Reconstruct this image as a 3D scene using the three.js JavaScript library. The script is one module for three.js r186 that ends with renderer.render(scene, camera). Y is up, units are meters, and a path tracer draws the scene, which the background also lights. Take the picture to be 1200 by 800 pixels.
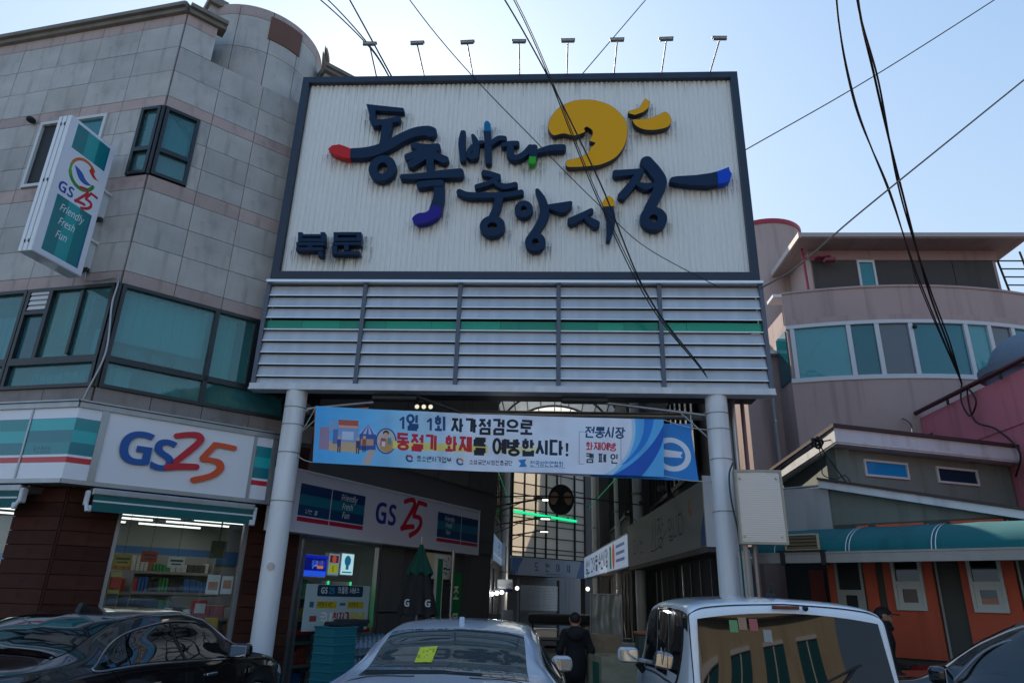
import * as THREE from 'three';
import { RoundedBoxGeometry } from 'three/addons/geometries/RoundedBoxGeometry.js';
import { MarchingCubes } from 'three/addons/objects/MarchingCubes.js';
import { mergeGeometries, mergeVertices } from 'three/addons/utils/BufferGeometryUtils.js';
import { ImprovedNoise } from 'three/addons/math/ImprovedNoise.js';
import { FontLoader } from 'three/addons/loaders/FontLoader.js';
import { TextGeometry } from 'three/addons/geometries/TextGeometry.js';
import { RectAreaLightUniformsLib } from 'three/addons/lights/RectAreaLightUniformsLib.js';

const W = 1024, H = 682, RAD = Math.PI / 180;
const V3 = (x, y, z) => new THREE.Vector3(x, y, z);

// ------------------------------------------------------------------ camera
const scene = new THREE.Scene();
const camera = new THREE.PerspectiveCamera(2 * Math.atan(400 / 803) / RAD, W / H, 0.05, 3000);
camera.position.set(0, 1.68, 0);
camera.rotation.order = 'YXZ';
camera.rotation.set(20.5 * RAD, 3.3 * RAD, 1.6 * RAD);

// ------------------------------------------------------------------ sky and sun
const SUN = V3(-0.22, 0.57, -0.79).normalize();
{
  const w = 512, h = 256, d = new Float32Array(w * h * 4), v = V3(0, 0, 0);
  const mix = (a, b, t) => a + (b - a) * t, ss = (a, b, x) => { const t = Math.min(1, Math.max(0, (x - a) / (b - a))); return t * t * (3 - 2 * t); };
  for (let j = 0; j < h; j++) for (let i = 0; i < w; i++) {
    const lat = ((j + 0.5) / h - 0.5) * Math.PI, lon = ((i + 0.5) / w - 0.5) * 2 * Math.PI;
    v.set(Math.cos(lat) * Math.cos(lon), Math.sin(lat), Math.cos(lat) * Math.sin(lon));
    const up = Math.max(0, v.y), g = Math.acos(Math.min(1, v.dot(SUN)));
    const k = Math.pow(1 - up, 1.5);
    let c = [mix(0.046, 0.47, k), mix(0.195, 0.60, k), mix(0.46, 0.71, k)];
    const halo = Math.exp(-g * 2.0) * 0.66 + Math.exp(-g * 9) * 0.28;
    c = [c[0] + halo * 1.03, c[1] + halo * 0.97, c[2] + halo * 0.80];
    if (v.y < 0) { const t = ss(0, -0.15, v.y); c = c.map((x, n) => mix(x, [0.16, 0.155, 0.15][n], t)); }
    const o = (j * w + i) * 4;
    d[o] = c[0]; d[o + 1] = c[1]; d[o + 2] = c[2]; d[o + 3] = 1;
  }
  const t = new THREE.DataTexture(d, w, h, THREE.RGBAFormat, THREE.FloatType);
  t.mapping = THREE.EquirectangularReflectionMapping; t.magFilter = THREE.LinearFilter; t.minFilter = THREE.LinearFilter; t.needsUpdate = true;
  scene.background = t; scene.environment = t;
}
const sun = new THREE.DirectionalLight(0xfff0dc, 5);
sun.position.copy(SUN).multiplyScalar(80); sun.target.position.set(0, 3, -14);
sun.castShadow = true; sun.shadow.mapSize.set(4096, 4096); sun.shadow.radius = 1;
Object.assign(sun.shadow.camera, { left: -40, right: 40, top: 40, bottom: -40, near: 1, far: 200 });
scene.add(sun, sun.target);
const renderer = new THREE.WebGLRenderer({ antialias: true });
renderer.setSize(W, H);
renderer.toneMapping = THREE.LinearToneMapping;
renderer.toneMappingExposure = 1.46;
renderer.shadowMap.enabled = true;
renderer.shadowMap.type = THREE.PCFSoftShadowMap;
RectAreaLightUniformsLib.init();

// ------------------------------------------------------------------ helpers
let seed = 7;
const rnd = (a = 1, b) => { seed = (seed * 16807) % 2147483647; const r = seed / 2147483647; return b === undefined ? r * a : a + r * (b - a); };
const pick = (l) => l[Math.min(l.length - 1, Math.floor(rnd() * l.length))];
const perlin = new ImprovedNoise();
const taken = {};
const numbered = (n) => { const k = taken[n] = (taken[n] ?? -1) + 1; return k ? n + '_' + String(k).padStart(3, '0') : n; };
function tag(o, label, category, group, kind) {
  if (label) o.userData.label = label;
  if (category) o.userData.category = category;
  if (group) o.userData.group = group;
  if (kind) o.userData.kind = kind;
  return o;
}
function thing(name, label, category, pos = [0, 0, 0], turn = 0, group) {
  const o = new THREE.Group(); o.name = numbered(name);
  o.position.set(...pos); o.rotation.y = turn; scene.add(o);
  return tag(o, label, category, group);
}
// uv in metres, by the dominant direction of each face
function uvm(g, s = 1) {
  if (g.userData.keepUV) return g;
  const p = g.attributes.position, n = g.attributes.normal, uv = new Float32Array(p.count * 2);
  for (let i = 0; i < p.count; i++) {
    const ax = Math.abs(n.getX(i)), ay = Math.abs(n.getY(i)), az = Math.abs(n.getZ(i));
    const [a, b] = az >= ax && az >= ay ? [p.getX(i), p.getY(i)] : ax >= ay ? [p.getZ(i), p.getY(i)] : [p.getX(i), p.getZ(i)];
    uv[i * 2] = a * s; uv[i * 2 + 1] = b * s;
  }
  g.setAttribute('uv', new THREE.BufferAttribute(uv, 2));
  return g;
}
const plain = (g) => { const r = g.index ? g.toNonIndexed() : g; for (const k of Object.keys(r.attributes)) if (!['position', 'normal', 'uv'].includes(k)) r.deleteAttribute(k); r.morphAttributes = {}; return r; };
const merge = (l) => { l = l.flat(9); if (l.length === 1) return l[0]; const m = mergeGeometries(l.map(plain)); if (l.some((g) => g.userData.keepUV)) m.userData.keepUV = true; return m; };
// a mesh from geometries; a child when parent is given, else top-level
function mesh(name, geo, mat, parent) {
  const g = Array.isArray(geo) ? merge(geo) : geo;
  if (!g.userData.uvDone) { uvm(g); g.userData.uvDone = true; }
  const m = new THREE.Mesh(g, mat); m.castShadow = m.receiveShadow = true;
  m.name = parent ? name : numbered(name); (parent || scene).add(m);
  return m;
}
// box given by centre
const bx = (w, h, d, x = 0, y = 0, z = 0, ry = 0, rz = 0, rx = 0) => {
  const g = new THREE.BoxGeometry(w, h, d);
  if (rx) g.rotateX(rx); if (rz) g.rotateZ(rz); if (ry) g.rotateY(ry);
  return g.translate(x, y, z);
};
// box given by limits
const bl = (x0, x1, y0, y1, z0, z1) => bx(Math.abs(x1 - x0), Math.abs(y1 - y0), Math.abs(z1 - z0), (x0 + x1) / 2, (y0 + y1) / 2, (z0 + z1) / 2);
const rb = (w, h, d, r, x = 0, y = 0, z = 0) => new RoundedBoxGeometry(w, h, d, 2, Math.min(r, w / 2.1, h / 2.1, d / 2.1)).translate(x, y, z);
function bar(a, b, r, n = 8, r2) {
  a = V3(...a); b = V3(...b); const d = b.clone().sub(a), L = d.length();
  const g = new THREE.CylinderGeometry(r2 ?? r, r, L, n); g.translate(0, L / 2, 0);
  g.applyQuaternion(new THREE.Quaternion().setFromUnitVectors(V3(0, 1, 0), d.normalize()));
  return g.translate(a.x, a.y, a.z);
}
const tube = (pts, r, seg = 40, n = 6) => new THREE.TubeGeometry(new THREE.CatmullRomCurve3(pts.map((p) => V3(...p))), seg, r, n);
const cyl = (r, h, x, y, z, n = 20, r2 = r) => new THREE.CylinderGeometry(r2, r, h, n).translate(x, y + h / 2, z);
// a facade frame: u along, y up, w outwards; turned about (x, z)
const frame = (x, z, t) => ({
  x, z, t, c: Math.cos(t), s: Math.sin(t),
  at(u, y, w = 0) { return [this.x + u * this.c + w * this.s, y, this.z - u * this.s + w * this.c]; },
  put(m, u, y, w = 0) { m.position.set(...this.at(u, y, w)); m.rotation.y = this.t; return m; },
  geo(g) { return g.rotateY(this.t).translate(this.x, 0, this.z); },
});
const boxCache = {};
const sharedBox = (w, h, d, v = 0) => {
  const k = [w, h, d].map((q) => q.toFixed(3)).join() + ':' + v; if (boxCache[k]) return boxCache[k];
  const g = uvm(new THREE.BoxGeometry(w, h, d)), u = g.attributes.uv; for (let i = 0; i < u.count; i++) u.setXY(i, u.getX(i) + v * 1.37, u.getY(i) + v * 0.83);
  g.userData.uvDone = true; return boxCache[k] = g;
};

// outlines with varying width -> shapes
function strokeShape(pts) {
  const c = pts.length > 2 ? new THREE.SplineCurve(pts.map((p) => new THREE.Vector2(p[0], p[1]))) : new THREE.LineCurve(new THREE.Vector2(...pts[0]), new THREE.Vector2(...pts[1]));
  const N = pts.length > 2 ? (pts.length - 1) * 6 : 2, L = [], R = [];
  for (let i = 0; i <= N; i++) {
    const t = i / N, p = c.getPoint(t), q = c.getTangent(t), f = t * (pts.length - 1), k = Math.min(pts.length - 2, Math.floor(f));
    const w = (pts[k][2] + (pts[k + 1][2] - pts[k][2]) * (f - k)) / 2;
    L.push([p.x - q.y * w, p.y + q.x * w]); R.push([p.x + q.y * w, p.y - q.x * w]);
    if (i === 0 || i === N) {
      const s = i === 0 ? -1 : 1, cap = [];
      for (const a of [-60, -30, 0, 30, 60]) { const ca = Math.cos(a * RAD) * s * 0.75, sa = Math.sin(a * RAD); cap.push([p.x + q.x * w * ca + q.y * w * sa * s, p.y + q.y * w * ca - q.x * w * sa * s]); }
      if (i === 0) L.unshift(...cap); else L.push(...cap);
    }
  }
  const o = [...L, ...R.reverse()];
  return new THREE.Shape(o.map((p) => new THREE.Vector2(p[0], p[1])));
}
function ringShape(pts) {
  const xs = pts.map((p) => p[0]), ys = pts.map((p) => p[1]), w = pts[0][2] / 2;
  const cx = (Math.min(...xs) + Math.max(...xs)) / 2, cy = (Math.min(...ys) + Math.max(...ys)) / 2, rx = (Math.max(...xs) - Math.min(...xs)) / 2, ry = (Math.max(...ys) - Math.min(...ys)) / 2;
  const s = new THREE.Shape(), hole = new THREE.Path();
  s.absellipse(cx, cy, rx + w, ry + w, 0, Math.PI * 2); hole.absellipse(cx, cy, Math.max(rx - w, 0.02), Math.max(ry - w, 0.02), 0, Math.PI * 2, true);
  s.holes.push(hole); return s;
}
const polyShape = (pts, smooth) => new THREE.Shape(smooth ? new THREE.SplineCurve([...pts, pts[0]].map((p) => new THREE.Vector2(p[0], p[1]))).getPoints(pts.length * 5).slice(0, -1) : pts.map((p) => new THREE.Vector2(p[0], p[1])));
const extrude = (shape, d, bev = 0) => { const g = new THREE.ExtrudeGeometry(shape, { depth: d - bev, bevelEnabled: bev > 0, bevelThickness: bev, bevelSize: bev, bevelOffset: -bev, bevelSegments: 2, curveSegments: 28 }); return g; };

// ------------------------------------------------------------------ textures
function canvasTex(w, h, draw, srgb = true) {
  const c = document.createElement('canvas'); c.width = w; c.height = h;
  const g = c.getContext('2d'); draw(g, w, h);
  const t = new THREE.CanvasTexture(c); if (srgb) t.colorSpace = THREE.SRGBColorSpace;
  t.anisotropy = 8; return t;
}
function dataTex(n, f, rep = 1, srgb = false) {
  const d = new Uint8Array(n * n * 4);
  for (let j = 0; j < n; j++) for (let i = 0; i < n; i++) { const v = f(i / n, j / n), o = (j * n + i) * 4; const c = Array.isArray(v) ? v : [v, v, v]; for (let k = 0; k < 3; k++) d[o + k] = Math.max(0, Math.min(255, c[k] * 255)); d[o + 3] = 255; }
  const t = new THREE.DataTexture(d, n, n); t.wrapS = t.wrapT = THREE.RepeatWrapping; t.magFilter = THREE.LinearFilter; t.minFilter = THREE.LinearMipmapLinearFilter; t.generateMipmaps = true;
  if (srgb) t.colorSpace = THREE.SRGBColorSpace; t.repeat.set(rep, rep); t.needsUpdate = true; return t;
}
// tiling value noise
const lat = Array.from({ length: 4096 }, () => rnd());
const vn = (x, y, per) => { const xi = Math.floor(x), yi = Math.floor(y), fx = x - xi, fy = y - yi, sx = fx * fx * (3 - 2 * fx), sy = fy * fy * (3 - 2 * fy); const q = (a, b) => lat[(((a % per + per) % per) * 61 + ((b % per + per) % per) * 37 * 17) & 4095]; return (q(xi, yi) * (1 - sx) + q(xi + 1, yi) * sx) * (1 - sy) + (q(xi, yi + 1) * (1 - sx) + q(xi + 1, yi + 1) * sx) * sy; };
const fbm = (x, y, per, oct = 4) => { let s = 0, a = 0.5, p = per; for (let k = 0; k < oct; k++) { s += a * vn(x * p, y * p, p); a *= 0.5; p *= 2; } return s / (1 - Math.pow(0.5, oct)); };
const T = {
  granite: dataTex(256, (x, y) => { const n = fbm(x, y, 4, 3), s = lat[(Math.floor(x * 256) * 131 + Math.floor(y * 256) * 71) & 4095]; const st = fbm(x, y * 0.5, 8, 3); const dr = Math.max(0, fbm(x, y * 0.12, 16, 3) - 0.5); return 0.66 + 0.28 * n + (s > 0.82 ? -0.09 : s < 0.2 ? 0.07 : 0) + 0.14 * (st - 0.5) - 0.5 * dr; }, 0.7),
  plaster: dataTex(256, (x, y) => 0.82 + 0.14 * fbm(x, y, 4, 5) + 0.05 * fbm(x, y * 0.25, 16, 2) , 0.35),
  rough: dataTex(128, (x, y) => 0.55 + 0.5 * fbm(x, y, 6, 5), 0.8),
  weather: dataTex(256, (x, y) => { const s = fbm(x, y * 0.06, 32, 3), b = fbm(x, y, 4, 4); return 0.80 + 0.16 * b - 0.62 * Math.max(0, s - 0.5) * (0.4 + b); }, 0.22),
  fine: dataTex(128, (x, y) => fbm(x, y, 16, 4), 3),
  metal: dataTex(128, (x, y) => 0.75 + 0.25 * fbm(x, y * 0.15, 16, 4), 0.5),
  wood: dataTex(256, (x, y) => { const n = fbm(x * 0.5, y, 16, 4); return 0.6 + 0.5 * n * (0.6 + 0.4 * fbm(x * 0.2, y, 32, 2)); }, 0.8),
  asphalt: dataTex(256, (x, y) => { const s = lat[(Math.floor(x * 256) * 37 + Math.floor(y * 256) * 211) & 4095]; return 0.6 + 0.3 * fbm(x, y, 4, 4) + 0.2 * (s - 0.5); }, 0.4),
};
// ------------------------------------------------------------------ materials
const mat = (r, g, b, rough = 0.7, o = {}) => { const { phys, ...rest } = o; const m = phys ? new THREE.MeshPhysicalMaterial(rest) : new THREE.MeshStandardMaterial(rest); m.color.setRGB(r, g, b); m.roughness = rough; return m; };
const glow = (r, g, b, k, base = 0.6) => { const m = mat(base * r, base * g, base * b, 0.5); m.emissive.setRGB(r, g, b); m.emissiveIntensity = k; return m; };
const stone = (r, g, b) => mat(r, g, b, 0.72, { map: T.granite, bumpMap: T.fine, bumpScale: 0.0012 });
const wall = (r, g, b, o = {}) => mat(r, g, b, 0.85, { map: T.weather, bumpMap: T.fine, bumpScale: 0.0015, ...o });
const M = {
  grey: [stone(0.575, 0.55, 0.525), stone(0.54, 0.515, 0.495), stone(0.60, 0.575, 0.545), stone(0.51, 0.49, 0.475), stone(0.57, 0.54, 0.51), stone(0.585, 0.565, 0.545)],
  pink: [stone(0.56, 0.43, 0.40), stone(0.51, 0.40, 0.37), stone(0.58, 0.45, 0.42)],
  joint: mat(0.10, 0.10, 0.105, 0.9),
  darkstone: [stone(0.31, 0.265, 0.245), stone(0.28, 0.245, 0.23)],
  cornice: stone(0.26, 0.235, 0.20),
  blackframe: mat(0.018, 0.021, 0.026, 0.4, { roughnessMap: T.rough }),
  whiteframe: mat(0.62, 0.63, 0.64, 0.45),
  alu: mat(0.42, 0.43, 0.45, 0.38, { metalness: 0.7, map: T.metal }),
  steel: mat(0.5, 0.5, 0.5, 0.35, { metalness: 0.85, map: T.metal }),
  darkmetal: mat(0.035, 0.037, 0.042, 0.5),
  black: mat(0.012, 0.012, 0.013, 0.6),
  rubber: mat(0.015, 0.015, 0.015, 0.8),
  white: mat(0.72, 0.73, 0.75, 0.45, { map: T.plaster }),
  whitegloss: mat(0.80, 0.81, 0.84, 0.22, { phys: true, clearcoat: 0.6, clearcoatRoughness: 0.12 }),
  glassTeal: [0.9, 1.1, 1.35, 0.65].map((k) => mat(0.008 * k, 0.15 * k, 0.18 * k, 0.015, { phys: true, ior: 1.6, bumpMap: T.plaster, bumpScale: 0.006 })),
  glassTint: [[0.26, 0.72, 0.76], [0.42, 0.82, 0.84], [0.2, 0.58, 0.66], [0.34, 0.78, 0.78]].map((c) => mat(...c, 0.012, { phys: true, transmission: 0.9, thickness: 0, ior: 1.6, bumpMap: T.plaster, bumpScale: 0.005 })),
  glassClear: mat(0.93, 0.97, 0.96, 0.02, { phys: true, transmission: 1, thickness: 0, ior: 1.45 }),
  navy: mat(0.010, 0.018, 0.038, 0.5),
  frameNavy: mat(0.020, 0.033, 0.062, 0.42, { map: T.metal }),
  teal: mat(0.004, 0.105, 0.105, 0.75, { bumpMap: T.fine, bumpScale: 0.001 }),
  planks: [0.8, 1, 1.18, 0.92].map((k) => mat(0.075 * k, 0.026 * k, 0.018 * k, 0.7, { phys: true, specularIntensity: 0.35, map: T.wood, bumpMap: T.wood, bumpScale: 0.0015 })),
  pole: mat(0.88, 0.89, 0.91, 0.36, { map: T.weather }),
  asphalt: mat(0.115, 0.112, 0.108, 0.9, { map: T.asphalt, bumpMap: T.asphalt, bumpScale: 0.004 }),
  pave: mat(0.2, 0.19, 0.18, 0.85, { map: T.asphalt }),
  cable: mat(0.01, 0.01, 0.012, 0.6),
  skin: mat(0.4, 0.2, 0.13, 0.6),
};
// ------------------------------------------------------------------ writing
const CHO = 'ㄱㄲㄴㄷㄸㄹㅁㅂㅃㅅㅆㅇㅈㅉㅊㅋㅌㅍㅎ', JUNG = 'ㅏㅐㅑㅒㅓㅔㅕㅖㅗㅘㅙㅚㅛㅜㅝㅞㅟㅠㅡㅢㅣ', JONG = ' ㄱㄲㄳㄴㄵㄶㄷㄹㄺㄻㄼㄽㄾㄿㅀㅁㅂㅄㅅㅆㅇㅈㅊㅋㅌㅍㅎ';
const STROKES = {
  ㄱ: '0,0 1,0 .95,1', ㄴ: '0,0 0,1 1,1', ㄷ: '1,0 0,0 0,1 1,1', ㄹ: '0,0 1,0 1,.5 0,.5 0,1 1,1', ㅁ: '0,0 1,0 1,1 0,1 0,0', ㅂ: '0,0 0,1 1,1 1,0|0,.5 1,.5',
  ㅅ: '.5,0 .4,.5 0,1|.5,.3 1,1', ㅇ: 'o.5,.5,.5', ㅈ: '0,.05 1,.05|.55,.05 .4,.55 0,1|.5,.45 1,1', ㅊ: '.3,0 .7,0|0,.25 1,.25|.55,.25 .4,.6 0,1|.5,.55 1,1', ㅋ: '0,0 1,0 .95,1|0,.5 1,.5', ㅌ: '1,0 0,0 0,1 1,1|0,.5 1,.5',
  ㅍ: '0,0 1,0|0,1 1,1|.3,0 .3,1|.7,0 .7,1', ㅎ: '.3,0 .7,0|0,.25 1,.25|o.5,.7,.3',
  ㅏ: '.35,0 .35,1|.35,.5 1,.5', ㅑ: '.35,0 .35,1|.35,.35 1,.35|.35,.65 1,.65', ㅓ: '.75,0 .75,1|0,.5 .75,.5', ㅕ: '.75,0 .75,1|0,.35 .75,.35|0,.65 .75,.65', ㅣ: '.5,0 .5,1',
  ㅐ: '.2,0 .2,1|.85,0 .85,1|.2,.5 .85,.5', ㅔ: '.4,.05 .4,.95|.95,0 .95,1|0,.5 .4,.5', ㅖ: '.45,.05 .45,.95|.95,0 .95,1|0,.35 .45,.35|0,.65 .45,.65', ㅗ: '.5,.1 .5,1|0,1 1,1', ㅛ: '.3,.1 .3,1|.7,.1 .7,1|0,1 1,1', ㅜ: '0,.1 1,.1|.5,.1 .5,1', ㅠ: '0,.1 1,.1|.3,.1 .3,1|.7,.1 .7,1', ㅡ: '0,.5 1,.5',
};
const SPLIT = { ㄲ: 'ㄱㄱ', ㄸ: 'ㄷㄷ', ㅃ: 'ㅂㅂ', ㅆ: 'ㅅㅅ', ㅉ: 'ㅈㅈ', ㅘ: 'ㅗㅏ', ㅙ: 'ㅗㅐ', ㅚ: 'ㅗㅣ', ㅝ: 'ㅜㅓ', ㅞ: 'ㅜㅔ', ㅟ: 'ㅜㅣ', ㅢ: 'ㅡㅣ' };
function jamo(g, k, x, y, w, h) {
  if (SPLIT[k] && CHO.includes(k)) { jamo(g, SPLIT[k][0], x, y, w * 0.42, h); jamo(g, SPLIT[k][1], x + w * 0.56, y, w * 0.42, h); return; }
  for (const s of STROKES[k].split('|')) {
    g.beginPath();
    if (s[0] === 'o') { const [a, b, r] = s.slice(1).split(',').map(Number); g.ellipse(x + a * w, y + b * h, r * w, r * h, 0, 0, 7); }
    else s.split(' ').forEach((p, i) => { const [a, b] = p.split(',').map(Number); g[i ? 'lineTo' : 'moveTo'](x + a * w, y + b * h); });
    g.stroke();
  }
}
function syllable(g, ch, x, y, s, sx = 1) {
  const c = ch.charCodeAt(0) - 0xac00, l = CHO[Math.floor(c / 588)], v = JUNG[Math.floor((c % 588) / 28)], f = JONG[c % 28];
  const w = s * sx * 0.84, X = x + s * sx * 0.06, Y = y, B = f !== ' ';
  const parts = SPLIT[v] ? [...SPLIT[v]] : [v], hor = parts.find((q) => 'ㅗㅛㅜㅠㅡ'.includes(q)), ver = parts.find((q) => !'ㅗㅛㅜㅠㅡ'.includes(q));
  const hh = B ? s * 0.52 : s * 0.92, cw = ver ? w * 0.55 : w * 0.8, chh = hor ? hh * 0.5 : hh * 0.92;
  jamo(g, l, X + (ver ? 0 : w * 0.1), Y, cw, chh);
  if (hor) jamo(g, hor, X - (ver ? 0 : w * 0.03), Y + hh * 0.6, ver ? w * 0.64 : w * 1.06, hh * 0.34);
  if (ver) jamo(g, ver, X + w * 0.66, Y - s * 0.03, w * 0.34, hh * 1.02);
  if (B) jamo(g, f, X + w * 0.14, Y + s * 0.64, w * 0.76, s * 0.31);
}
// a line of writing whose top-left corner is (x, y); returns its end
function write(g, str, x, y, s, o = {}) {
  const { color = '#111', wt = 0.1, sx = 1, gap = 0.02, slant = 0 } = o;
  g.save(); g.translate(x, y); if (slant) g.transform(1, 0, -slant, 1, 0, 0);
  g.strokeStyle = g.fillStyle = color; g.lineWidth = s * wt; g.lineJoin = 'miter'; g.lineCap = o.round ? 'round' : 'butt'; if (o.round) g.lineJoin = 'round';
  let p = 0;
  for (const ch of str) {
    if (ch === ' ') { p += s * sx * 0.42; continue; }
    if (ch >= '가' && ch <= '힣') { syllable(g, ch, p, 0, s, sx); p += s * sx * (1 + gap); continue; }
    g.font = `bold ${s * 1.15}px sans-serif`; g.textBaseline = 'alphabetic'; g.save(); g.translate(p, s * 0.95); g.scale(sx, 1); g.fillText(ch, 0, 0); g.restore(); p += g.measureText(ch).width * sx;
  }
  g.restore(); return x + p;
}
const SHAPES25 = {
  two: [[[0.03, 0.86, 0.13], [0.22, 0.93, 0.13], [0.42, 0.96, 0.14], [0.50, 0.88, 0.14], [0.46, 0.76, 0.14], [0.30, 0.52, 0.14], [0.02, 0.14, 0.12]], [[-0.03, 0.10, 0.15], [0.20, 0.16, 0.15], [0.52, 0.20, 0.14]]],
  five: [[[0.66, 0.92, 0.13], [0.85, 0.92, 0.13], [1.08, 0.90, 0.13]], [[0.68, 0.90, 0.13], [0.58, 0.72, 0.13], [0.48, 0.52, 0.13]], [[0.48, 0.50, 0.13], [0.68, 0.50, 0.13], [0.82, 0.46, 0.15], [0.86, 0.30, 0.15], [0.70, 0.10, 0.14], [0.38, -0.06, 0.15]]],
};
function draw25(g, x, y, s, c2, c5) { // y is the base line
  for (const [k, c] of [['two', c2], ['five', c5]]) for (const st of SHAPES25[k]) {
    const p = strokeShape(st).getPoints(); g.fillStyle = c; g.beginPath(); p.forEach((q, i) => g[i ? 'lineTo' : 'moveTo'](x + q.x * s, y - q.y * s)); g.fill();
  }
}
const font = await new FontLoader().loadAsync('fonts/droid/droid_sans_bold.typeface.json');
const textGeo = (s, size, depth) => new TextGeometry(s, { font, size, depth, curveSegments: 6, bevelEnabled: false });
// ------------------------------------------------------------------ ground
tag(mesh('road', bx(400, 0.4, 400, 0, -0.2, -60), M.asphalt), null, null, null, 'structure');
{
  const s = new THREE.Shape([[-40, 9.3], [-7.9, 8.6], [-6.5, 8.45], [-3.2, 11.9], [-3.2, 12.6], [-5, 20], [-40, 20]].map((p) => new THREE.Vector2(...p)));
  const g = new THREE.ExtrudeGeometry(s, { depth: 0.12, bevelEnabled: true, bevelSize: 0.015, bevelThickness: 0.015, bevelOffset: -0.015, bevelSegments: 1 }).rotateX(-Math.PI / 2).translate(0, -0.01, 0);
  tag(mesh('pavement', g, M.pave), null, null, null, 'structure');
}

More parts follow.
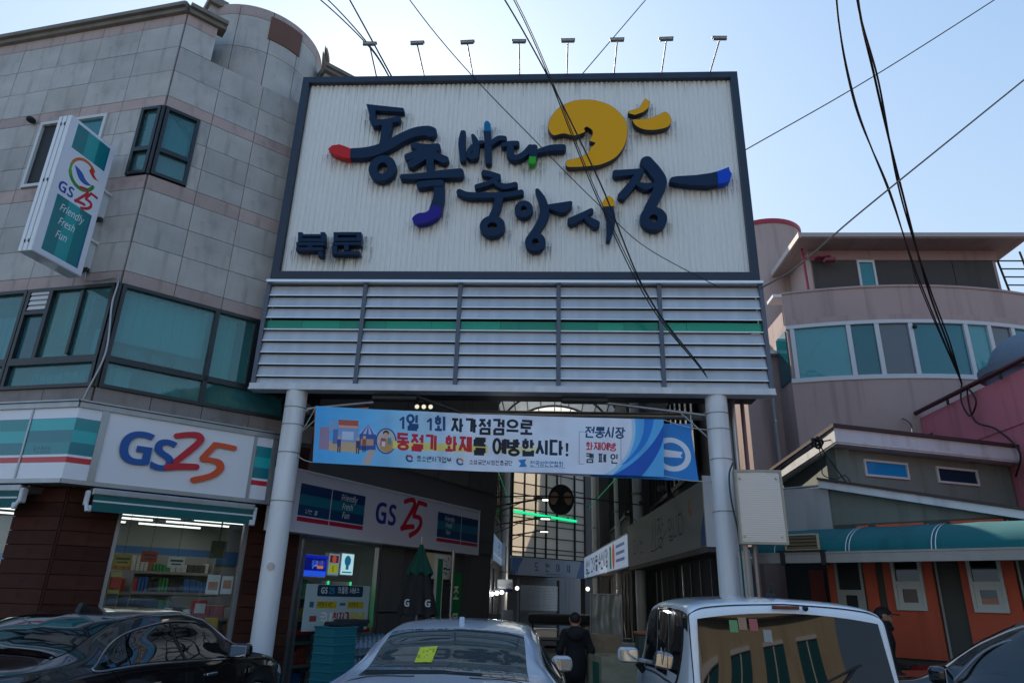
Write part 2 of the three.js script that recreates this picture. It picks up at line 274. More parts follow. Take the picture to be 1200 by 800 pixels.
// ------------------------------------------------------------------ market gate
const GLYPHS = [
 ['동', [['p', 0, '-3.46,10.28 -3.18,10.24 -2.75,10.18 -2.73,10.14 -2.73,10.08 -3.17,10.12 -3.27,10.13 -3.25,9.93 -3.11,9.93 -2.81,10 -2.78,9.96 -2.8,9.88 -3.09,9.8 -3.26,9.77 -3.3,9.79 -3.37,9.93 -3.38,10.04'], ['s', 0, '-3.02,9.83,.2 -3.03,9.62,.18 -3.06,9.32,.14'], ['s', 0, '-3.64,9.18,.21 -3.4,9.19,.23 -3.18,9.24,.23 -2.94,9.36,.21 -2.73,9.51,.2 -2.49,9.63,.21 -2.27,9.66,.22 -2.17,9.62,.22'], ['p', 1, '-4.06,9.27 -4,9.35 -3.86,9.37 -3.73,9.32 -3.65,9.28 -3.63,9.06 -3.76,9.08 -3.93,9.14 -4.03,9.21'], ['s', 0, '-2.85,8.85,.16 -2.86,8.75,.16 -2.92,8.68,.16 -3,8.66,.16 -3.09,8.68,.16 -3.16,8.76,.16 -3.19,8.85,.16 -3.18,8.95,.16 -3.12,9.02,.16 -3.04,9.05,.16 -2.95,9.02,.16 -2.88,8.95,.16 -2.85,8.85,.16']]],
 ['쪽', [['s', 0, '-2.5,9.35,.13 -2.29,9.3,.15 -2.05,9.31,.15'], ['s', 0, '-2.25,9.3,.14 -2.42,9.17,.14 -2.58,9.09,.16'], ['s', 0, '-2.07,9.29,.14 -2.3,9.09,.15 -2.51,8.93,.16'], ['s', 0, '-2.31,9.22,.12 -2.07,9.11,.15 -1.89,9.02,.16'], ['s', 0, '-2.17,9.07,.14 -2.15,8.79,.13'], ['s', 0, '-2.65,8.67,.1 -2.32,8.68,.13 -1.94,8.72,.17 -1.61,8.74,.2'], ['s', 0, '-2.32,8.5,.14 -2.09,8.53,.13 -1.93,8.53,.14'], ['s', 0, '-1.97,8.51,.18 -1.96,8.25,.2 -2,8,.23'], ['p', 2, '-1.93,8.06 -1.89,7.99 -1.94,7.86 -2.09,7.75 -2.28,7.71 -2.38,7.77 -2.39,7.84 -2.3,7.92 -2.15,7.95 -2.06,8.07']]],
 ['바', [['s', 0, '-1.6,9.63,.1 -1.61,9.38,.13 -1.57,9.03,.11'], ['s', 0, '-1.42,9.56,.06 -1.35,9.37,.13 -1.35,9.12,.12'], ['s', 0, '-1.41,9.33,.07 -1.47,9.18,.1 -1.43,9.08,.09 -1.34,9.1,.1'], ['s', 0, '-1.38,9.37,.08 -1.23,9.4,.08'], ['s', 0, '-1.16,9.64,.13 -1.13,9.37,.13 -1.11,8.97,.12'], ['p', 3, '-1.21,9.63 -1.22,9.8 -1.19,9.86 -1.14,9.85 -1.1,9.79 -1.09,9.63'], ['s', 0, '-1.09,9.35,.09 -.95,9.47,.11 -.83,9.47,.11']]],
 ['다', [['s', 0, '-.86,9.34,.1 -.73,9.37,.11 -.6,9.37,.11'], ['s', 0, '-.72,9.33,.12 -.72,9.15,.14 -.64,9.06,.12 -.48,9.13,.12 -.35,9.29,.13'], ['s', 0, '-.3,9.29,.14 -.31,9.07,.14'], ['p', 4, '-.38,9.08 -.25,9.07 -.27,8.94 -.31,8.91 -.37,8.93 -.39,8.98'], ['s', 0, '-.26,9.18,.08 0,9.26,.13 .23,9.27,.14']]],
 ['중', [['s', 0, '-1.18,8.75,.13 -1.04,8.71,.12 -.92,8.67,.11'], ['s', 0, '-.92,8.65,.11 -1.08,8.54,.1 -1.3,8.46,.1'], ['s', 0, '-1,8.57,.08 -.82,8.46,.12 -.61,8.5,.11'], ['s', 0, '-1.61,8.36,.11 -1.45,8.29,.12 -1.13,8.28,.12 -.78,8.29,.11 -.5,8.34,.11'], ['s', 0, '-.89,8.25,.15 -.93,8.03,.14 -1.03,7.79,.11'], ['s', 0, '-.84,7.67,.14 -.86,7.6,.14 -.91,7.55,.14 -.99,7.53,.14 -1.06,7.55,.14 -1.12,7.6,.14 -1.14,7.67,.14 -1.12,7.74,.14 -1.07,7.78,.14 -1,7.8,.14 -.92,7.78,.14 -.87,7.73,.14 -.84,7.67,.14']]],
 ['앙', [['s', 0, '-.35,8,.11 -.36,7.95,.11 -.4,7.9,.11 -.45,7.89,.11 -.5,7.9,.11 -.54,7.95,.11 -.56,8,.11 -.55,8.06,.11 -.51,8.1,.11 -.46,8.12,.11 -.4,8.1,.11 -.36,8.06,.11 -.35,8,.11'], ['s', 0, '-.23,8.39,.07 -.13,8.17,.14 -.1,7.9,.17 -.2,7.65,.14 -.32,7.46,.12'], ['p', 0, '-.05,8.09 .36,8.16 .39,8.14 .38,8.05 .27,7.93 .2,7.92 .01,7.99 -.04,8.02'], ['s', 0, '-.13,7.36,.12 -.15,7.3,.12 -.19,7.26,.12 -.24,7.24,.12 -.3,7.26,.12 -.34,7.3,.12 -.36,7.36,.12 -.34,7.42,.12 -.3,7.46,.12 -.25,7.48,.12 -.19,7.46,.12 -.15,7.42,.12 -.13,7.36,.12']]],
 ['시', [['s', 0, '.36,7.76,.15 .54,7.86,.13 .72,7.98,.08'], ['s', 0, '.61,7.84,.09 .79,7.7,.16'], ['s', 0, '1.01,8.02,.17 1.05,7.8,.15 1.03,7.6,.12 .99,7.4,.07'], ['p', 5, '.91,8.04 .91,8.14 .95,8.22 1.02,8.26 1.08,8.22 1.12,8.14 1.11,8.05']]],
 ['장', [['s', 0, '1.15,8.72,.15 1.38,8.74,.13 1.61,8.77,.1'], ['s', 0, '1.57,8.73,.13 1.42,8.49,.14 1.24,8.25,.15'], ['s', 0, '1.53,8.5,.08 1.67,8.45,.15 1.78,8.48,.1'], ['s', 0, '1.69,8.98,.22 1.85,8.74,.23 1.93,8.53,.21 1.82,8.24,.18 1.69,7.98,.17'], ['s', 0, '1.92,7.81,.16 1.89,7.73,.16 1.84,7.68,.16 1.76,7.66,.16 1.69,7.68,.16 1.63,7.73,.16 1.62,7.81,.16 1.64,7.88,.16 1.7,7.94,.16 1.77,7.96,.16 1.85,7.94,.16 1.9,7.88,.16 1.92,7.81,.16'], ['p', 0, '2.08,8.58 2.12,8.63 2.23,8.65 2.55,8.67 2.79,8.71 2.91,8.74 2.91,8.48 2.74,8.44 2.43,8.46 2.19,8.5 2.09,8.53'], ['p', 6, '2.91,8.74 3.03,8.79 3.12,8.83 3.13,8.75 3.16,8.69 3.11,8.54 3.03,8.5 2.91,8.48']]],
 ['sun', [['p', 5, '-.05,9.72 -.02,9.88 .11,10.11 .32,10.26 .54,10.32 .84,10.3 1.13,10.16 1.34,9.89 1.39,9.66 1.34,9.34 1.17,9.06 .92,8.91 .71,8.87 .42,8.85 .29,8.87 .29,8.99 .49,9.05 .66,9.15 .72,9.26 .8,9.36 .7,9.41 .75,9.52 .75,9.63 .66,9.71 .61,9.67 .62,9.6 .42,9.52 .24,9.57 .06,9.53 -.02,9.62']]],
 ['ray1', [['p', 5, '1.41,10.05 1.61,10.12 1.73,10.34 1.82,10.26 1.79,10.12 1.68,10.02 1.53,9.96 1.42,10']]],
 ['ray2', [['p', 5, '1.48,9.87 1.75,9.88 1.93,9.95 2.08,10.03 2.16,9.95 2.18,9.81 2.1,9.69 1.88,9.63 1.66,9.65 1.52,9.75']]],
 ['북', [['p', 0, '-4.39,7.55 -4.31,7.55 -4.29,7.36 -4.36,7.36'], ['p', 0, '-3.99,7.55 -3.91,7.55 -3.89,7.36 -3.96,7.36'], ['p', 0, '-4.31,7.51 -3.98,7.51 -3.97,7.46 -4.3,7.46'], ['p', 0, '-4.3,7.43 -3.97,7.43 -3.96,7.36 -4.29,7.36'], ['p', 0, '-4.39,7.35 -3.89,7.35 -3.88,7.28 -4.38,7.28'], ['p', 0, '-4.18,7.28 -4.09,7.28 -4.09,7.25 -4.18,7.25'], ['p', 0, '-4.38,7.25 -3.9,7.25 -3.89,7.18 -4.37,7.18'], ['p', 0, '-3.99,7.18 -3.9,7.18 -3.89,7.08 -3.97,7.08']]],
 ['문', [['p', 0, '-3.76,7.55 -3.68,7.55 -3.66,7.37 -3.74,7.37'], ['p', 0, '-3.36,7.55 -3.27,7.55 -3.26,7.37 -3.34,7.37'], ['p', 0, '-3.68,7.55 -3.36,7.55 -3.36,7.49 -3.68,7.49'], ['p', 0, '-3.67,7.44 -3.35,7.44 -3.34,7.37 -3.66,7.37'], ['p', 0, '-3.75,7.35 -3.25,7.35 -3.24,7.29 -3.74,7.29'], ['p', 0, '-3.54,7.29 -3.46,7.29 -3.45,7.19 -3.53,7.19'], ['p', 0, '-3.75,7.28 -3.66,7.28 -3.64,7.11 -3.73,7.11'], ['p', 0, '-3.65,7.18 -3.26,7.18 -3.25,7.11 -3.64,7.11']]],
];
const parsePts = (s) => s.split(' ').map((p) => p.split(',').map(Number));
const gate = thing('market_gate', 'tall market gate with big white corrugated sign and grey louvres on round posts', 'market gate', [0, 0, -10.5]);
{
  // sign board: trapezoid sheet with rain streaks below the letters
  const x0 = -4.66, x1 = 3.36, y0 = 6.82, y1 = 10.87, nW = 88, P = [], UV = [], I = [];
  const pitch = (x1 - x0) / nW, prof = [[0, 0], [0.28, 0], [0.42, 0.019], [0.86, 0.019]];
  const cols = [];
  for (let k = 0; k < nW; k++) for (const [f, d] of prof) cols.push([x0 + (k + f) * pitch, d]);
  cols.push([x1, 0]);
  cols.forEach(([x, z]) => { for (const y of [y0, y1]) { P.push(x, y, z); UV.push((x - x0) / (x1 - x0), (y - y0) / (y1 - y0)); } });
  for (let k = 0; k < cols.length - 1; k++) { const a = k * 2; I.push(a, a + 2, a + 1, a + 1, a + 2, a + 3); }
  const g = new THREE.BufferGeometry(); g.setAttribute('position', new THREE.Float32BufferAttribute(P, 3)); g.setAttribute('uv', new THREE.Float32BufferAttribute(UV, 2)); g.setIndex(I);
  const gg = g.toNonIndexed(); gg.computeVertexNormals(); gg.userData.keepUV = true;
  const map = canvasTex(2048, 1024, (c, w, h) => {
    c.fillStyle = '#f2f1ee'; c.fillRect(0, 0, w, h);
    const X = (x) => (x - x0) / (x1 - x0) * w, Y = (y) => h - (y - y0) / (y1 - y0) * h, S = w / (x1 - x0);
    for (let i = 0; i < 900; i++) { const x = rnd(w), y = rnd(h), l = rnd(40, 420), a = rnd(0.006, 0.026); c.fillStyle = rnd() < 0.5 ? `rgba(70,78,88,${a})` : `rgba(240,240,238,${a})`; c.fillRect(x, y, rnd(1, 7), l); }
    for (let k = 0; k < nW; k++) { c.fillStyle = `rgba(60,66,76,${rnd(0.0, 0.05)})`; c.fillRect(k / nW * w + w / nW * 0.05, 0, w / nW * 0.22, h); }
    for (const [, strokes] of GLYPHS) for (const [, , s] of strokes) for (const [px, py, pw = 0.1] of parsePts(s)) {
      for (let k = 0; k < 9; k++) {
        const x = X(px + rnd(-0.5, 0.5) * (pw + 0.22)), y = Y(py), l = rnd(20, 95), grd = c.createLinearGradient(0, y, 0, y + l), dark = rnd() < 0.72;
        const a = rnd(0.05, 0.30); grd.addColorStop(0, dark ? `rgba(28,34,44,${a})` : `rgba(196,160,110,${a * 0.8})`); grd.addColorStop(1, 'rgba(60,70,80,0)');
        c.fillStyle = grd; c.fillRect(x, y, rnd(2, 6.5), l);
      }
    }
    for (let i = 0; i < 160; i++) { const x = rnd(w), l = rnd(20, 130), grd = c.createLinearGradient(0, 0, 0, l); grd.addColorStop(0, `rgba(50,54,60,${rnd(0.05, 0.3)})`); grd.addColorStop(1, 'rgba(60,70,80,0)'); c.fillStyle = grd; c.fillRect(x, 0, rnd(2, 8), l); }
  });
  mesh('corrugated_sheet', gg, mat(0.95, 0.945, 0.93, 0.5, { map, side: THREE.DoubleSide }), gate);
  mesh('sign_frame', [bl(-4.78, 3.47, 10.86, 10.99, -0.1, 0.11), bl(-4.78, 3.47, 6.69, 6.83, -0.1, 0.11), bl(-4.78, -4.65, 6.83, 10.86, -0.1, 0.11), bl(3.34, 3.47, 6.83, 10.86, -0.1, 0.11)], M.frameNavy, gate);
  mesh('sign_casing', [bl(-4.74, 3.43, 6.74, 10.94, -0.95, -0.11)], M.navy, gate);
  // letters and the sun emblem
  const lp2 = { phys: true, specularIntensity: 0.35 }, LM = [[0.010, 0.030, 0.075], [0.62, 0.025, 0.03], [0.028, 0.02, 0.26], [0.004, 0.16, 0.36], [0.03, 0.42, 0.03], [0.85, 0.40, 0.006], [0.006, 0.075, 0.60]].map((q) => mat(...q, 0.5, lp2));
  const side = mat(0.016, 0.018, 0.024, 0.5);
  const NAMES = { sun: 'sun_emblem', ray1: 'sun_ray', ray2: 'sun_ray' };
  for (const [ch, strokes] of GLYPHS) {
    const geos = {}; let e = 0;
    for (const [kind, col, s] of strokes) {
      const pts = parsePts(s), closed = kind === 's' && pts.length > 9;
      const sh = kind === 'p' ? polyShape(pts, pts.length > 9 && col !== 0) : closed ? ringShape(pts) : strokeShape(pts);
      const z = 0.055, d = 0.125 + (e++ % 7) * 0.0022;
      (geos[col] ||= []).push(extrude(sh, d, 0.006).translate(0, 0, z));
    }
    const cols = Object.keys(geos), main = cols.includes('0') ? '0' : cols[0];
    const yel = main === '5';
    const m = mesh(NAMES[ch] || 'letter', geos[main], yel ? [LM[5], side] : LM[0], gate);
    for (const k of cols) if (k !== main) mesh('coloured_tip', geos[k].map((q) => q.translate(0, 0, 0.003)), LM[k], m);
  }
  // louvre screen
  const xs = [-4.80, -3.12, -1.50, 0.155, 1.82, 3.48];
  const lm = mat(0.62, 0.64, 0.68, 0.36, { metalness: 0.2, map: T.metal }), lip = mat(0.80, 0.82, 0.85, 0.3, { metalness: 0.5 });
  const lmat = [lm, mat(0.58, 0.60, 0.64, 0.38, { metalness: 0.2, map: T.metal }), mat(0.65, 0.67, 0.71, 0.34, { metalness: 0.2, map: T.metal })];
  const green = mat(0.0, 0.52, 0.30, 0.12, { phys: true, transmission: 0.4, thickness: 0, side: THREE.DoubleSide });
  const greens = [green, mat(0.0, 0.34, 0.2, 0.12, { phys: true, transmission: 0.25, thickness: 0, side: THREE.DoubleSide }), mat(0.01, 0.62, 0.38, 0.12, { phys: true, transmission: 0.5, thickness: 0, side: THREE.DoubleSide })];
  const yT = 6.585, pit = 0.2055;
  for (let k = 0; k < 9; k++) for (let b = 0; b < 5; b++) {
    const a = xs[b] + 0.035, c = xs[b + 1] - 0.035, w = c - a, y = yT - k * pit;
    if (k === 3) { const cuts = [0, rnd(0.2, 0.45), rnd(0.55, 0.85), 1]; for (let q = 0; q < 3; q++) { const pw = (cuts[q + 1] - cuts[q]) * w - 0.004, p = mesh('green_panel', sharedBox(pw, 0.17, 0.008), pick(greens), gate); p.position.set(a + (cuts[q] + cuts[q + 1]) / 2 * w, y - 0.095, rnd(-0.006, 0.004)); } const l = mesh('slat', sharedBox(w, 0.014, 0.05), lip, gate); l.position.set((a + c) / 2, y - 0.188, 0.04); continue; }
    const s = new THREE.Shape([[0.0, 0], [0.006, 0.0], [0.048, -0.181], [0.042, -0.181], [-0.004, -0.02]].map((p) => new THREE.Vector2(...p)));
    const key = 'slat' + w.toFixed(3);
    const g = boxCache[key] ||= uvm(new THREE.ExtrudeGeometry(s, { depth: w, bevelEnabled: false }).rotateY(-Math.PI / 2).translate(w / 2, 0, 0));
    const m = mesh('slat', g, pick(lmat), gate); m.position.set((a + c) / 2, y, 0); m.rotation.x = rnd(-0.012, 0.012);
    const lp = mesh('slat_lip', sharedBox(w, 0.013, 0.026), lip, m); lp.position.set(0, -0.184, 0.051);
  }
  for (let b = 0; b < 6; b++) mesh('mullion', [bl(xs[b] - 0.033, xs[b] + 0.033, 4.83, 6.62, -0.12, 0.075)], mat(0.10, 0.12, 0.16, 0.45), gate);
  mesh('louvre_rail', [bl(-4.84, 3.52, 4.745, 4.83, -0.12, 0.10), bl(-4.84, 3.52, 4.72, 4.745, -0.12, 0.125)], lmat[2], gate);
  mesh('louvre_rail', [bl(-4.83, 3.51, 6.62, 6.665, -0.12, 0.135)], lip, gate);
  mesh('louvre_back', [bl(-4.76, 3.44, 4.86, 5.76, -0.95, -0.16), bl(-4.76, 3.44, 5.99, 6.60, -0.95, -0.16)], M.navy, gate);
  // posts with straps
  for (const x of [-4.085, 2.63]) {
    const p = mesh('post', cyl(0.168, 4.74, x, 0, -0.05, 40), M.pole, gate);
    mesh('base_plate', [cyl(0.26, 0.03, x, 0, -0.05, 24)], M.steel, p);
    for (const y of [4.43, 4.15, 3.72, 2.95]) mesh('strap', [new THREE.TorusGeometry(0.17, 0.008, 5, 40).rotateX(Math.PI / 2).translate(x, y + rnd(-0.04, 0.04), -0.05)], M.steel, p);
    if (x < 0) mesh('cap_plate', [new THREE.CylinderGeometry(0.055, 0.055, 0.02, 20).rotateX(Math.PI / 2).translate(x + 0.03, 2.02, 0.118)], M.alu, p);
  }
  // rear posts and the frame behind the screen
  for (const x of [-4.5, 3.06]) mesh('rear_post', cyl(0.075, 6.7, x, 0, -0.9, 16), M.alu, gate);
  mesh('cross_beam', [bar([-4.5, 4.62, -0.9], [3.06, 4.62, -0.9], 0.06), bar([-4.085, 4.62, -0.9], [-4.085, 4.62, -0.05], 0.05), bar([2.63, 4.62, -0.9], [2.63, 4.62, -0.05], 0.05)], M.alu, gate);
}
// eight floodlights along the top
{
  const flood = new THREE.Group();
  const arm = mesh('arm', [bar([0, 0, 0], [0, 0.09, 0.72], 0.013), bx(0.1, 0.03, 0.1, 0, -0.01, -0.02)], M.darkmetal, flood);
  mesh('lamp_head', [rb(0.26, 0.022, 0.07, 0.008, 0, 0.15, 0.74), rb(0.24, 0.02, 0.05, 0.008, 0, 0.08, 0.77), bx(0.02, 0.08, 0.02, 0, 0.11, 0.74)], mat(0.16, 0.165, 0.17, 0.5), flood);
  mesh('lens', [bx(0.22, 0.006, 0.05, 0, 0.136, 0.742)], mat(0.75, 0.76, 0.78, 0.2), flood);
  const spots = [-3.36, -2.43, -1.49, -0.6, 0.30, 1.19, 2.08, 2.98];
  const ord = ['leftmost', 'second from the left', 'third from the left', 'fourth from the left', 'fourth from the right', 'third from the right', 'second from the right', 'rightmost'];
  spots.forEach((x, i) => {
    const f = i ? flood.clone() : flood; f.name = numbered('sign_floodlight'); scene.add(f);
    f.position.set(x, 11.0, -10.46); f.rotation.y = rnd(-0.05, 0.05);
    tag(f, `small black floodlight on an arm above the gate sign, ${ord[i]} of eight`, 'floodlight', 'floodlights along the top of the gate sign');
  });
}
// ------------------------------------------------------------------ corner building (stone panels over a shop)
const CX = -6.61, CZ = -9.29;
const shop = thing('corner_building', 'grey stone clad corner building with pink bands, teal windows and rounded roof tower', 'building', [CX, 0, CZ]);
const FL = frame(0, 0, -10 * RAD), FC = frame(0, 0, 43 * RAD);              // street front (u < 0) and chamfer (u > 0), relative to the corner
const chEnd = FC.at(3.4, 0, 0);                                             // the chamfer's far end
const uaT = Math.atan2(0.906, 0.423), FA = frame(chEnd[0], chEnd[2], uaT);   // alley front
{
  // panels in rows; holes are left free
  const panel = (F, u0, u1, y0, y1, ms) => { const w = u1 - u0 - 0.009, h = y1 - y0 - 0.009; if (w < 0.03) return; const m = mesh('stone_panel', sharedBox(w, h, 0.03, Math.floor(rnd(5))), pick(ms), shop); F.put(m, (u0 + u1) / 2, (y0 + y1) / 2, 0.015 + rnd(-0.0012, 0.0012)); };
  const row = (F, y0, y1, edges, ms, holes = []) => {
    const ym = (y0 + y1) / 2;
    for (let k = 0; k < edges.length - 1; k++) {
      let seg = [[edges[k], edges[k + 1]]];
      for (const [a, b, c, d] of holes) if (ym > c && ym < d) seg = seg.flatMap(([p, q]) => (b <= p || a >= q ? [[p, q]] : [[p, Math.max(p, a)], [Math.min(q, b), q]].filter(([x, y]) => y - x > 0.02)));
      for (const [p, q] of seg) panel(F, p, q, y0, y1, ms);
    }
  };
  const eL = []; for (let k = 0; k <= 8; k++) eL.push(-7 + k * 0.875); eL[8] = -0.0;
  const eC = [0.0, 0.76, 1.51, 2.26, 2.95, 3.4];
  const wL = [[-0.41, 0, 8.03, 9.42], [-2.52, -1.10, 8.03, 9.42]], wC = [[0, 0.575, 8.03, 9.42]];
  const G = M.grey, K = M.pink;
  for (const [a, b, m] of [[11.23, 11.46, K], [10.70, 11.23, G], [10.17, 10.70, G], [9.63, 10.17, G], [9.42, 9.63, K], [8.94, 9.42, G], [8.47, 8.94, G], [8.03, 8.47, G], [7.77, 8.03, K], [7.28, 7.77, G], [6.79, 7.28, G], [6.28, 6.79, G], [6.06, 6.28, K], [4.08, 4.40, M.darkstone]]) {
    row(FL, a, b, eL, m, wL);
    row(FC, a, b, a > 10.5 ? [0, 0.53] : a > 10.1 ? [0, 0.76, 1.51, 2.26, 2.95, 3.4] : eC, m, wC);
  }
  // carcass behind the panels
  const back = [[-7, 0], [0, 0], [3.4, 0]].map(([u], i) => (i < 2 ? FL : FC).at(i === 0 ? -7 : i === 1 ? 0 : 3.4, 0, -0.01));
  const aEnd = FA.at(6.6, 0, 0);
  const outline = [back[0], back[1], back[2], aEnd, [aEnd[0] - 0.6, 0, aEnd[2] - 5], [back[0][0], 0, aEnd[2] - 5]];
  const poly = (pts, y0, y1) => new THREE.ExtrudeGeometry(new THREE.Shape(pts.map((p) => new THREE.Vector2(p[0], -p[2]))), { depth: y1 - y0, bevelEnabled: false }).rotateX(-Math.PI / 2).translate(0, y0, 0);
  const inset = [FL.at(-7, 0, -0.5), FL.at(-0.25, 0, -0.5), FC.at(3.1, 0, -0.5), aEnd, [aEnd[0] - 0.6, 0, aEnd[2] - 5], [back[0][0], 0, aEnd[2] - 5]];
  for (const [a, b] of [[2.95, 4.40], [6.06, 8.04], [9.41, 10.15]]) mesh('wall', [poly(outline, a, b)], M.joint, shop);
  for (const [a, b] of [[4.40, 6.06], [8.04, 9.41]]) mesh('wall', [poly(inset, a, b)], wall(0.42, 0.42, 0.40), shop);
  // blinds, curtains and stored boxes just inside the upper windows
  const blindM = [wall(0.62, 0.6, 0.55), wall(0.45, 0.42, 0.38), wall(0.7, 0.7, 0.68)];
  for (const [F, u, w, y0, y1, k] of [[FC, 0.75, 1.26, 5.2, 6.0, 0], [FC, 0.3, 0.3, 4.45, 4.78, 2], [FC, 0.95, 0.5, 4.45, 4.74, 1], [FC, 1.7, 0.34, 4.9, 6.0, 2], [FC, 2.35, 0.26, 4.9, 6.0, 0], [FC, 2.1, 0.6, 4.45, 4.7, 1], [FL, -0.85, 0.5, 5.3, 6.0, 1], [FL, -0.3, 0.3, 4.9, 5.4, 2], [FL, -0.9, 1.0, 4.45, 4.72, 2], [FL, -2.1, 0.66, 4.9, 5.7, 2], [FL, -3.2, 1.3, 5.2, 6.0, 0], [FL, -3.1, 0.8, 4.45, 4.7, 1], [FC, 0.3, 0.4, 8.62, 9.35, 0], [FL, -0.2, 0.3, 8.7, 9.35, 1]]) {
    const n = Math.max(3, Math.round(w / 0.07)); mesh('curtain', F.geo(merge(Array.from({ length: n }, (_, i) => bx(w / n, y1 - y0, 0.02, u - w / 2 + (i + 0.5) * w / n, (y0 + y1) / 2, -0.2 + (i % 2) * 0.022)))), blindM[k], shop);
  }
  for (const [F, u, y] of [[FC, 0.45, 4.9], [FC, 0.8, 4.9], [FC, 1.15, 4.9], [FL, -1.0, 4.9], [FL, -2.9, 4.9]]) mesh('stored_box', F.geo(bx(0.24, rnd(0.18, 0.42), 0.2, u, y + 0.12, -0.3)), pick(M.darkstone), shop);
  // parapet storey: street wing up to the recess
  const pA = FC.at(0.53, 0, -0.01), pB = FC.at(0.53, 0, -2.2), pC = FL.at(-7, 0, -2.2);
  mesh('wall', [poly([back[0], back[1], pA, pB, pC], 10.15, 11.46)], M.joint, shop);
  const cw = (F, a, b) => [F.geo(bl(a, b, 11.46, 11.55, -0.15, 0.10)), F.geo(bl(a, b, 11.551, 11.63, -0.15, 0.16)), F.geo(bl(a, b, 11.631, 11.66, -0.15, 0.12))];
  mesh('cornice', [...cw(FL, -7, 0.02), ...cw(FC, 0.0, 0.66)], M.cornice, shop);
  mesh('roof', [poly([FL.at(-7, 0, -.14), FL.at(0, 0, -.14), FC.at(0.5, 0, -.14), FC.at(3.3, 0, -0.9), FC.at(3.3, 0, -4), FL.at(-7, 0, -5)], 10.16, 10.3)], M.pave, shop);
  // windows: bars make the frame, panes are children
  const win = (F, u0, u1, y0, y1, bars, panes, fm, pm, w = 0.02, fw = 0.055, d = 0.09) => {
    const z0 = w - d / 2, z1 = w + d / 2, g = [];
    if (fw) g.push(bl(u0, u1, y1 - fw, y1, z0, z1), bl(u0, u1, y0, y0 + fw, z0, z1), bl(u0, u0 + fw, y0 + fw, y1 - fw, z0, z1), bl(u1 - fw, u1, y0 + fw, y1 - fw, z0, z1));
    for (const [a, b, c, e, dz = 0.003] of bars) g.push(bl(a, b, c, e, z0 + dz, z1 + dz));
    const f = mesh('window', F.geo(merge(g)), fm, shop);
    for (const [a, b, c, e, dz = 0] of panes) { const p = mesh('pane', F.geo(bl(a, b, c, e, w - 0.022 + dz, w - 0.014 + dz)), Array.isArray(pm) ? pick(pm) : pm, f); }
    return f;
  };
  const BF = M.blackframe, GT = M.glassTint;
  // corner window of the third storey
  win(FL, -0.41, -0.02, 8.05, 9.40, [[-0.37, -0.02, 8.50, 8.58]], [[-0.36, -0.06, 8.09, 8.5], [-0.36, -0.06, 8.58, 9.35]], BF, GT);
  win(FC, 0.02, 0.575, 8.05, 9.40, [[0.02, 0.53, 8.50, 8.58]], [[0.07, 0.525, 8.09, 8.5], [0.07, 0.525, 8.58, 9.35]], BF, GT);
  mesh('corner_post', [cyl(0.035, 1.36, 0, 8.04, 0.02, 8)], BF, shop);
  // white window
  win(FL, -2.51, -1.11, 8.05, 9.40, [[-1.84, -1.78, 8.11, 9.34]], [[-2.45, -1.84, 8.1, 9.35, 0.01]], M.whiteframe, M.black);
  { const f = shop.children[shop.children.length - 1]; mesh('pane', FL.geo(bl(-1.78, -1.17, 8.1, 9.35, -0.002, 0.006)), M.glassTeal[1], f); }
  // second storey, street front
  win(FL, -1.66, -0.04, 4.40, 6.06, [[-1.66, -0.04, 4.78, 4.89], [-1.24, -1.17, 4.89, 6.01], [-0.64, -0.59, 4.93, 5.97], [-1.60, -1.24, 5.62, 5.68]], [[-1.60, -0.1, 4.45, 4.78], [-1.60, -1.24, 4.89, 5.62], [-1.17, -0.64, 4.89, 6.0], [-0.59, -0.1, 4.89, 6.0, 0.012]], BF, GT);
  { const f = shop.children[shop.children.length - 1]; for (let k = 0; k < 4; k++) mesh('vent_slat', FL.geo(bx(0.34, 0.07, 0.05, -1.42, 5.73 + k * 0.085, 0.03, 0, 0, -0.25)), M.white, f); }
  win(FL, -4.0, -1.68, 4.40, 6.06, [[-4, -1.68, 4.78, 4.89], [-2.5, -2.44, 4.89, 6.01]], [[-3.95, -1.73, 4.45, 4.78], [-2.44, -1.73, 4.89, 6.01], [-3.95, -2.5, 4.89, 6.01]], BF, GT);
  win(FL, -7, -4.02, 4.40, 6.06, [[-7, -4.02, 4.78, 4.89], [-5.5, -5.44, 4.89, 6.01]], [[-6.95, -4.07, 4.45, 4.78], [-5.44, -4.07, 4.89, 6.01], [-6.95, -5.5, 4.89, 6.01]], BF, GT);
  // second storey, chamfer
  win(FC, 0.03, 3.38, 4.40, 6.06, [[0.03, 3.38, 4.80, 4.89], [1.43, 1.50, 4.45, 6.01], [2.10, 2.20, 4.89, 6.01], [2.78, 2.84, 4.45, 6.01]], [[0.09, 1.43, 4.45, 4.8], [1.5, 2.78, 4.45, 4.8], [2.84, 3.33, 4.45, 4.8], [0.09, 1.43, 4.89, 6.01], [1.5, 2.1, 4.89, 6.01], [2.2, 2.78, 4.89, 6.01], [2.84, 3.33, 4.89, 6.01]], BF, GT);
  mesh('corner_post', [cyl(0.05, 1.66, 0, 4.40, 0.01, 8)], BF, shop);
  // rounded tower behind the parapet
  const tu = 1.66, R = 1.30, tw = -R - 0.02, tc = FC.at(tu, 0, tw), base = 43 * RAD;
  const arcPanel = (a0, a1, y0, y1, r0 = R - 0.03, r1 = R) => {
    const s = new THREE.Shape(), n = 5; for (let k = 0; k <= n; k++) { const a = a0 + (a1 - a0) * k / n; s[k ? 'lineTo' : 'moveTo'](Math.cos(a) * r1, Math.sin(a) * r1); }
    for (let k = n; k >= 0; k--) { const a = a0 + (a1 - a0) * k / n; s.lineTo(Math.cos(a) * r0, Math.sin(a) * r0); }
    return new THREE.ExtrudeGeometry(s, { depth: y1 - y0, bevelEnabled: false }).rotateX(-Math.PI / 2).translate(tc[0], y0, tc[2]);
  };
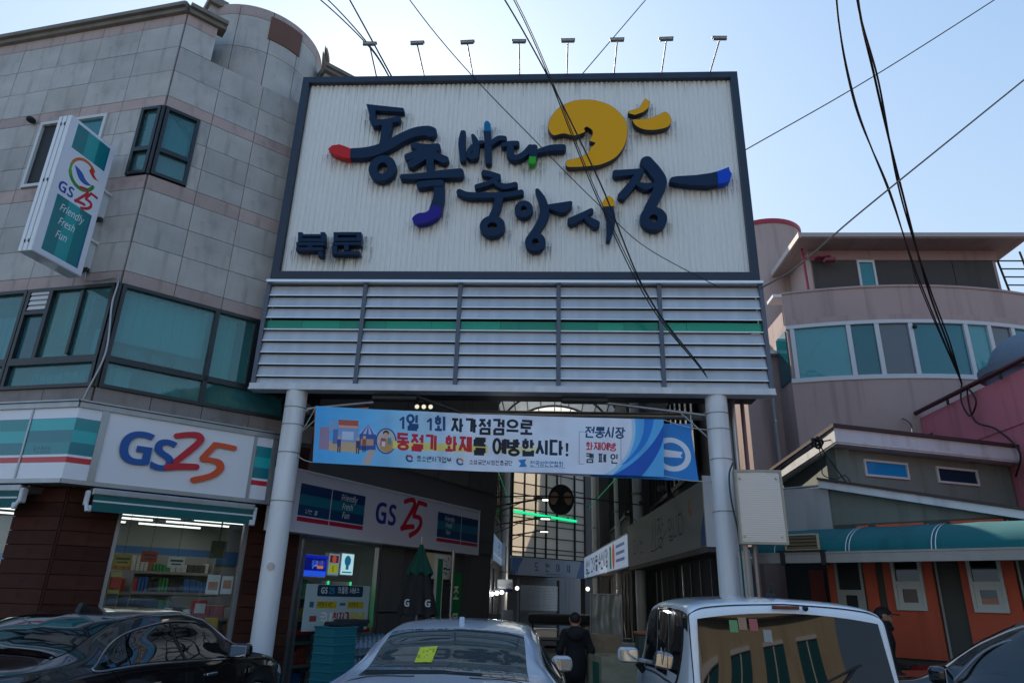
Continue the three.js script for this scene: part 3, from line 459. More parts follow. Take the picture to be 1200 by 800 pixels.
  const ang = (d) => -90 * RAD + base + d * RAD;   // 0 faces straight out of the chamfer
  mesh('tower_wall', [cyl(R - 0.035, 2.48, tc[0], 10.1, tc[2], 40)], M.joint, shop);
  for (const [y0, y1, ms] of [[12.30, 12.56, K], [11.52, 12.30, G], [10.3, 11.52, G]]) for (const [a, b] of [[-80, -58], [-58, -36], [-36, -8], [-8, 18], [18, 44], [44, 68], [68, 92]]) mesh('stone_panel', arcPanel(ang(a) + 0.005, ang(b) - 0.005, y0 + 0.005, y1 - 0.005), pick(ms), shop);
  const ringGeo = (r0, r1, y0, y1) => { const s = new THREE.Shape(); s.absarc(0, 0, r1, 0, 7); const h = new THREE.Path(); h.absarc(0, 0, r0, 0, 7, true); s.holes.push(h); return new THREE.ExtrudeGeometry(s, { depth: y1 - y0, bevelEnabled: false, curveSegments: 40 }).rotateX(-Math.PI / 2).translate(tc[0], y0, tc[2]); };
  mesh('cornice', [ringGeo(R - 0.2, R + 0.09, 12.52, 12.60), ringGeo(R - 0.2, R + 0.16, 12.601, 12.70), ringGeo(R - 0.2, R + 0.12, 12.701, 12.74)], M.cornice, shop);
  mesh('rust_plaque', arcPanel(ang(-10), ang(20), 11.86, 12.42, R + 0.002, R + 0.02), stone(0.19, 0.085, 0.06), shop);
  mesh('tower_wall', [FC.geo(bl(2.75, 3.4, 10.15, 11.95, -0.9, -0.25))], M.grey[3], shop); mesh('tower_wall', [FC.geo(bl(0.42, 0.64, 10.15, 12.5, -1.8, -0.62))], M.grey[3], shop);
  mesh('cornice', [FC.geo(bl(2.70, 3.48, 11.95, 12.03, -0.9, -0.14)), FC.geo(bl(2.70, 3.5, 12.03, 12.11, -0.9, -0.09))], M.cornice, shop); mesh('cornice', [FC.geo(bl(0.36, 0.72, 12.5, 12.66, -1.9, -0.52))], M.cornice, shop);
  mesh('ledge', [FC.geo(bl(0.53, 3.4, 10.17, 10.26, -0.5, 0.02))], M.grey[1], shop);
  // brown board cladding at the ground floor
  const nP = 15, ph = 0.187;
  for (const [F, a, b] of [[FL, -0.80, -0.012], [FC, 0.012, 0.665], [FC, 2.56, 3.4], [FL, -7, -4.6]]) for (let k = 0; k < nP; k++) F.put(mesh('plank', sharedBox(b - a, ph - 0.01, 0.03), pick(M.planks), shop), (a + b) / 2, 0.13 + ph * (k + 0.5), 0.015);
  mesh('corner_trim', [cyl(0.022, 2.9, 0, 0.1, 0, 8)], M.planks[0], shop);
  const wallT = (F, a, b, y0, y1) => F.geo(bl(a, b, y0, y1, -0.16, -0.004));
  mesh('wall', [wallT(FL, -0.80, 0, 0, 4.02), wallT(FC, 0.06, 0.665, 0, 4.02), wallT(FC, 2.56, 3.4, 0, 4.02), wallT(FL, -7, -4.6, 0, 4.02), wallT(FL, -4.6, -0.8, 2.78, 4.02), wallT(FC, 0.665, 2.56, 2.78, 4.02), wallT(FC, 0.665, 2.56, 0.12, 0.42), wallT(FL, -4.6, -0.8, 0.12, 0.42)], M.planks[0], shop);
  // shop windows
  const winS = (F, a, b, mids) => { const f = mesh('window', F.geo(merge([bl(a, b, 0.42, 0.49, -0.11, -0.03), bl(a, b, 2.70, 2.78, -0.11, -0.03), bl(a, a + 0.06, 0.49, 2.70, -0.11, -0.03), bl(b - 0.07, b, 0.49, 2.70, -0.11, -0.03), ...mids.map((m) => bl(m - 0.025, m + 0.025, 0.49, 2.7, -0.1, -0.04))])), M.alu, shop); mesh('pane', F.geo(bl(a + 0.06, b - 0.07, 0.49, 2.70, -0.075, -0.069)), M.glassClear, f); };
  winS(FC, 0.665, 2.56, []); winS(FL, -4.6, -0.80, [-2.4]);
  // alley front: glazed first bay, then cladding panels up to the roof
  const bay = mesh('window', FA.geo(merge([bl(0.02, 0.09, 0.05, 2.62, -0.1, 0), bl(2.14, 2.24, 0.05, 2.62, -0.1, 0), bl(0.09, 2.14, 2.52, 2.62, -0.1, 0), bl(0.09, 2.14, 0.05, 0.16, -0.1, 0), bl(0.16, 0.22, 0.16, 2.52, -0.09, -0.01)])), M.steel, shop);
  mesh('pane', FA.geo(bl(0.22, 2.14, 0.16, 2.52, -0.06, -0.054)), M.glassClear, bay); mesh('pane', FA.geo(bl(0.09, 0.16, 0.16, 2.52, -0.058, -0.052)), M.glassClear, bay);
  mesh('red_strip', FA.geo(bl(0.10, 2.12, 1.03, 1.10, -0.05, -0.044)), mat(0.42, 0.012, 0.012, 0.4), bay);
  const clad = [0.9, 1, 1.1].map((k) => wall(0.125 * k, 0.12 * k, 0.115 * k));
  for (let k = 0; k < 4; k++) for (let j = 0; j < 2; j++) mesh('cladding_panel', FA.geo(bl(2.27 + k * 0.72, 2.27 + k * 0.72 + 0.70, 0.05 + j * 1.32, 0.05 + j * 1.32 + 1.29, -0.05, 0.0)), pick(clad), shop);
  for (let k = 0; k < 5; k++) for (let j = 0; j < 4; j++) mesh('cladding_panel', FA.geo(bl(0.05 + k * 1.3, 0.05 + k * 1.3 + 1.275, 4.1 + j * 1.5, 4.1 + j * 1.5 + 1.47, 0.0, 0.04)), pick(clad), shop);
  mesh('wall', [FA.geo(bl(2.25, 6.6, 0, 2.66, -0.2, -0.06)), FA.geo(bl(0, 6.6, 2.66, 4.02, -0.2, -0.02))], clad[0], shop);
  // shop interior shell
  const inner = [FL.at(-4.7, 0, -0.2), FL.at(-0.1, 0, -0.2), FC.at(3.35, 0, -0.25), FA.at(2.2, 0, -0.25), FA.at(2.2, 0, -4.2), [FL.at(-4.7, 0, 0)[0], 0, -7.0]];
  mesh('shop_floor', [poly(inner, 0.02, 0.1)], mat(0.45, 0.44, 0.42, 0.4), shop);
  mesh('shop_ceiling', [poly(inner, 2.86, 2.95)], mat(0.55, 0.56, 0.56, 0.7), shop);
  mesh('shop_wall', [FC.geo(bl(-4.2, 4.2, 0.1, 2.86, -4.0, -3.9)), FL.geo(bl(-4.75, -4.65, 0.1, 2.86, -5.5, -0.25)), FA.geo(bl(2.25, 2.35, 0.0, 4.0, -5.5, -0.2)), FA.geo(bl(-3.4, 2.3, 0.0, 4.0, -5.0, -4.9))], mat(0.28, 0.29, 0.29, 0.7), shop);
  mesh('shop_frieze', [FC.geo(bl(-3.6, 3.9, 2.16, 2.42, -3.9, -3.84))], mat(0.01, 0.12, 0.36, 0.4), shop);
  // conduit and cable on the corner
  mesh('conduit', [tube([FL.at(-0.62, 6.35, 0.1), FL.at(-0.6, 6.15, 0.08), FL.at(-0.3, 6.12, 0.07), FL.at(0.01, 6.1, 0.09), FL.at(0.03, 5.7, 0.1), FC.at(0.01, 4.9, 0.1), FL.at(-0.02, 4.3, 0.1), FL.at(-0.08, 4.06, 0.1)], 0.016, 50)], M.alu, shop);
}
// security camera under the pink band
{
  const F = frame(CX, CZ, -10 * RAD), t = thing('security_camera', 'small black dome camera under the pink stone band left of the white window', 'security camera', F.at(-2.68, 9.44, 0.12), F.t);
  mesh('mount', [bx(0.05, 0.05, 0.1, 0, 0.01, -0.05)], M.white, t); mesh('dome', [new THREE.SphereGeometry(0.07, 16, 12).scale(1, 0.8, 1.2)], M.black, t);
}
// ------------------------------------------------------------------ shop signs
const FLw = frame(CX, CZ, -10 * RAD), FCw = frame(CX, CZ, 43 * RAD), FAw = frame(-4.05, -11.11, Math.atan2(0.906, 0.423));
const blueC = '#0b4ea2', redC = '#c8202f', orgC = '#e8562a';
const stripes = (g, w, h, o = {}) => {
  const c = o.dark ? ['#0a3f70', '#0b7f92', '#0a4a78'] : ['#0f8a92', '#19b0b4', '#0d7a86'];
  g.fillStyle = '#e6e8f0'; g.fillRect(0, 0, w, h);
  const a = o.top ?? 0.17, b = o.bot ?? 0.66, n = 3;
  for (let k = 0; k < n; k++) { g.fillStyle = c[(k + (o.shift || 0)) % 3]; g.fillRect(0, h * (a + (b - a) * k / n), w, h * (b - a) / n + 1); }
  g.fillStyle = '#1c5fae'; g.fillRect(0, h * a - 2, w, 3);
  g.fillStyle = redC; g.fillRect(0, h * (b + 0.035), w, h * 0.075);
};
const fff = (g, x, y, s, lead) => { g.save(); g.fillStyle = '#f2f6f6'; g.textAlign = 'center'; g.translate(x, y); g.transform(1, 0, -0.16, 1, 0, 0); ['Friendly', 'Fresh', 'Fun'].forEach((t, i) => { g.font = `${s}px sans-serif`; g.save(); g.scale(0.82, 1.08); g.fillText(t, 0, i * lead); g.restore(); }); g.restore(); };
function panelMesh(F, name, u0, u1, y0, y1, w, tex, parent, rough = 0.22) {
  const g = new THREE.PlaneGeometry(u1 - u0, y1 - y0); g.userData.keepUV = true;
  const b = bl(0, u1 - u0, 0, y1 - y0, -0.012, -0.003).translate(-(u1 - u0) / 2, -(y1 - y0) / 2, 0);
  const m = mesh(name, g, mat(1, 1, 1, rough, { phys: true, map: tex, clearcoat: 0.4, clearcoatRoughness: 0.15 }), parent);
  return F.put(m, (u0 + u1) / 2 , (y0 + y1) / 2, w);
}
{
  const t = thing('shop_fascia_sign', 'long white shop fascia sign with teal stripes and blue and red lettering round the corner', 'shop sign', [CX, 0, CZ]);
  const fl = FL, fc = FC, w = 0.35, cu = 0.075;
  mesh('sign_box', [fl.geo(bl(-5.2, cu - 0.01, 2.98, 4.06, 0.0, w - 0.03)), fc.geo(bl(-0.06, 2.66, 2.981, 4.059, 0.0, w - 0.032))], M.alu, t);
  const cm = w * Math.tan(26.5 * RAD) + 0.004;
  const tl = frame(0, 0, FL.t), tcf = frame(0, 0, FC.t);
  const fr = [fl.geo(bl(-5.2, cm, 4.0, 4.075, 0.05, w + 0.03)), fl.geo(bl(-5.2, cm, 2.96, 3.02, 0.05, w + 0.015)), fc.geo(bl(-cm + 0.004, 2.68, 4.001, 4.074, 0.05, w + 0.029)), fc.geo(bl(-cm + 0.004, 2.68, 2.961, 3.019, 0.05, w + 0.014)), fc.geo(bl(0.12, 0.21, 3.02, 4.0, 0.05, w + 0.02)), fc.geo(bl(2.29, 2.34, 3.02, 4.0, 0.05, w + 0.015)), fc.geo(bl(2.6, 2.68, 3.02, 4.0, 0.05, w + 0.015)), fl.geo(bl(-0.60, -0.57, 3.02, 4.0, 0.05, w + 0.012)), fl.geo(bl(-2.6, -2.56, 3.02, 4.0, 0.05, w + 0.012))];
  mesh('sign_frame', fr, M.alu, t);
  const tx = (f, W2 = 512) => canvasTex(W2, 512, f);
  panelMesh(tl, 'sign_panel', -0.58, cm - 0.004, 3.0, 4.02, w, tx((g, a, b) => { stripes(g, a, b, { shift: 1 }); write(g, '묵호중앙점', a * 0.22, b * 0.56, 44, { color: '#0b3b52', wt: 0.09, sx: 0.9 }); }), t);
  panelMesh(tcf, 'sign_panel', -cm + 0.004, 0.14, 3.0, 4.02, w, tx((g, a, b) => stripes(g, a, b), 128), t);
  panelMesh(tl, 'sign_panel', -2.58, -0.58, 3.0, 4.02, w, tx((g, a, b) => { stripes(g, a, b); }), t);
  panelMesh(tl, 'sign_panel', -5.18, -2.58, 3.0, 4.02, w, tx((g, a, b) => { g.fillStyle = '#e6e8f0'; g.fillRect(0, 0, a, b); }), t);
  const white = mat(0.80, 0.81, 0.86, 0.2, { phys: true, clearcoat: 0.5, clearcoatRoughness: 0.08, bumpMap: T.plaster, bumpScale: 0.004 });
  mesh('sign_panel', fc.geo(bl(0.21, 2.30, 3.0, 4.02, w - 0.012, w)), white, t);
  panelMesh(tcf, 'sign_panel', 2.33, 2.62, 3.0, 4.02, w, tx((g, a, b) => stripes(g, a, b), 128), t);
  const put = (g, u, y) => { g.translate(u, y, w + 0.012); return fc.geo(g); };
  const gm = mat(0.004, 0.09, 0.36, 0.35), rm = mat(0.58, 0.012, 0.03, 0.35), om = mat(0.72, 0.085, 0.02, 0.35);
  mesh('letter', put(textGeo('G', 0.47, 0.02).scale(1.1, 1, 1), 0.38, 3.32), gm, t);
  mesh('letter', put(textGeo('S', 0.45, 0.02).scale(1.12, 1, 1), 0.83, 3.28), gm, t);
  SHAPES25.two.forEach((s, i) => { if (i === 0) mesh('numeral', [SHAPES25.two.map((q, j) => put(extrude(strokeShape(q), 0.02 + j * 0.0015).scale(0.74, 0.62, 1), 1.11, 3.27))], rm, t); });
  mesh('numeral', [SHAPES25.five.map((q, j) => put(extrude(strokeShape(q), 0.02 + j * 0.0015).scale(0.74, 0.58, 1), 1.20, 3.23))], om, t);
  mesh('drip_edge', [fl.geo(bl(-5.25, 0.19, 4.08, 4.10, -0.02, w + 0.06)), fc.geo(bl(-0.19, 2.72, 4.081, 4.101, -0.02, w + 0.059))], M.alu, t);
}
{
  // projecting blade sign on the street front: its wide faces look along the street
  const t = thing('blade_sign', 'white projecting blade sign with teal blocks and a round swirl logo on the stone wall', 'shop sign', [CX, 0, CZ]);
  const u0 = -0.80, u1 = -0.56, y0 = 6.12, y1 = 8.46, w0 = 0.20, w1 = 1.10;
  mesh('sign_box', FL.geo(rb(u1 - u0, y1 - y0, w1 - w0, 0.012, (u0 + u1) / 2, (y0 + y1) / 2, (w0 + w1) / 2)), M.whitegloss, t);
  mesh('edge_seam', FL.geo(merge([0.32, 0.68].map((k) => bl(u0 + 0.24 * k - 0.006, u0 + 0.24 * k + 0.006, y0 + 0.01, y1 - 0.01, w1 - 0.01, w1 + 0.004)))), M.alu, t);
  for (const y of [y0 + 0.16, y0 + 1.18, y1 - 0.16]) for (const k of [0.36, 0.64]) mesh('bolt', FL.geo(bx(0.012, 0.05, 0.02, u0 + 0.24 * k, y, w1 + 0.004)), M.darkmetal, t);
  const tex = canvasTex(512, 1330, (g, w, h) => {
    g.fillStyle = '#e9ecf6'; g.fillRect(0, 0, w, h);
    const blk = (y, hh) => { const c = ['#0c7f86', '#17a5a8', '#0c7f86']; for (let k = 0; k < 3; k++) { g.fillStyle = c[k]; g.fillRect(w * (0.14 + 0.25 * k), y, w * 0.25 + 1, hh); } g.fillStyle = '#12509a'; g.fillRect(w * 0.86, y, w * 0.02, hh); };
    blk(h * 0.02, h * 0.19); blk(h * 0.565, h * 0.40);
    // swirl
    const X = w * 0.50, Y = h * 0.335, R = w * 0.27;
    g.lineCap = 'round';
    const arc = (c, lw, a, b, dx = 0, dy = 0, r = R, sq = 1) => { g.strokeStyle = c; g.lineWidth = lw; g.beginPath(); g.ellipse(X + dx, Y + dy, r, r * sq, 0, a, b); g.stroke(); };
    arc('#2c8f3c', R * 0.26, 0.35, Math.PI * 0.9); arc('#5aa836', R * 0.18, Math.PI * 0.85, Math.PI * 1.15);
    arc('#d9641e', R * 0.20, Math.PI * 1.12, Math.PI * 1.75); g.fillStyle = '#cc3a22'; g.beginPath(); g.moveTo(X + R * 0.5, Y - R * 0.95); g.quadraticCurveTo(X + R * 0.9, Y - R * 0.2, X + R * 1.3, Y - R * 0.35); g.quadraticCurveTo(X + R * 0.8, Y - R * 0.05, X + R * 0.35, Y - R * 0.55); g.fill();
    g.fillStyle = '#1d5fb0'; g.beginPath(); g.moveTo(X - R * 0.75, Y - R * 0.25); g.quadraticCurveTo(X - R * 0.1, Y - R * 0.2, X + R * 0.15, Y + R * 0.1); g.quadraticCurveTo(X + R * 0.5, Y + R * 0.35, X + R * 0.85, Y + R * 0.3); g.quadraticCurveTo(X + R * 0.2, Y + R * 0.75, X - R * 0.3, Y + R * 0.35); g.quadraticCurveTo(X - R * 0.55, Y + R * 0.1, X - R * 0.75, Y - R * 0.25); g.fill();
    g.fillStyle = blueC; g.font = `bold ${w * 0.27}px sans-serif`; g.fillText('GS', w * 0.10, h * 0.54);
    draw25(g, w * 0.50, h * 0.553, w * 0.37, redC, redC);
    fff(g, w * 0.50, h * 0.66, w * 0.17, w * 0.22);
  });
  for (const s of [1, -1]) {
    const g = new THREE.PlaneGeometry(w1 - w0 - 0.03, y1 - y0 - 0.03).rotateY(s * Math.PI / 2); g.userData.keepUV = true;
    g.translate(s > 0 ? u1 + 0.004 : u0 - 0.004, (y0 + y1) / 2, (w0 + w1) / 2);
    mesh('printed_face', FL.geo(g), mat(1, 1, 1, 0.22, { phys: true, map: tex, clearcoat: 0.4 }), t);
  }
  for (const y of [7.45, 6.55]) { mesh('bracket', [FL.geo(bl(-0.74, -0.62, y - 0.22, y + 0.22, 0.03, 0.2)), FL.geo(bl(-0.78, -0.58, y + 0.22, y + 0.26, 0.0, 0.2))], M.white, t); mesh('clamp', [FL.geo(bx(0.16, 0.06, 0.06, -0.66, y - 0.25, 0.1))], M.darkmetal, t); }
}
for (const [F, u0, u1, lab, d0] of [[FCw, 0.22, 2.47, 'rolled teal fabric awning with white stripe above the chamfered shop window', 0.30], [FLw, -4.4, -0.42, 'teal awning at the far left edge under the striped fascia panels', 0.30]]) {
  const L = u1 - u0, t = thing('window_awning', lab, 'awning', F.at((u0 + u1) / 2, 2.6, 0), F.t);
  mesh('cassette', [rb(L, 0.1, 0.16, 0.02, 0, 0.29, d0), bl(-L / 2, L / 2, 0.25, 0.345, 0.0, d0 - 0.06)], M.alu, t);
  mesh('valance', [bl(-L / 2 + 0.03, L / 2 - 0.02, 0.03, 0.265, d0 + 0.06, d0 + 0.068), bx(L - 0.05, 0.012, 0.16, 0, 0.258, d0)], M.teal, t);
  mesh('white_stripe', [bl(-L / 2 + 0.03, L / 2 - 0.02, 0.155, 0.178, d0 + 0.069, d0 + 0.073)], M.white, t);
  for (const s of [-1, 1]) { const e = s * (L / 2 - 0.02) + (s < 0 ? -0.06 : 0.03); mesh('arm_bracket', [rb(0.06, 0.2, 0.1, 0.02, e, 0.2, d0 + 0.02), bar([e, 0.14, d0 + 0.05], [e - 0.02 * s, 0.02, d0 + 0.1], 0.025), rb(0.05, 0.09, 0.07, 0.02, e - 0.05 * s, 0.06, d0 + 0.06)], M.white, t); }
}
{
  // sign over the alley entrance of the shop
  const t = thing('alley_shop_sign', 'long white illuminated style shop sign with blue stripe blocks inside the alley entrance', 'shop sign', [-4.05, 0, -11.11], FAw.t);
  const L = 5.8, y0 = 2.6, y1 = 3.54;
  mesh('sign_box', [bl(-0.30, L, y0, y1, -0.30, -0.012)], M.white, t);
  mesh('end_cap', [bl(-0.33, -0.302, y0 - 0.02, y1 + 0.02, -0.31, 0.0), bl(-0.315, -0.29, y0 + 0.01, y1 - 0.01, -0.006, 0.012)], M.white, t);
  const tex = canvasTex(2048, 332, (g, w, h) => {
    g.fillStyle = '#cfd0dd'; g.fillRect(0, 0, w, h);
    const X = (u) => (u + 0.3) / (L + 0.3) * w;
    const block = (a, b, alt) => { const x0 = X(a), x1 = X(b), t0 = h * 0.20, t1 = h * 0.74; ['#0a3565', '#0a6f88', '#0a3d6c'].forEach((c, k) => { g.fillStyle = c; g.fillRect(x0, t0 + (t1 - t0) * k / 3, x1 - x0, (t1 - t0) / 3 + 1); }); g.fillStyle = '#b4143c'; g.fillRect(x0, t1 + 8, x1 - x0, h * 0.075); return [x0, x1]; };
    let [a] = block(0.04, 0.78); block(0.80, 1.68); block(4.08, 5.02); block(5.04, 5.76);
    write(g, '나는', a + 60, h * 0.62, 26, { color: '#e8eef2', wt: 0.1, slant: 0.1 }); draw25(g, a + 128, h * 0.70, 24, '#e8eef2', '#e8eef2');
    fff(g, X(1.24), h * 0.36, 48, 48); fff(g, X(4.55), h * 0.36, 44, 46);
    g.fillStyle = '#0d2f8a'; g.font = `bold ${h * 0.56}px sans-serif`; g.save(); g.translate(X(1.98), h * 0.66); g.scale(0.98, 1.02); g.fillText('GS', 0, 0); g.restore();
    draw25(g, X(2.86), h * 0.76, h * 0.72, '#c01530', '#c01530');
  });
  const g = new THREE.PlaneGeometry(L + 0.3, y1 - y0); g.userData.keepUV = true; g.translate((L - 0.3) / 2, (y0 + y1) / 2, 0);
  mesh('sign_panel', g, mat(1, 1, 1, 0.3, { phys: true, map: tex, clearcoat: 0.3, clearcoatRoughness: 0.2 }), t);
  mesh('sign_frame', [bl(-0.3, L + 0.02, y1, y1 + 0.03, -0.3, 0.02), bl(-0.3, L + 0.02, y0 - 0.03, y0, -0.3, 0.02), bl(L, L + 0.02, y0, y1, -0.3, 0.012)], M.white, t);
}
// ------------------------------------------------------------------ lamps: a glowing mesh and a light of its size
function areaLight(w, h, k, pos, look, color = 0xffffff) {
  const l = new THREE.RectAreaLight(color, k, w, h); l.position.set(...pos); l.lookAt(...look); scene.add(l); return l;
}
const tubeGlow = glow(1, 1, 0.97, 1.15, 0.7), ledGlow = glow(1, 0.98, 0.92, 2.0, 0.7);
// ------------------------------------------------------------------ inside the shop
{
  const proto = new THREE.Group();
  mesh('housing', [bx(1.15, 0.03, 0.11, 0, 0.05, 0)], M.white, proto); mesh('tube', [bx(1.12, 0.026, 0.03, 0, 0.018, 0)], tubeGlow, proto);
  const rows = [-0.9, -1.7, -2.5, -3.4];
  let first = true; const nr = ['nearest the chamfered window', 'second from the front', 'third from the front', 'at the back'], nc = ['left', 'middle', 'right'];
  rows.forEach((w, j) => [0.3, 1.65, 3.0].forEach((u, i) => {
    const f = first ? proto : proto.clone(); first = false; f.name = numbered('ceiling_lamp'); scene.add(f); FCw.put(f, u - j * 0.25, 2.79, w);
    tag(f, `white fluorescent tube on the shop ceiling, ${nc[i]} of the row ${nr[j]}`, 'ceiling lamp', 'fluorescent tubes on the shop ceiling');
  }));
  for (const [u, w] of [[0.6, -1.3], [2.4, -1.6], [0.6, -3.0], [3.0, -3.0]]) areaLight(1.2, 0.2, 1.8, FCw.at(u, 2.77, w), FCw.at(u, 0, w));
  areaLight(1.2, 0.2, 1.8, FLw.at(-2.5, 2.77, -1.6), FLw.at(-2.5, 0, -1.6));
}
const goodsCols = [[0.5, 0.04, 0.03], [0.6, 0.38, 0.03], [0.04, 0.13, 0.40], [0.5, 0.5, 0.48], [0.04, 0.24, 0.08], [0.30, 0.12, 0.04], [0.5, 0.16, 0.2], [0.04, 0.04, 0.05]].map((c) => mat(...c, 0.5));
const rackM = mat(0.26, 0.26, 0.27, 0.5);
const tintGeo = (g, c) => { const n = g.attributes.position.count, a = new Float32Array(n * 3); for (let i = 0; i < n; i++) a.set(c, i * 3); g.setAttribute('color', new THREE.BufferAttribute(a, 3)); return g; };
function shelf(label, F, u, w, turn, len, n, y0 = 0.1) {
  const t = thing('store_shelf', label, 'shelf', F.at(u, y0, w), F.t + turn, 'shelves of goods inside the shop');
  mesh('rack', [bx(len, n * 0.36 + 0.05, 0.03, 0, (n * 0.36) / 2, -0.2), bx(0.03, n * 0.36, 0.4, -len / 2, n * 0.18, 0), bx(0.03, n * 0.36, 0.4, len / 2, n * 0.18, 0)], rackM, t);
  for (let k = 0; k < n; k++) {
    mesh('shelf_board', [bx(len - 0.04, 0.025, 0.40, 0, 0.05 + k * 0.36, 0.0), bx(len - 0.04, 0.05, 0.012, 0, 0.05 + k * 0.36, 0.207)], rackM, t);
    const by = {}; let x = -len / 2 + 0.06;
    while (x < len / 2 - 0.1) { const w2 = rnd(0.05, 0.13), h = rnd(0.12, 0.28), c = Math.floor(rnd(8)), m = 1 + Math.floor(rnd(3)); for (let q = 0; q < m && x < len / 2 - 0.1; q++) { (by[c] ||= []).push(rb(w2 - 0.008, h, 0.16, 0.012, x + w2 / 2, 0.065 + k * 0.36 + h / 2, 0.08)); x += w2; } }
    for (const c in by) tag(mesh('goods', by[c], goodsCols[c], t), null, null, null, 'stuff');
  }
  return t;
}
shelf('white shop shelf of packaged goods behind the chamfered window, toward its left edge', FCw, 0.7, -1.5, 0.35, 1.3, 5);
shelf('white shop shelf of packaged goods behind the chamfered window, toward its right edge', FCw, 2.5, -1.2, -0.3, 1.2, 4);
shelf('long white wall shelf of goods along the back of the shop', FCw, 1.2, -3.6, 0, 4.0, 6);
shelf('white shop shelf of goods behind the street front window at the far left', FLw, -1.7, -1.6, 0.1, 1.7, 5);
{
  const t = thing('window_notice', 'white paper notice standing low behind the chamfered shop window', 'notice', FCw.at(1.1, 1.28, -0.12), FCw.t);
  mesh('paper', [bx(0.44, 0.16, 0.006)], M.white, t); mesh('printed_line', [bx(0.36, 0.02, 0.004, 0, 0.03, 0.005), bx(0.3, 0.015, 0.004, 0, -0.02, 0.005)], M.darkmetal, t);
  const s = thing('bread_poster', 'pair of pale food posters hanging inside the right edge of the chamfered window', 'poster', FCw.at(2.18, 1.75, -0.12), FCw.t);
  mesh('paper', [bx(0.19, 0.28, 0.006), bx(0.17, 0.26, 0.006, 0.21, 0.0, 0)], M.white, s); mesh('picture', [bx(0.14, 0.12, 0.004, 0, -0.02, 0.005), bx(0.12, 0.12, 0.004, 0.21, 0.01, 0.005)], mat(0.5, 0.22, 0.14, 0.6), s);
  const b = thing('monitor', 'black box monitor high inside the right corner of the chamfered window', 'monitor', FCw.at(2.28, 2.28, -0.45), FCw.t);
  mesh('screen', [rb(0.24, 0.26, 0.06, 0.015)], M.black, b); mesh('mount', [bar([0, 0.12, -0.02], [0, 0.58, -0.02], 0.012)], M.darkmetal, b);
}
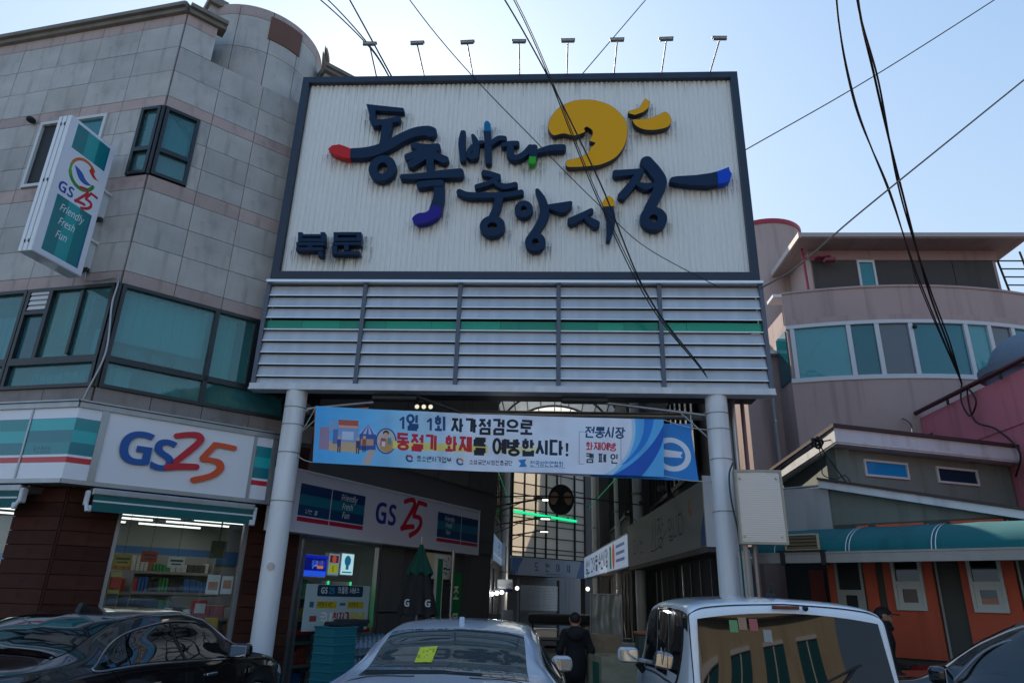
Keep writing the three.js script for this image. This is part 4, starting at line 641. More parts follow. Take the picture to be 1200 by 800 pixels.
// lit boards over the coolers behind the alley glass
{
  const F = FAw, back = -0.5;
  const lit = (name, label, u0, u1, y0, y1, draw, k, w = 256, h = 256) => {
    const t = thing(name, label, 'lit sign', F.at((u0 + u1) / 2, (y0 + y1) / 2, back), F.t);
    mesh('casing', [rb(u1 - u0 + 0.04, y1 - y0 + 0.04, 0.08, 0.01, 0, 0, -0.05)], M.white, t);
    const tex = canvasTex(w, h, draw), m = mat(0.1, 0.1, 0.1, 0.3, { emissiveMap: tex, map: tex }); m.emissive.setRGB(1, 1, 1); m.emissiveIntensity = k; m.color.setRGB(0.5, 0.5, 0.5);
    const g = new THREE.PlaneGeometry(u1 - u0, y1 - y0); g.userData.keepUV = true; mesh('screen', g, m, t);
    return t;
  };
  lit('cooler_sign', 'glowing blue cooler sign with bottles behind the alley shop glass', 0.44, 1.40, 1.94, 2.28, (g, w, h) => {
    g.fillStyle = '#0b22c8'; g.fillRect(0, 0, w, h); g.fillStyle = '#2c5cf0'; g.fillRect(0, h * 0.74, w, h * 0.26); g.fillStyle = '#0a1670'; g.fillRect(w * 0.04, h * 0.12, w * 0.92, h * 0.58);
    for (let k = 0; k < 16; k++) { g.fillStyle = pick(['#3a5ae0', '#22308a', '#6a7ae8', '#8a5a58']); g.fillRect(w * (0.62 + k * 0.021), h * (0.18 + rnd(0.08)), w * 0.012, h * 0.3); }
    g.strokeStyle = '#7fa4ff'; g.lineWidth = 6; for (const x of [0.15, 0.36, 0.72]) { g.beginPath(); g.arc(w * x, h * 0.72, h * 0.25, Math.PI * 1.1, Math.PI * 1.9); g.stroke(); }
    g.fillStyle = '#c8d4ff'; g.beginPath(); g.arc(w * 0.36, h * 0.45, h * 0.12, 0, 7); g.fill(); g.fillStyle = '#c87850'; g.fillRect(w * 0.76, h * 0.48, w * 0.16, h * 0.14);
  }, 0.55, 512, 160);
  lit('menu_sign', 'narrow lit sign with red and yellow pictures right of the blue cooler sign', 1.45, 1.73, 1.98, 2.34, (g, w, h) => { g.fillStyle = '#9fb4d8'; g.fillRect(0, 0, w, h); g.fillStyle = '#7a2030'; g.fillRect(w * 0.1, h * 0.08, w * 0.8, h * 0.34); g.fillStyle = '#e06a50'; g.beginPath(); g.arc(w * 0.5, h * 0.25, w * 0.2, 0, 7); g.fill(); g.fillStyle = '#c8cf3a'; g.fillRect(w * 0.1, h * 0.5, w * 0.8, h * 0.42); g.fillStyle = '#586a18'; g.font = `bold ${h * 0.34}px sans-serif`; g.fillText('5', w * 0.36, h * 0.84); }, 0.28);
  lit('drink_sign', 'bright white lit sign with a blue cup, rightmost above the green edged cooler', 1.79, 2.12, 2.0, 2.36, (g, w, h) => { g.fillStyle = '#bfe4ee'; g.fillRect(0, 0, w, h); g.fillStyle = '#176088'; g.beginPath(); g.arc(w * 0.5, h * 0.34, w * 0.26, 0, 7); g.fill(); g.fillRect(w * 0.38, h * 0.5, w * 0.24, h * 0.26); g.fillRect(w * 0.1, h * 0.86, w * 0.8, h * 0.06); }, 0.62);
  const c = thing('drinks_cooler', 'glass fronted drinks cooler with green glowing edges behind the alley glass', 'cooler', F.at(1.9, 0.1, back - 0.3), F.t);
  mesh('cabinet', [bx(0.66, 1.78, 0.03, 0, 0.89, -0.3), bx(0.03, 1.78, 0.5, -0.33, 0.89, -0.05), bx(0.03, 1.78, 0.5, 0.33, 0.89, -0.05)], M.white, c);
  mesh('lit_edge', [bx(0.03, 0.8, 0.02, 0.30, 1.38, 0.21), bx(0.03, 0.8, 0.02, -0.30, 1.38, 0.21)], glow(0.05, 1, 0.35, 0.55, 0.3), c);
  for (let k = 0; k < 4; k++) { mesh('shelf_board', [bx(0.6, 0.02, 0.42, 0, 0.3 + k * 0.38, -0.06)], M.white, c); for (let q = 0; q < 6; q++) mesh('can', [cyl(0.035, 0.2, -0.24 + q * 0.095, 0.31 + k * 0.38, 0.08, 10)], pick(goodsCols), c); }
  shelf('white cooler rack of drinks under the blue glowing sign', F, 0.85, -0.9, 0, 1.3, 5);
  // poster on the inside of the alley glass
  const p = thing('service_poster', 'pale teal shop service poster with yellow and red lines hung at the alley window', 'poster', F.at(1.36, 1.45, -0.10), F.t);
  const tex = canvasTex(768, 336, (g, w, h) => {
    g.fillStyle = '#b9cfd2'; g.fillRect(0, 0, w, h);
    g.fillStyle = '#0d3c58'; g.beginPath(); g.roundRect(w * 0.16, 4, w * 0.72, h * 0.25, 18); g.fill();
    g.fillStyle = '#e8eef0'; g.font = `bold ${h * 0.19}px sans-serif`; g.fillText('GS', w * 0.21, h * 0.2); g.fillStyle = '#3aa0c0'; g.fillText('25', w * 0.33, h * 0.2);
    write(g, '와플팡 서비스', w * 0.47, h * 0.05, h * 0.14, { color: '#e8eef0', wt: 0.12, sx: 0.88 });
    g.fillStyle = '#c9b12a'; g.fillRect(w * 0.17, h * 0.37, w * 0.30, h * 0.15); g.fillRect(w * 0.64, h * 0.37, w * 0.27, h * 0.15);
    write(g, '주문하기 쉬운', w * 0.19, h * 0.395, h * 0.095, { color: '#4a420c', wt: 0.11, sx: 0.8 }); write(g, '주문하기', w * 0.67, h * 0.395, h * 0.095, { color: '#4a420c', wt: 0.11, sx: 0.9 });
    g.fillStyle = '#35708c'; g.fillRect(w * 0.07, h * 0.38, w * 0.06, h * 0.12); g.fillRect(w * 0.52, h * 0.4, w * 0.09, h * 0.06);
    let x = write(g, '국내', w * 0.24, h * 0.62, h * 0.24, { color: '#f4f4ee', wt: 0.15, sx: 0.85 }); x = write(g, '최저가', x + 8, h * 0.62, h * 0.24, { color: '#b02818', wt: 0.15, sx: 0.85 }); write(g, '택배', x + 8, h * 0.62, h * 0.24, { color: '#d8c022', wt: 0.16, sx: 1.1 });
    g.fillStyle = '#a04848'; g.fillRect(w * 0.09, h * 0.68, w * 0.1, h * 0.12);
  });
  const g = new THREE.PlaneGeometry(1.62, 0.72); g.userData.keepUV = true; mesh('print', g.translate(0, 0, 0.006), mat(1, 1, 1, 0.6, { map: tex }), p); mesh('sheet', [bx(1.62, 0.72, 0.008)], M.white, p);
}
// stacked baskets, bottles and crates in front of the alley glass
{
  const F = FAw;
  const basketM = mat(0.02, 0.20, 0.25, 0.45);
  for (let k = 0; k < 9; k++) {
    const b = thing('plastic_basket', `teal plastic basket in the stack by the alley window, ${['lowest', 'second from the ground', 'third from the ground', 'fourth from the ground', 'fifth from the ground', 'fourth from the top', 'third from the top', 'second from the top', 'topmost'][k]}`, 'basket', F.at(0.78, 0.02 + k * 0.125, 0.42), F.t + rnd(-0.04, 0.04), 'teal baskets stacked by the alley window');
    const s = 0.5, tm = basketM;
    mesh('body', [bx(s, 0.02, s * 0.8, 0, 0.01, 0), ...[-1, 1].map((q) => bx(0.015, 0.15, s * 0.8, q * s / 2, 0.08, 0, 0, -q * 0.1)), ...[-1, 1].map((q) => bx(s, 0.15, 0.015, 0, 0.08, q * s * 0.4, 0, 0, q * 0.1))], tm, b);
    mesh('rim', [rb(s + 0.06, 0.022, 0.03, 0.008, 0, 0.155, s * 0.41), rb(s + 0.06, 0.022, 0.03, 0.008, 0, 0.155, -s * 0.41), rb(0.03, 0.022, s * 0.8, 0.008, s / 2 + 0.015, 0.155, 0), rb(0.03, 0.022, s * 0.8, 0.008, -s / 2 - 0.015, 0.155, 0)], tm, b);
  }
  const bm = mat(0.55, 0.7, 0.8, 0.08, { phys: true, transmission: 0.75, thickness: 0 }), cap = mat(0.03, 0.2, 0.5, 0.4), lab = mat(0.25, 0.4, 0.6, 0.4);
  const bottle = new THREE.LatheGeometry([[0.001, 0], [0.052, 0], [0.055, 0.03], [0.05, 0.09], [0.055, 0.12], [0.055, 0.21], [0.045, 0.25], [0.018, 0.29], [0.018, 0.305]].map((p) => new THREE.Vector2(...p)), 12);
  let n = 0;
  for (let j = 0; j < 3; j++) for (let k = 0; k < 3; k++) {
    const pk = thing('water_pack', `shrink wrapped pack of clear water bottles, ${['bottom', 'middle', 'top'][j]} layer, ${['left beside the teal baskets', 'middle', 'right beside the silver car'][k]}`, 'water bottles', F.at(1.26 + k * 0.36, 0.08 + j * 0.32, 0.42 - j * 0.02), F.t + rnd(-0.05, 0.05), 'packs of water bottles stacked by the alley window');
    for (let a = 0; a < 3; a++) for (let b = 0; b < 2; b++) { const m = mesh('bottle', bottle, bm, pk); m.position.set(-0.115 + a * 0.115, 0, 0.06 - b * 0.12); const c = mesh('cap', sharedBox(0.03, 0.02, 0.03), cap, m); c.position.y = 0.31; const l = mesh('label', boxCache.lab ||= uvm(new THREE.CylinderGeometry(0.0565, 0.0565, 0.08, 12, 1, true)), lab, m); l.position.y = 0.165; }
  }
  const pal = thing('pallet', 'low grey plastic pallet under the water bottles', 'pallet', F.at(1.6, 0, 0.42), F.t); mesh('deck', [bx(1.15, 0.03, 0.4, 0, 0.06, 0), ...[-0.5, 0, 0.5].map((x) => bx(0.1, 0.045, 0.4, x, 0.0225, 0))], M.darkmetal, pal);
  const cv = thing('folded_tarp', 'dark folded tarpaulin lying on top of the baskets and water', 'tarpaulin', F.at(1.1, 1.15, 0.34), F.t); mesh('cloth', [rb(0.62, 0.07, 0.42, 0.03, 0, 0.06, 0), rb(0.5, 0.06, 0.36, 0.025, 0.12, 0.1, 0.02), rb(0.3, 0.16, 0.03, 0.012, 0.02, 0.02, 0.22)], mat(0.02, 0.028, 0.04, 0.8), cv);
}
// closed parasol
{
  const t = thing('closed_parasol', 'folded parasol with green top and black skirt before the alley shop sign', 'parasol', [-2.22, 0, -12.5], 0.3);
  const fold = (y0, r0, y1, r1, n, d) => { const P = [], I = [], N = 72, Mr = 8; for (let j = 0; j <= Mr; j++) for (let i = 0; i < N; i++) { const a = i / N * 2 * Math.PI, q = j / Mr, r = (r0 + (r1 - r0) * q) * (1 + d * (0.3 + 0.7 * q) * Math.pow(Math.abs(Math.cos(a * n / 2)), 0.7) - d * 0.4), yy = y0 + (y1 - y0) * q + 0.03 * q * Math.cos(a * n); P.push(r * Math.cos(a), yy, r * Math.sin(a)); } for (let j = 0; j < Mr; j++) for (let i = 0; i < N; i++) { const a = j * N + i, b = j * N + (i + 1) % N; I.push(a, b, a + N, b, b + N, a + N); } const g = new THREE.BufferGeometry(); g.setAttribute('position', new THREE.Float32BufferAttribute(P, 3)); g.setIndex(I); g.computeVertexNormals(); return g; };
  mesh('canopy_top', fold(2.52, 0.03, 2.02, 0.21, 8, 0.28), mat(0.004, 0.075, 0.055, 0.85, { side: THREE.DoubleSide }), t);
  const sk = mesh('canopy_skirt', fold(2.06, 0.19, 1.36, 0.30, 8, 0.34), mat(0.022, 0.022, 0.024, 0.85, { side: THREE.DoubleSide }), t);
  mesh('letter', [textGeo('G', 0.115, 0.012).translate(-0.02, 1.5, 0.36).rotateY(0.25), textGeo('G', 0.115, 0.012).translate(-0.05, 1.5, 0.36).rotateY(-0.65)], M.white, sk);
  mesh('pole', [cyl(0.022, 2.6, 0, 0.05, 0, 12), cyl(0.008, 0.06, 0, 2.58, 0, 8)], M.alu, t);
  mesh('base', [cyl(0.26, 0.09, 0, 0, 0, 28)], M.darkmetal, t);
}
{
  const F = FAw;
  const t = thing('vertical_sign', 'narrow green vertical signboard with white writing beside the alley column', 'sign', F.at(4.66, 0.2, 0.16), F.t);
  const tex = canvasTex(128, 640, (g, w, h) => { g.fillStyle = '#0c7a3a'; g.fillRect(0, 0, w, h); write(g, '조', 18, h * 0.14, 88, { color: '#e6e2c8', wt: 0.16 }); write(g, '문', 18, h * 0.42, 88, { color: '#e6e2c8', wt: 0.16 }); });
  mesh('board', [rb(0.36, 1.95, 0.06, 0.01, 0, 0.98, 0)], mat(0.01, 0.16, 0.06, 0.6), t);
  const g = new THREE.PlaneGeometry(0.35, 1.9); g.userData.keepUV = true; mesh('print', g.translate(0, 0.98, 0.034), mat(1, 1, 1, 0.5, { map: tex }), t);
  const s = thing('green_strip_board', 'plain green strip board standing behind the closed parasol', 'sign', F.at(4.1, 0.2, 0.1), F.t); mesh('board', [rb(0.2, 2.2, 0.05, 0.01, 0, 1.1, 0)], mat(0.012, 0.2, 0.08, 0.6), s); mesh('edge', [bx(0.02, 2.2, 0.055, -0.11, 1.1, 0), bx(0.02, 2.2, 0.055, 0.11, 1.1, 0)], M.white, s);
  const w = thing('menu_board', 'pale menu board with black writing between parasol and column', 'menu board', F.at(4.15, 2.25, 0.05), F.t);
  const tx = canvasTex(256, 160, (g, a, b) => { g.fillStyle = '#d8cfa2'; g.fillRect(0, 0, a, b); g.fillStyle = '#e4e4e0'; g.fillRect(a * 0.3, b * 0.05, a * 0.7, b * 0.9); g.fillStyle = '#222'; for (let k = 0; k < 26; k++) g.fillRect(a * (0.34 + rnd(0.55)), b * (0.1 + rnd(0.75)), rnd(6, 30), rnd(3, 9)); });
  const pg = new THREE.PlaneGeometry(1.0, 0.5); pg.userData.keepUV = true; mesh('print', pg.translate(0, 0, 0.016), mat(1, 1, 1, 0.6, { map: tx }), w); mesh('board', [bx(1.04, 0.54, 0.025)], M.darkmetal, w);
  const st = thing('steel_pipe', 'slim bright steel pipe standing before the alley shop wall', 'pipe', F.at(4.42, 0, 0.22), F.t); mesh('pipe', [cyl(0.035, 2.58, 0, 0, 0, 12)], M.steel, st); mesh('clip', [bx(0.1, 0.03, 0.14, 0, 1.9, -0.06), bx(0.1, 0.03, 0.14, 0, 0.9, -0.06)], M.darkmetal, st);
}

// ------------------------------------------------------------------ alley: buildings, arcade roof
{
  const b = thing('alley_building', 'dark grey market building along the right of the alley above the signboards', 'building', [2.75, 0, -13.0], 0);
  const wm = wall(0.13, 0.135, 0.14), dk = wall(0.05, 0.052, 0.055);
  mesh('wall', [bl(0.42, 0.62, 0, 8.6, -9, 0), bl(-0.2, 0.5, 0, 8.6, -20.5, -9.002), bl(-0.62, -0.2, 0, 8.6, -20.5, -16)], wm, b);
  // upper window grilles: dark glass with vertical bars
  for (let k = 0; k < 5; k++) {
    const z0 = -1.2 - k * 3.7, z1 = z0 - 3.1, x = k < 2 ? 0.35 : -0.2;
    if (k === 4) continue;
    const f = mesh('window', [bl(x - 0.06, x - 0.01, 4.2, 4.3, z1, z0), bl(x - 0.06, x - 0.01, 6.4, 6.5, z1, z0), ...[0, 0.2, 0.4, 0.6, 0.8, 1].map((q) => bl(x - 0.07, x - 0.02, 4.3, 6.4, z0 - q * 3.06 - 0.04, z0 - q * 3.06))], M.darkmetal, b);
    mesh('pane', [bl(x - 0.03, x - 0.022, 4.3, 6.4, z1 + 0.02, z0 - 0.02)], mat(0.03, 0.04, 0.042, 0.1), f);
  }
  // shop fronts under the signs
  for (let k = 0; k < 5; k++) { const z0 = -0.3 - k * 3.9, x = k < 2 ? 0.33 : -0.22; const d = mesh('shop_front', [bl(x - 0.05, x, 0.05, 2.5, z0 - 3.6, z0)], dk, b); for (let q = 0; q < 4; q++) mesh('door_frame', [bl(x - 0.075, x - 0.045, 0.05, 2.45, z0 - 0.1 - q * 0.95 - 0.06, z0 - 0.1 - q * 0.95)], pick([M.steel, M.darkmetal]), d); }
  mesh('wall_plate', [bl(0.34, 0.36, 0.05, 2.55, 0.002, 0.012), bl(0.355, 0.62, 0.0, 4.2, 0.001, 0.02)], mat(0.06, 0.05, 0.075, 0.7), b);
}
{
  const b = thing('left_alley_building', 'dim grey building wall along the left of the alley beyond the shop sign', 'building', [-1.75, 0, -17.4]);
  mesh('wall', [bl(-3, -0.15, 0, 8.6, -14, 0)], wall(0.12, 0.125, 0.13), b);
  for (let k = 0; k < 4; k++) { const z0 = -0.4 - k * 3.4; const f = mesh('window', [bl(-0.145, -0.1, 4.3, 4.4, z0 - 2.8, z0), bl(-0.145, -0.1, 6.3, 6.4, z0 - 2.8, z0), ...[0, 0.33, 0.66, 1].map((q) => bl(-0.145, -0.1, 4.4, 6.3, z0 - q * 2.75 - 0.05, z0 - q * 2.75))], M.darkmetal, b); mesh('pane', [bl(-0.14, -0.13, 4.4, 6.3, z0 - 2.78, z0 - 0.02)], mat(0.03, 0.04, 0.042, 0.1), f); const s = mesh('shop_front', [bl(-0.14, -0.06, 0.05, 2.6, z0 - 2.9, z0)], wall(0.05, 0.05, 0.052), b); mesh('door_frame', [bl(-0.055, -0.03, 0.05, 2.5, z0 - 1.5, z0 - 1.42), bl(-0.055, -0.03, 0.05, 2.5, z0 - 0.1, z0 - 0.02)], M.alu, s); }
}
{
  // round columns of the arcade
  const proto = new THREE.Group();
  mesh('shaft', [cyl(0.145, 8.2, 0, 0, 0, 24)], M.pole, proto); mesh('collar', [cyl(0.165, 0.05, 0, 2.55, 0, 24), cyl(0.165, 0.05, 0, 4.6, 0, 24)], M.steel, proto);
  let first = true;
  [[-1.98, -17, 'round grey arcade column just behind the end of the alley shop sign'], [-1.72, -20, 'round grey arcade column on the left before the pale blue alley sign'], [-1.62, -27, 'far round arcade column on the left beside the end signboard'], [2.62, -20.5, 'round grey arcade column on the right where the grey and white signboards meet'], [2.51, -25.0, 'round grey arcade column on the right under the white signboard'], [2.08, -31.0, 'farthest round arcade column on the right beside the end signboard']].forEach(([x, z, lab]) => {
    const c = first ? proto : proto.clone(); first = false; c.name = numbered('arcade_column'); scene.add(c); c.position.set(x, 0, z); tag(c, lab, 'column', 'round columns of the market arcade');
  });
  const r = thing('arcade_roof', 'curved glazed arcade roof with dark ribs above the market alley', 'arcade roof', [0.3, 0, -12]);
  const R = 2.55, y = 8.2, zs = [0, -2.5, -5, -7.5, -10, -12.5, -15, -17.5, -20];
  const arc = (rad, n = 20) => Array.from({ length: n + 1 }, (_, i) => [Math.cos(Math.PI * i / n) * rad, y + Math.sin(Math.PI * i / n) * rad * 0.85]);
  for (const z of zs) mesh('rib', [new THREE.TubeGeometry(new THREE.CatmullRomCurve3(arc(R).map(([a, b]) => V3(a, b, z))), 40, 0.05, 6)], M.darkmetal, r);
  for (let k = 1; k < 12; k++) { const [a, b] = arc(R, 12)[k]; mesh('purlin', [bar([a, b, 0], [a, b, -20], 0.03, 6)], M.darkmetal, r); }
  const P = [], I = []; arc(R + 0.06, 24).forEach(([a, b]) => P.push(a, b, 0.2, a, b, -20.2)); for (let k = 0; k < 24; k++) I.push(k * 2, k * 2 + 1, k * 2 + 2, k * 2 + 1, k * 2 + 3, k * 2 + 2);
  const g = new THREE.BufferGeometry(); g.setAttribute('position', new THREE.Float32BufferAttribute(P, 3)); g.setIndex(I); g.computeVertexNormals();
  mesh('roof_skin', g, mat(0.55, 0.6, 0.62, 0.9, { phys: true, transmission: 0.32, thickness: 0, side: THREE.DoubleSide }), r);
  for (const s of [-1, 1]) mesh('side_beam', [bar([s * R, y, 0.2], [s * R, y, -20.2], 0.07)], M.darkmetal, r);
  // arched gable with radial bars, seen above the banner
  const gz = -20.15, gs = []; for (const q of [0.55, 0.8]) gs.push(new THREE.TubeGeometry(new THREE.CatmullRomCurve3(arc(R * q).map(([a, b]) => V3(a, b, gz))), 40, 0.03, 5));
  for (let k = 0; k <= 10; k++) { const a = Math.PI * k / 10; gs.push(bar([Math.cos(a) * R * 0.55, y + Math.sin(a) * R * 0.55 * 0.85, gz], [Math.cos(a) * R, y + Math.sin(a) * R * 0.85, gz], 0.025, 6)); }
  mesh('gable_bars', gs, M.darkmetal, r);
  const sh = new THREE.Shape(arc(R).map(([a, b]) => new THREE.Vector2(a, b)));
  mesh('gable_glazing', new THREE.ExtrudeGeometry(sh, { depth: 0.02, bevelEnabled: false }).translate(0, 0, gz - 0.06), mat(0.88, 0.9, 0.9, 0.95, { phys: true, transmission: 0.85, thickness: 0 }), r);
}
// end of the alley, turned to the right
const FE = frame(-1.75, -31.5, Math.atan2(0.695, 0.719));
{
  const t = thing('end_screen_wall', 'tall screen wall of pale panels in a dark grid closing the alley', 'screen wall', [-1.75, 0, -31.5], FE.t);
  const us = [0.17, 0.89, 1.61, 2.29, 3.01, 4.23, 4.95], ys = [3.42, 3.62, 3.82, 4.32, 4.85, 5.12, 5.5, 6.15, 6.66, 7.3, 8.3];
  const pm = [0.95, 1, 1.05].map((k) => mat(0.85 * k, 0.80 * k, 0.72 * k, 1.0, { phys: true, transmission: 0.6, thickness: 0 }));
  for (let i = 0; i < us.length - 1; i++) for (let j = 0; j < ys.length - 1; j++) { const m = mesh('panel', sharedBox(us[i + 1] - us[i] - 0.03, ys[j + 1] - ys[j] - 0.03, 0.008), pick(pm), t); m.position.set((us[i] + us[i + 1]) / 2, (ys[j] + ys[j + 1]) / 2, 0); }
  us.forEach((u) => mesh('mullion', [bl(u - 0.026, u + 0.026, 3.42, 8.3, 0.005, 0.09)], M.black, t));
  ys.forEach((y) => mesh('transom', [bl(0.17, 4.95, y - 0.022, y + 0.022, 0.005, 0.07)], M.black, t));
  for (const y of [4.0, 5.7, 6.4]) mesh('rail', [bl(0.2, 4.9, y - 0.012, y + 0.012, -0.5, -0.47), ...Array.from({ length: 24 }, (_, k) => bl(0.25 + k * 0.2, 0.27 + k * 0.2, y - 0.45, y, -0.49, -0.475))], M.darkmetal, t);
  mesh('wall', [bl(-3, 0.15, 0, 8.5, -0.3, 0.0), bl(4.97, 7, 0, 8.5, -0.3, 0.0)], wall(0.11, 0.115, 0.12), t);
  const L = thing('green_neon_tube', 'glowing green tube running across the panel screen wall', 'neon tube', [-1.75, 0, -31.5], FE.t);
  mesh('tube', [bar([0.2, 5.34, 0.14], [4.24, 5.24, 0.14], 0.055, 10)], glow(0.0, 0.85, 0.33, 0.75, 0.3), L); for (const u of [0.9, 2.3, 3.7]) mesh('clip', [bx(0.04, 0.16, 0.1, u, 5.3, 0.1)], M.darkmetal, L);
  areaLight(4, 0.1, 0.5, FE.at(2.2, 5.28, 0.24), FE.at(2.2, 5.28, 3), 0x10ff70);
  const s = thing('end_shop_sign', 'long pale shop signboard with four dark characters under the panel screen', 'shop sign', [-1.75, 0, -31.5], FE.t);
  const tex = canvasTex(1024, 150, (g, w, h) => { g.fillStyle = '#7d8798'; g.fillRect(0, 0, w, h); g.fillStyle = '#1f4c84'; g.beginPath(); g.moveTo(0, 0); g.lineTo(w * 0.14, 0); g.lineTo(w * 0.04, h); g.lineTo(0, h); g.fill(); g.beginPath(); g.moveTo(w, 0); g.lineTo(w * 0.93, 0); g.lineTo(w * 0.86, h); g.lineTo(w, h); g.fill(); [...'도원야채'].forEach((c, i) => write(g, c, w * (0.285 + i * 0.145), h * 0.24, 74, { color: '#14181f', wt: 0.12, sx: 0.8 })); g.fillStyle = '#2b333f'; g.fillRect(w * 0.44, h * 0.84, w * 0.2, 5); });
  mesh('sign_box', [bl(0.15, 4.85, 2.63, 3.36, -0.2, 0.15)], M.alu, s);
  const g = new THREE.PlaneGeometry(4.7, 0.73); g.userData.keepUV = true; mesh('sign_panel', g.translate(2.5, 2.995, 0.155), mat(1, 1, 1, 0.4, { map: tex }), s);
  const c = thing('roller_shutter', 'grey roller shutter half lowered under the end signboard', 'shutter', [-1.75, 0, -31.5], FE.t);
  for (let k = 0; k < 9; k++) mesh('slat', [rb(2.4, 0.118, 0.03, 0.01, 2.27, 1.22 + k * 0.12, -0.35)], M.alu, c);
  mesh('guide', [bl(1.0, 1.07, 0, 2.5, -0.42, -0.3)], M.darkmetal, c); mesh('guide', [bl(3.47, 3.54, 0, 2.5, -0.42, -0.3)], M.darkmetal, c);
  mesh('wall', [bl(0, 5.2, 0, 2.9, -3.2, -3), bl(-.1, 5.3, 2.7, 2.9, -3, -0.32)], wall(0.05, 0.05, 0.055), t);
  // house behind the screen
  const hb = thing('rear_house', 'house gable seen as a shadow behind the screen wall panels', 'house', [-1.75, 0, -31.5], FE.t);
  const sh = new THREE.Shape([[2.7, 0], [2.68, 6.9], [2.9, 7.3], [4.5, 9.3], [4.7, 14], [12, 14], [12, 0]].map((p) => new THREE.Vector2(...p)));
  mesh('wall', new THREE.ExtrudeGeometry(sh, { depth: 3, bevelEnabled: false }).translate(0, 0, -6), wall(0.3, 0.3, 0.3), hb);
}
// signboards along the alley
{
  const u = V3(-0.0462, 0, -0.9989), tR = Math.atan2(0.9989, 0.0462) + Math.PI;
  const FR = frame(1.74, -33.89, Math.atan2(-0.9989, 0.0462));   // u runs towards the street, w faces the alley
  const t = thing('white_alley_sign', 'long lit white signboard with black writing and red and green figures, right alley side', 'shop sign', [1.74, 0, -33.89], FR.t);
  mesh('sign_box', [bl(0, 13.0, 2.62, 3.52, -0.4, 0)], M.alu, t);
  const tex = canvasTex(2048, 150, (g, w, h) => {
    g.fillStyle = '#ccd9ee'; g.fillRect(0, 0, w, h); const x0 = w * 0.05;
    write(g, '생선', x0, h * 0.2, 96, { color: '#1b2a44', wt: 0.14, sx: 1.5 }); write(g, '건어물', w * 0.22, h * 0.22, 90, { color: '#22314c', wt: 0.13, sx: 1.5 }); write(g, '수산시장', w * 0.44, h * 0.16, 100, { color: '#1b2a44', wt: 0.14, sx: 1.1 });
    g.fillStyle = '#1f7a3a'; g.fillRect(w * 0.69, h * 0.12, w * 0.035, h * 0.8); g.fillStyle = '#c8503c'; g.beginPath(); g.ellipse(w * 0.765, h * 0.5, w * 0.022, h * 0.45, 0, 0, 7); g.fill();
    for (let k = 0; k < 3; k++) { g.fillStyle = '#5a70a0'; g.fillRect(w * 0.81, h * (0.18 + 0.24 * k), w * 0.14, h * 0.1); }
  });
  const m = mat(0.7, 0.7, 0.7, 0.4, { map: tex, emissiveMap: tex }); m.emissive.setRGB(0.8, 0.9, 1); m.emissiveIntensity = 0.22;
  const g = new THREE.PlaneGeometry(13.0, 0.9); g.userData.keepUV = true; mesh('sign_panel', g.translate(6.5, 3.07, 0.006), m, t);
  mesh('sign_frame', [bl(0, 13, 3.52, 3.56, -0.4, 0.02), bl(0, 13, 2.58, 2.62, -0.4, 0.02)], M.alu, t);
  areaLight(12, 0.6, 0.25, FR.at(6.5, 3.07, 0.08), FR.at(6.5, 2.9, 3), 0xd8e6ff);
  const n = thing('grey_alley_sign', 'unlit grey signboard with dark flowing writing, nearest the street on the right of the alley', 'shop sign', [1.74, 0, -33.89], FR.t);
  const tx = canvasTex(1536, 170, (g, w, h) => {
    g.fillStyle = '#8c8f93'; g.fillRect(0, 0, w, h); write(g, '오시는', w * 0.10, h * 0.42, 62, { color: '#4a4e55', wt: 0.08, sx: 1.5 }); write(g, '시장', w * 0.42, h * 0.22, 104, { color: '#2b3038', wt: 0.07, sx: 1.3, slant: 0.15, round: true }); g.strokeStyle = '#2b3038'; g.lineWidth = 5; g.beginPath(); g.moveTo(w * 0.40, h * 0.8); g.quadraticCurveTo(w * 0.52, h * 0.9, w * 0.62, h * 0.5); g.stroke();
    write(g, '입니다', w * 0.645, h * 0.34, 70, { color: '#2b3038', wt: 0.09, sx: 1.25 });
    g.strokeStyle = '#b06a4a'; g.lineWidth = 4; for (let k = 0; k < 9; k++) { g.beginPath(); g.arc(w * (0.885 + rnd(-0.015, 0.015)), h * (0.28 + rnd(-0.12, 0.12)), rnd(6, 20), 0, 5); g.stroke(); }
    g.fillStyle = '#2a5a9a'; g.beginPath(); g.moveTo(w, h * 0.45); g.quadraticCurveTo(w * 0.955, h * 0.7, w * 0.95, h); g.lineTo(w, h); g.fill();
  });
  mesh('sign_box', [bl(13.05, 21.6, 2.6, 3.72, -0.42, 0)], M.alu, n);
  const g2 = new THREE.PlaneGeometry(8.5, 1.1); g2.userData.keepUV = true; mesh('sign_panel', g2.translate(17.32, 3.16, 0.006), mat(1, 1, 1, 0.5, { phys: true, map: tx, specularIntensity: 0.5 }), n);
  mesh('end_cap', [bl(21.601, 21.66, 2.58, 3.78, -0.40, 0.03), bl(21.66, 21.672, 2.6, 3.76, -0.27, -0.262), bl(21.66, 21.672, 2.6, 3.76, -0.13, -0.122)], M.whitegloss, n);
  mesh('soffit', [bl(13.05, 21.6, 2.50, 2.6, -0.9, 0.0)], wall(0.12, 0.12, 0.12), n);
  for (let k = 0; k < 3; k++) { const l = thing('sign_lamp', `small black lamp on a bracket above the grey alley signboard, ${['farthest from', 'second from', 'nearest to'][k]} the street`, 'lamp', FR.at(14.2 + k * 2.4, 3.74, 0.0), FR.t, 'lamps above the grey alley signboard'); mesh('bracket', [bar([0, 0, -0.1], [0, 0.18, 0.16], 0.012)], M.darkmetal, l); mesh('head', [rb(0.2, 0.1, 0.14, 0.02, 0, 0.2, 0.2)], M.darkmetal, l); }
  const FLs = frame(-1.72, -22.6, Math.atan2(1, 0));
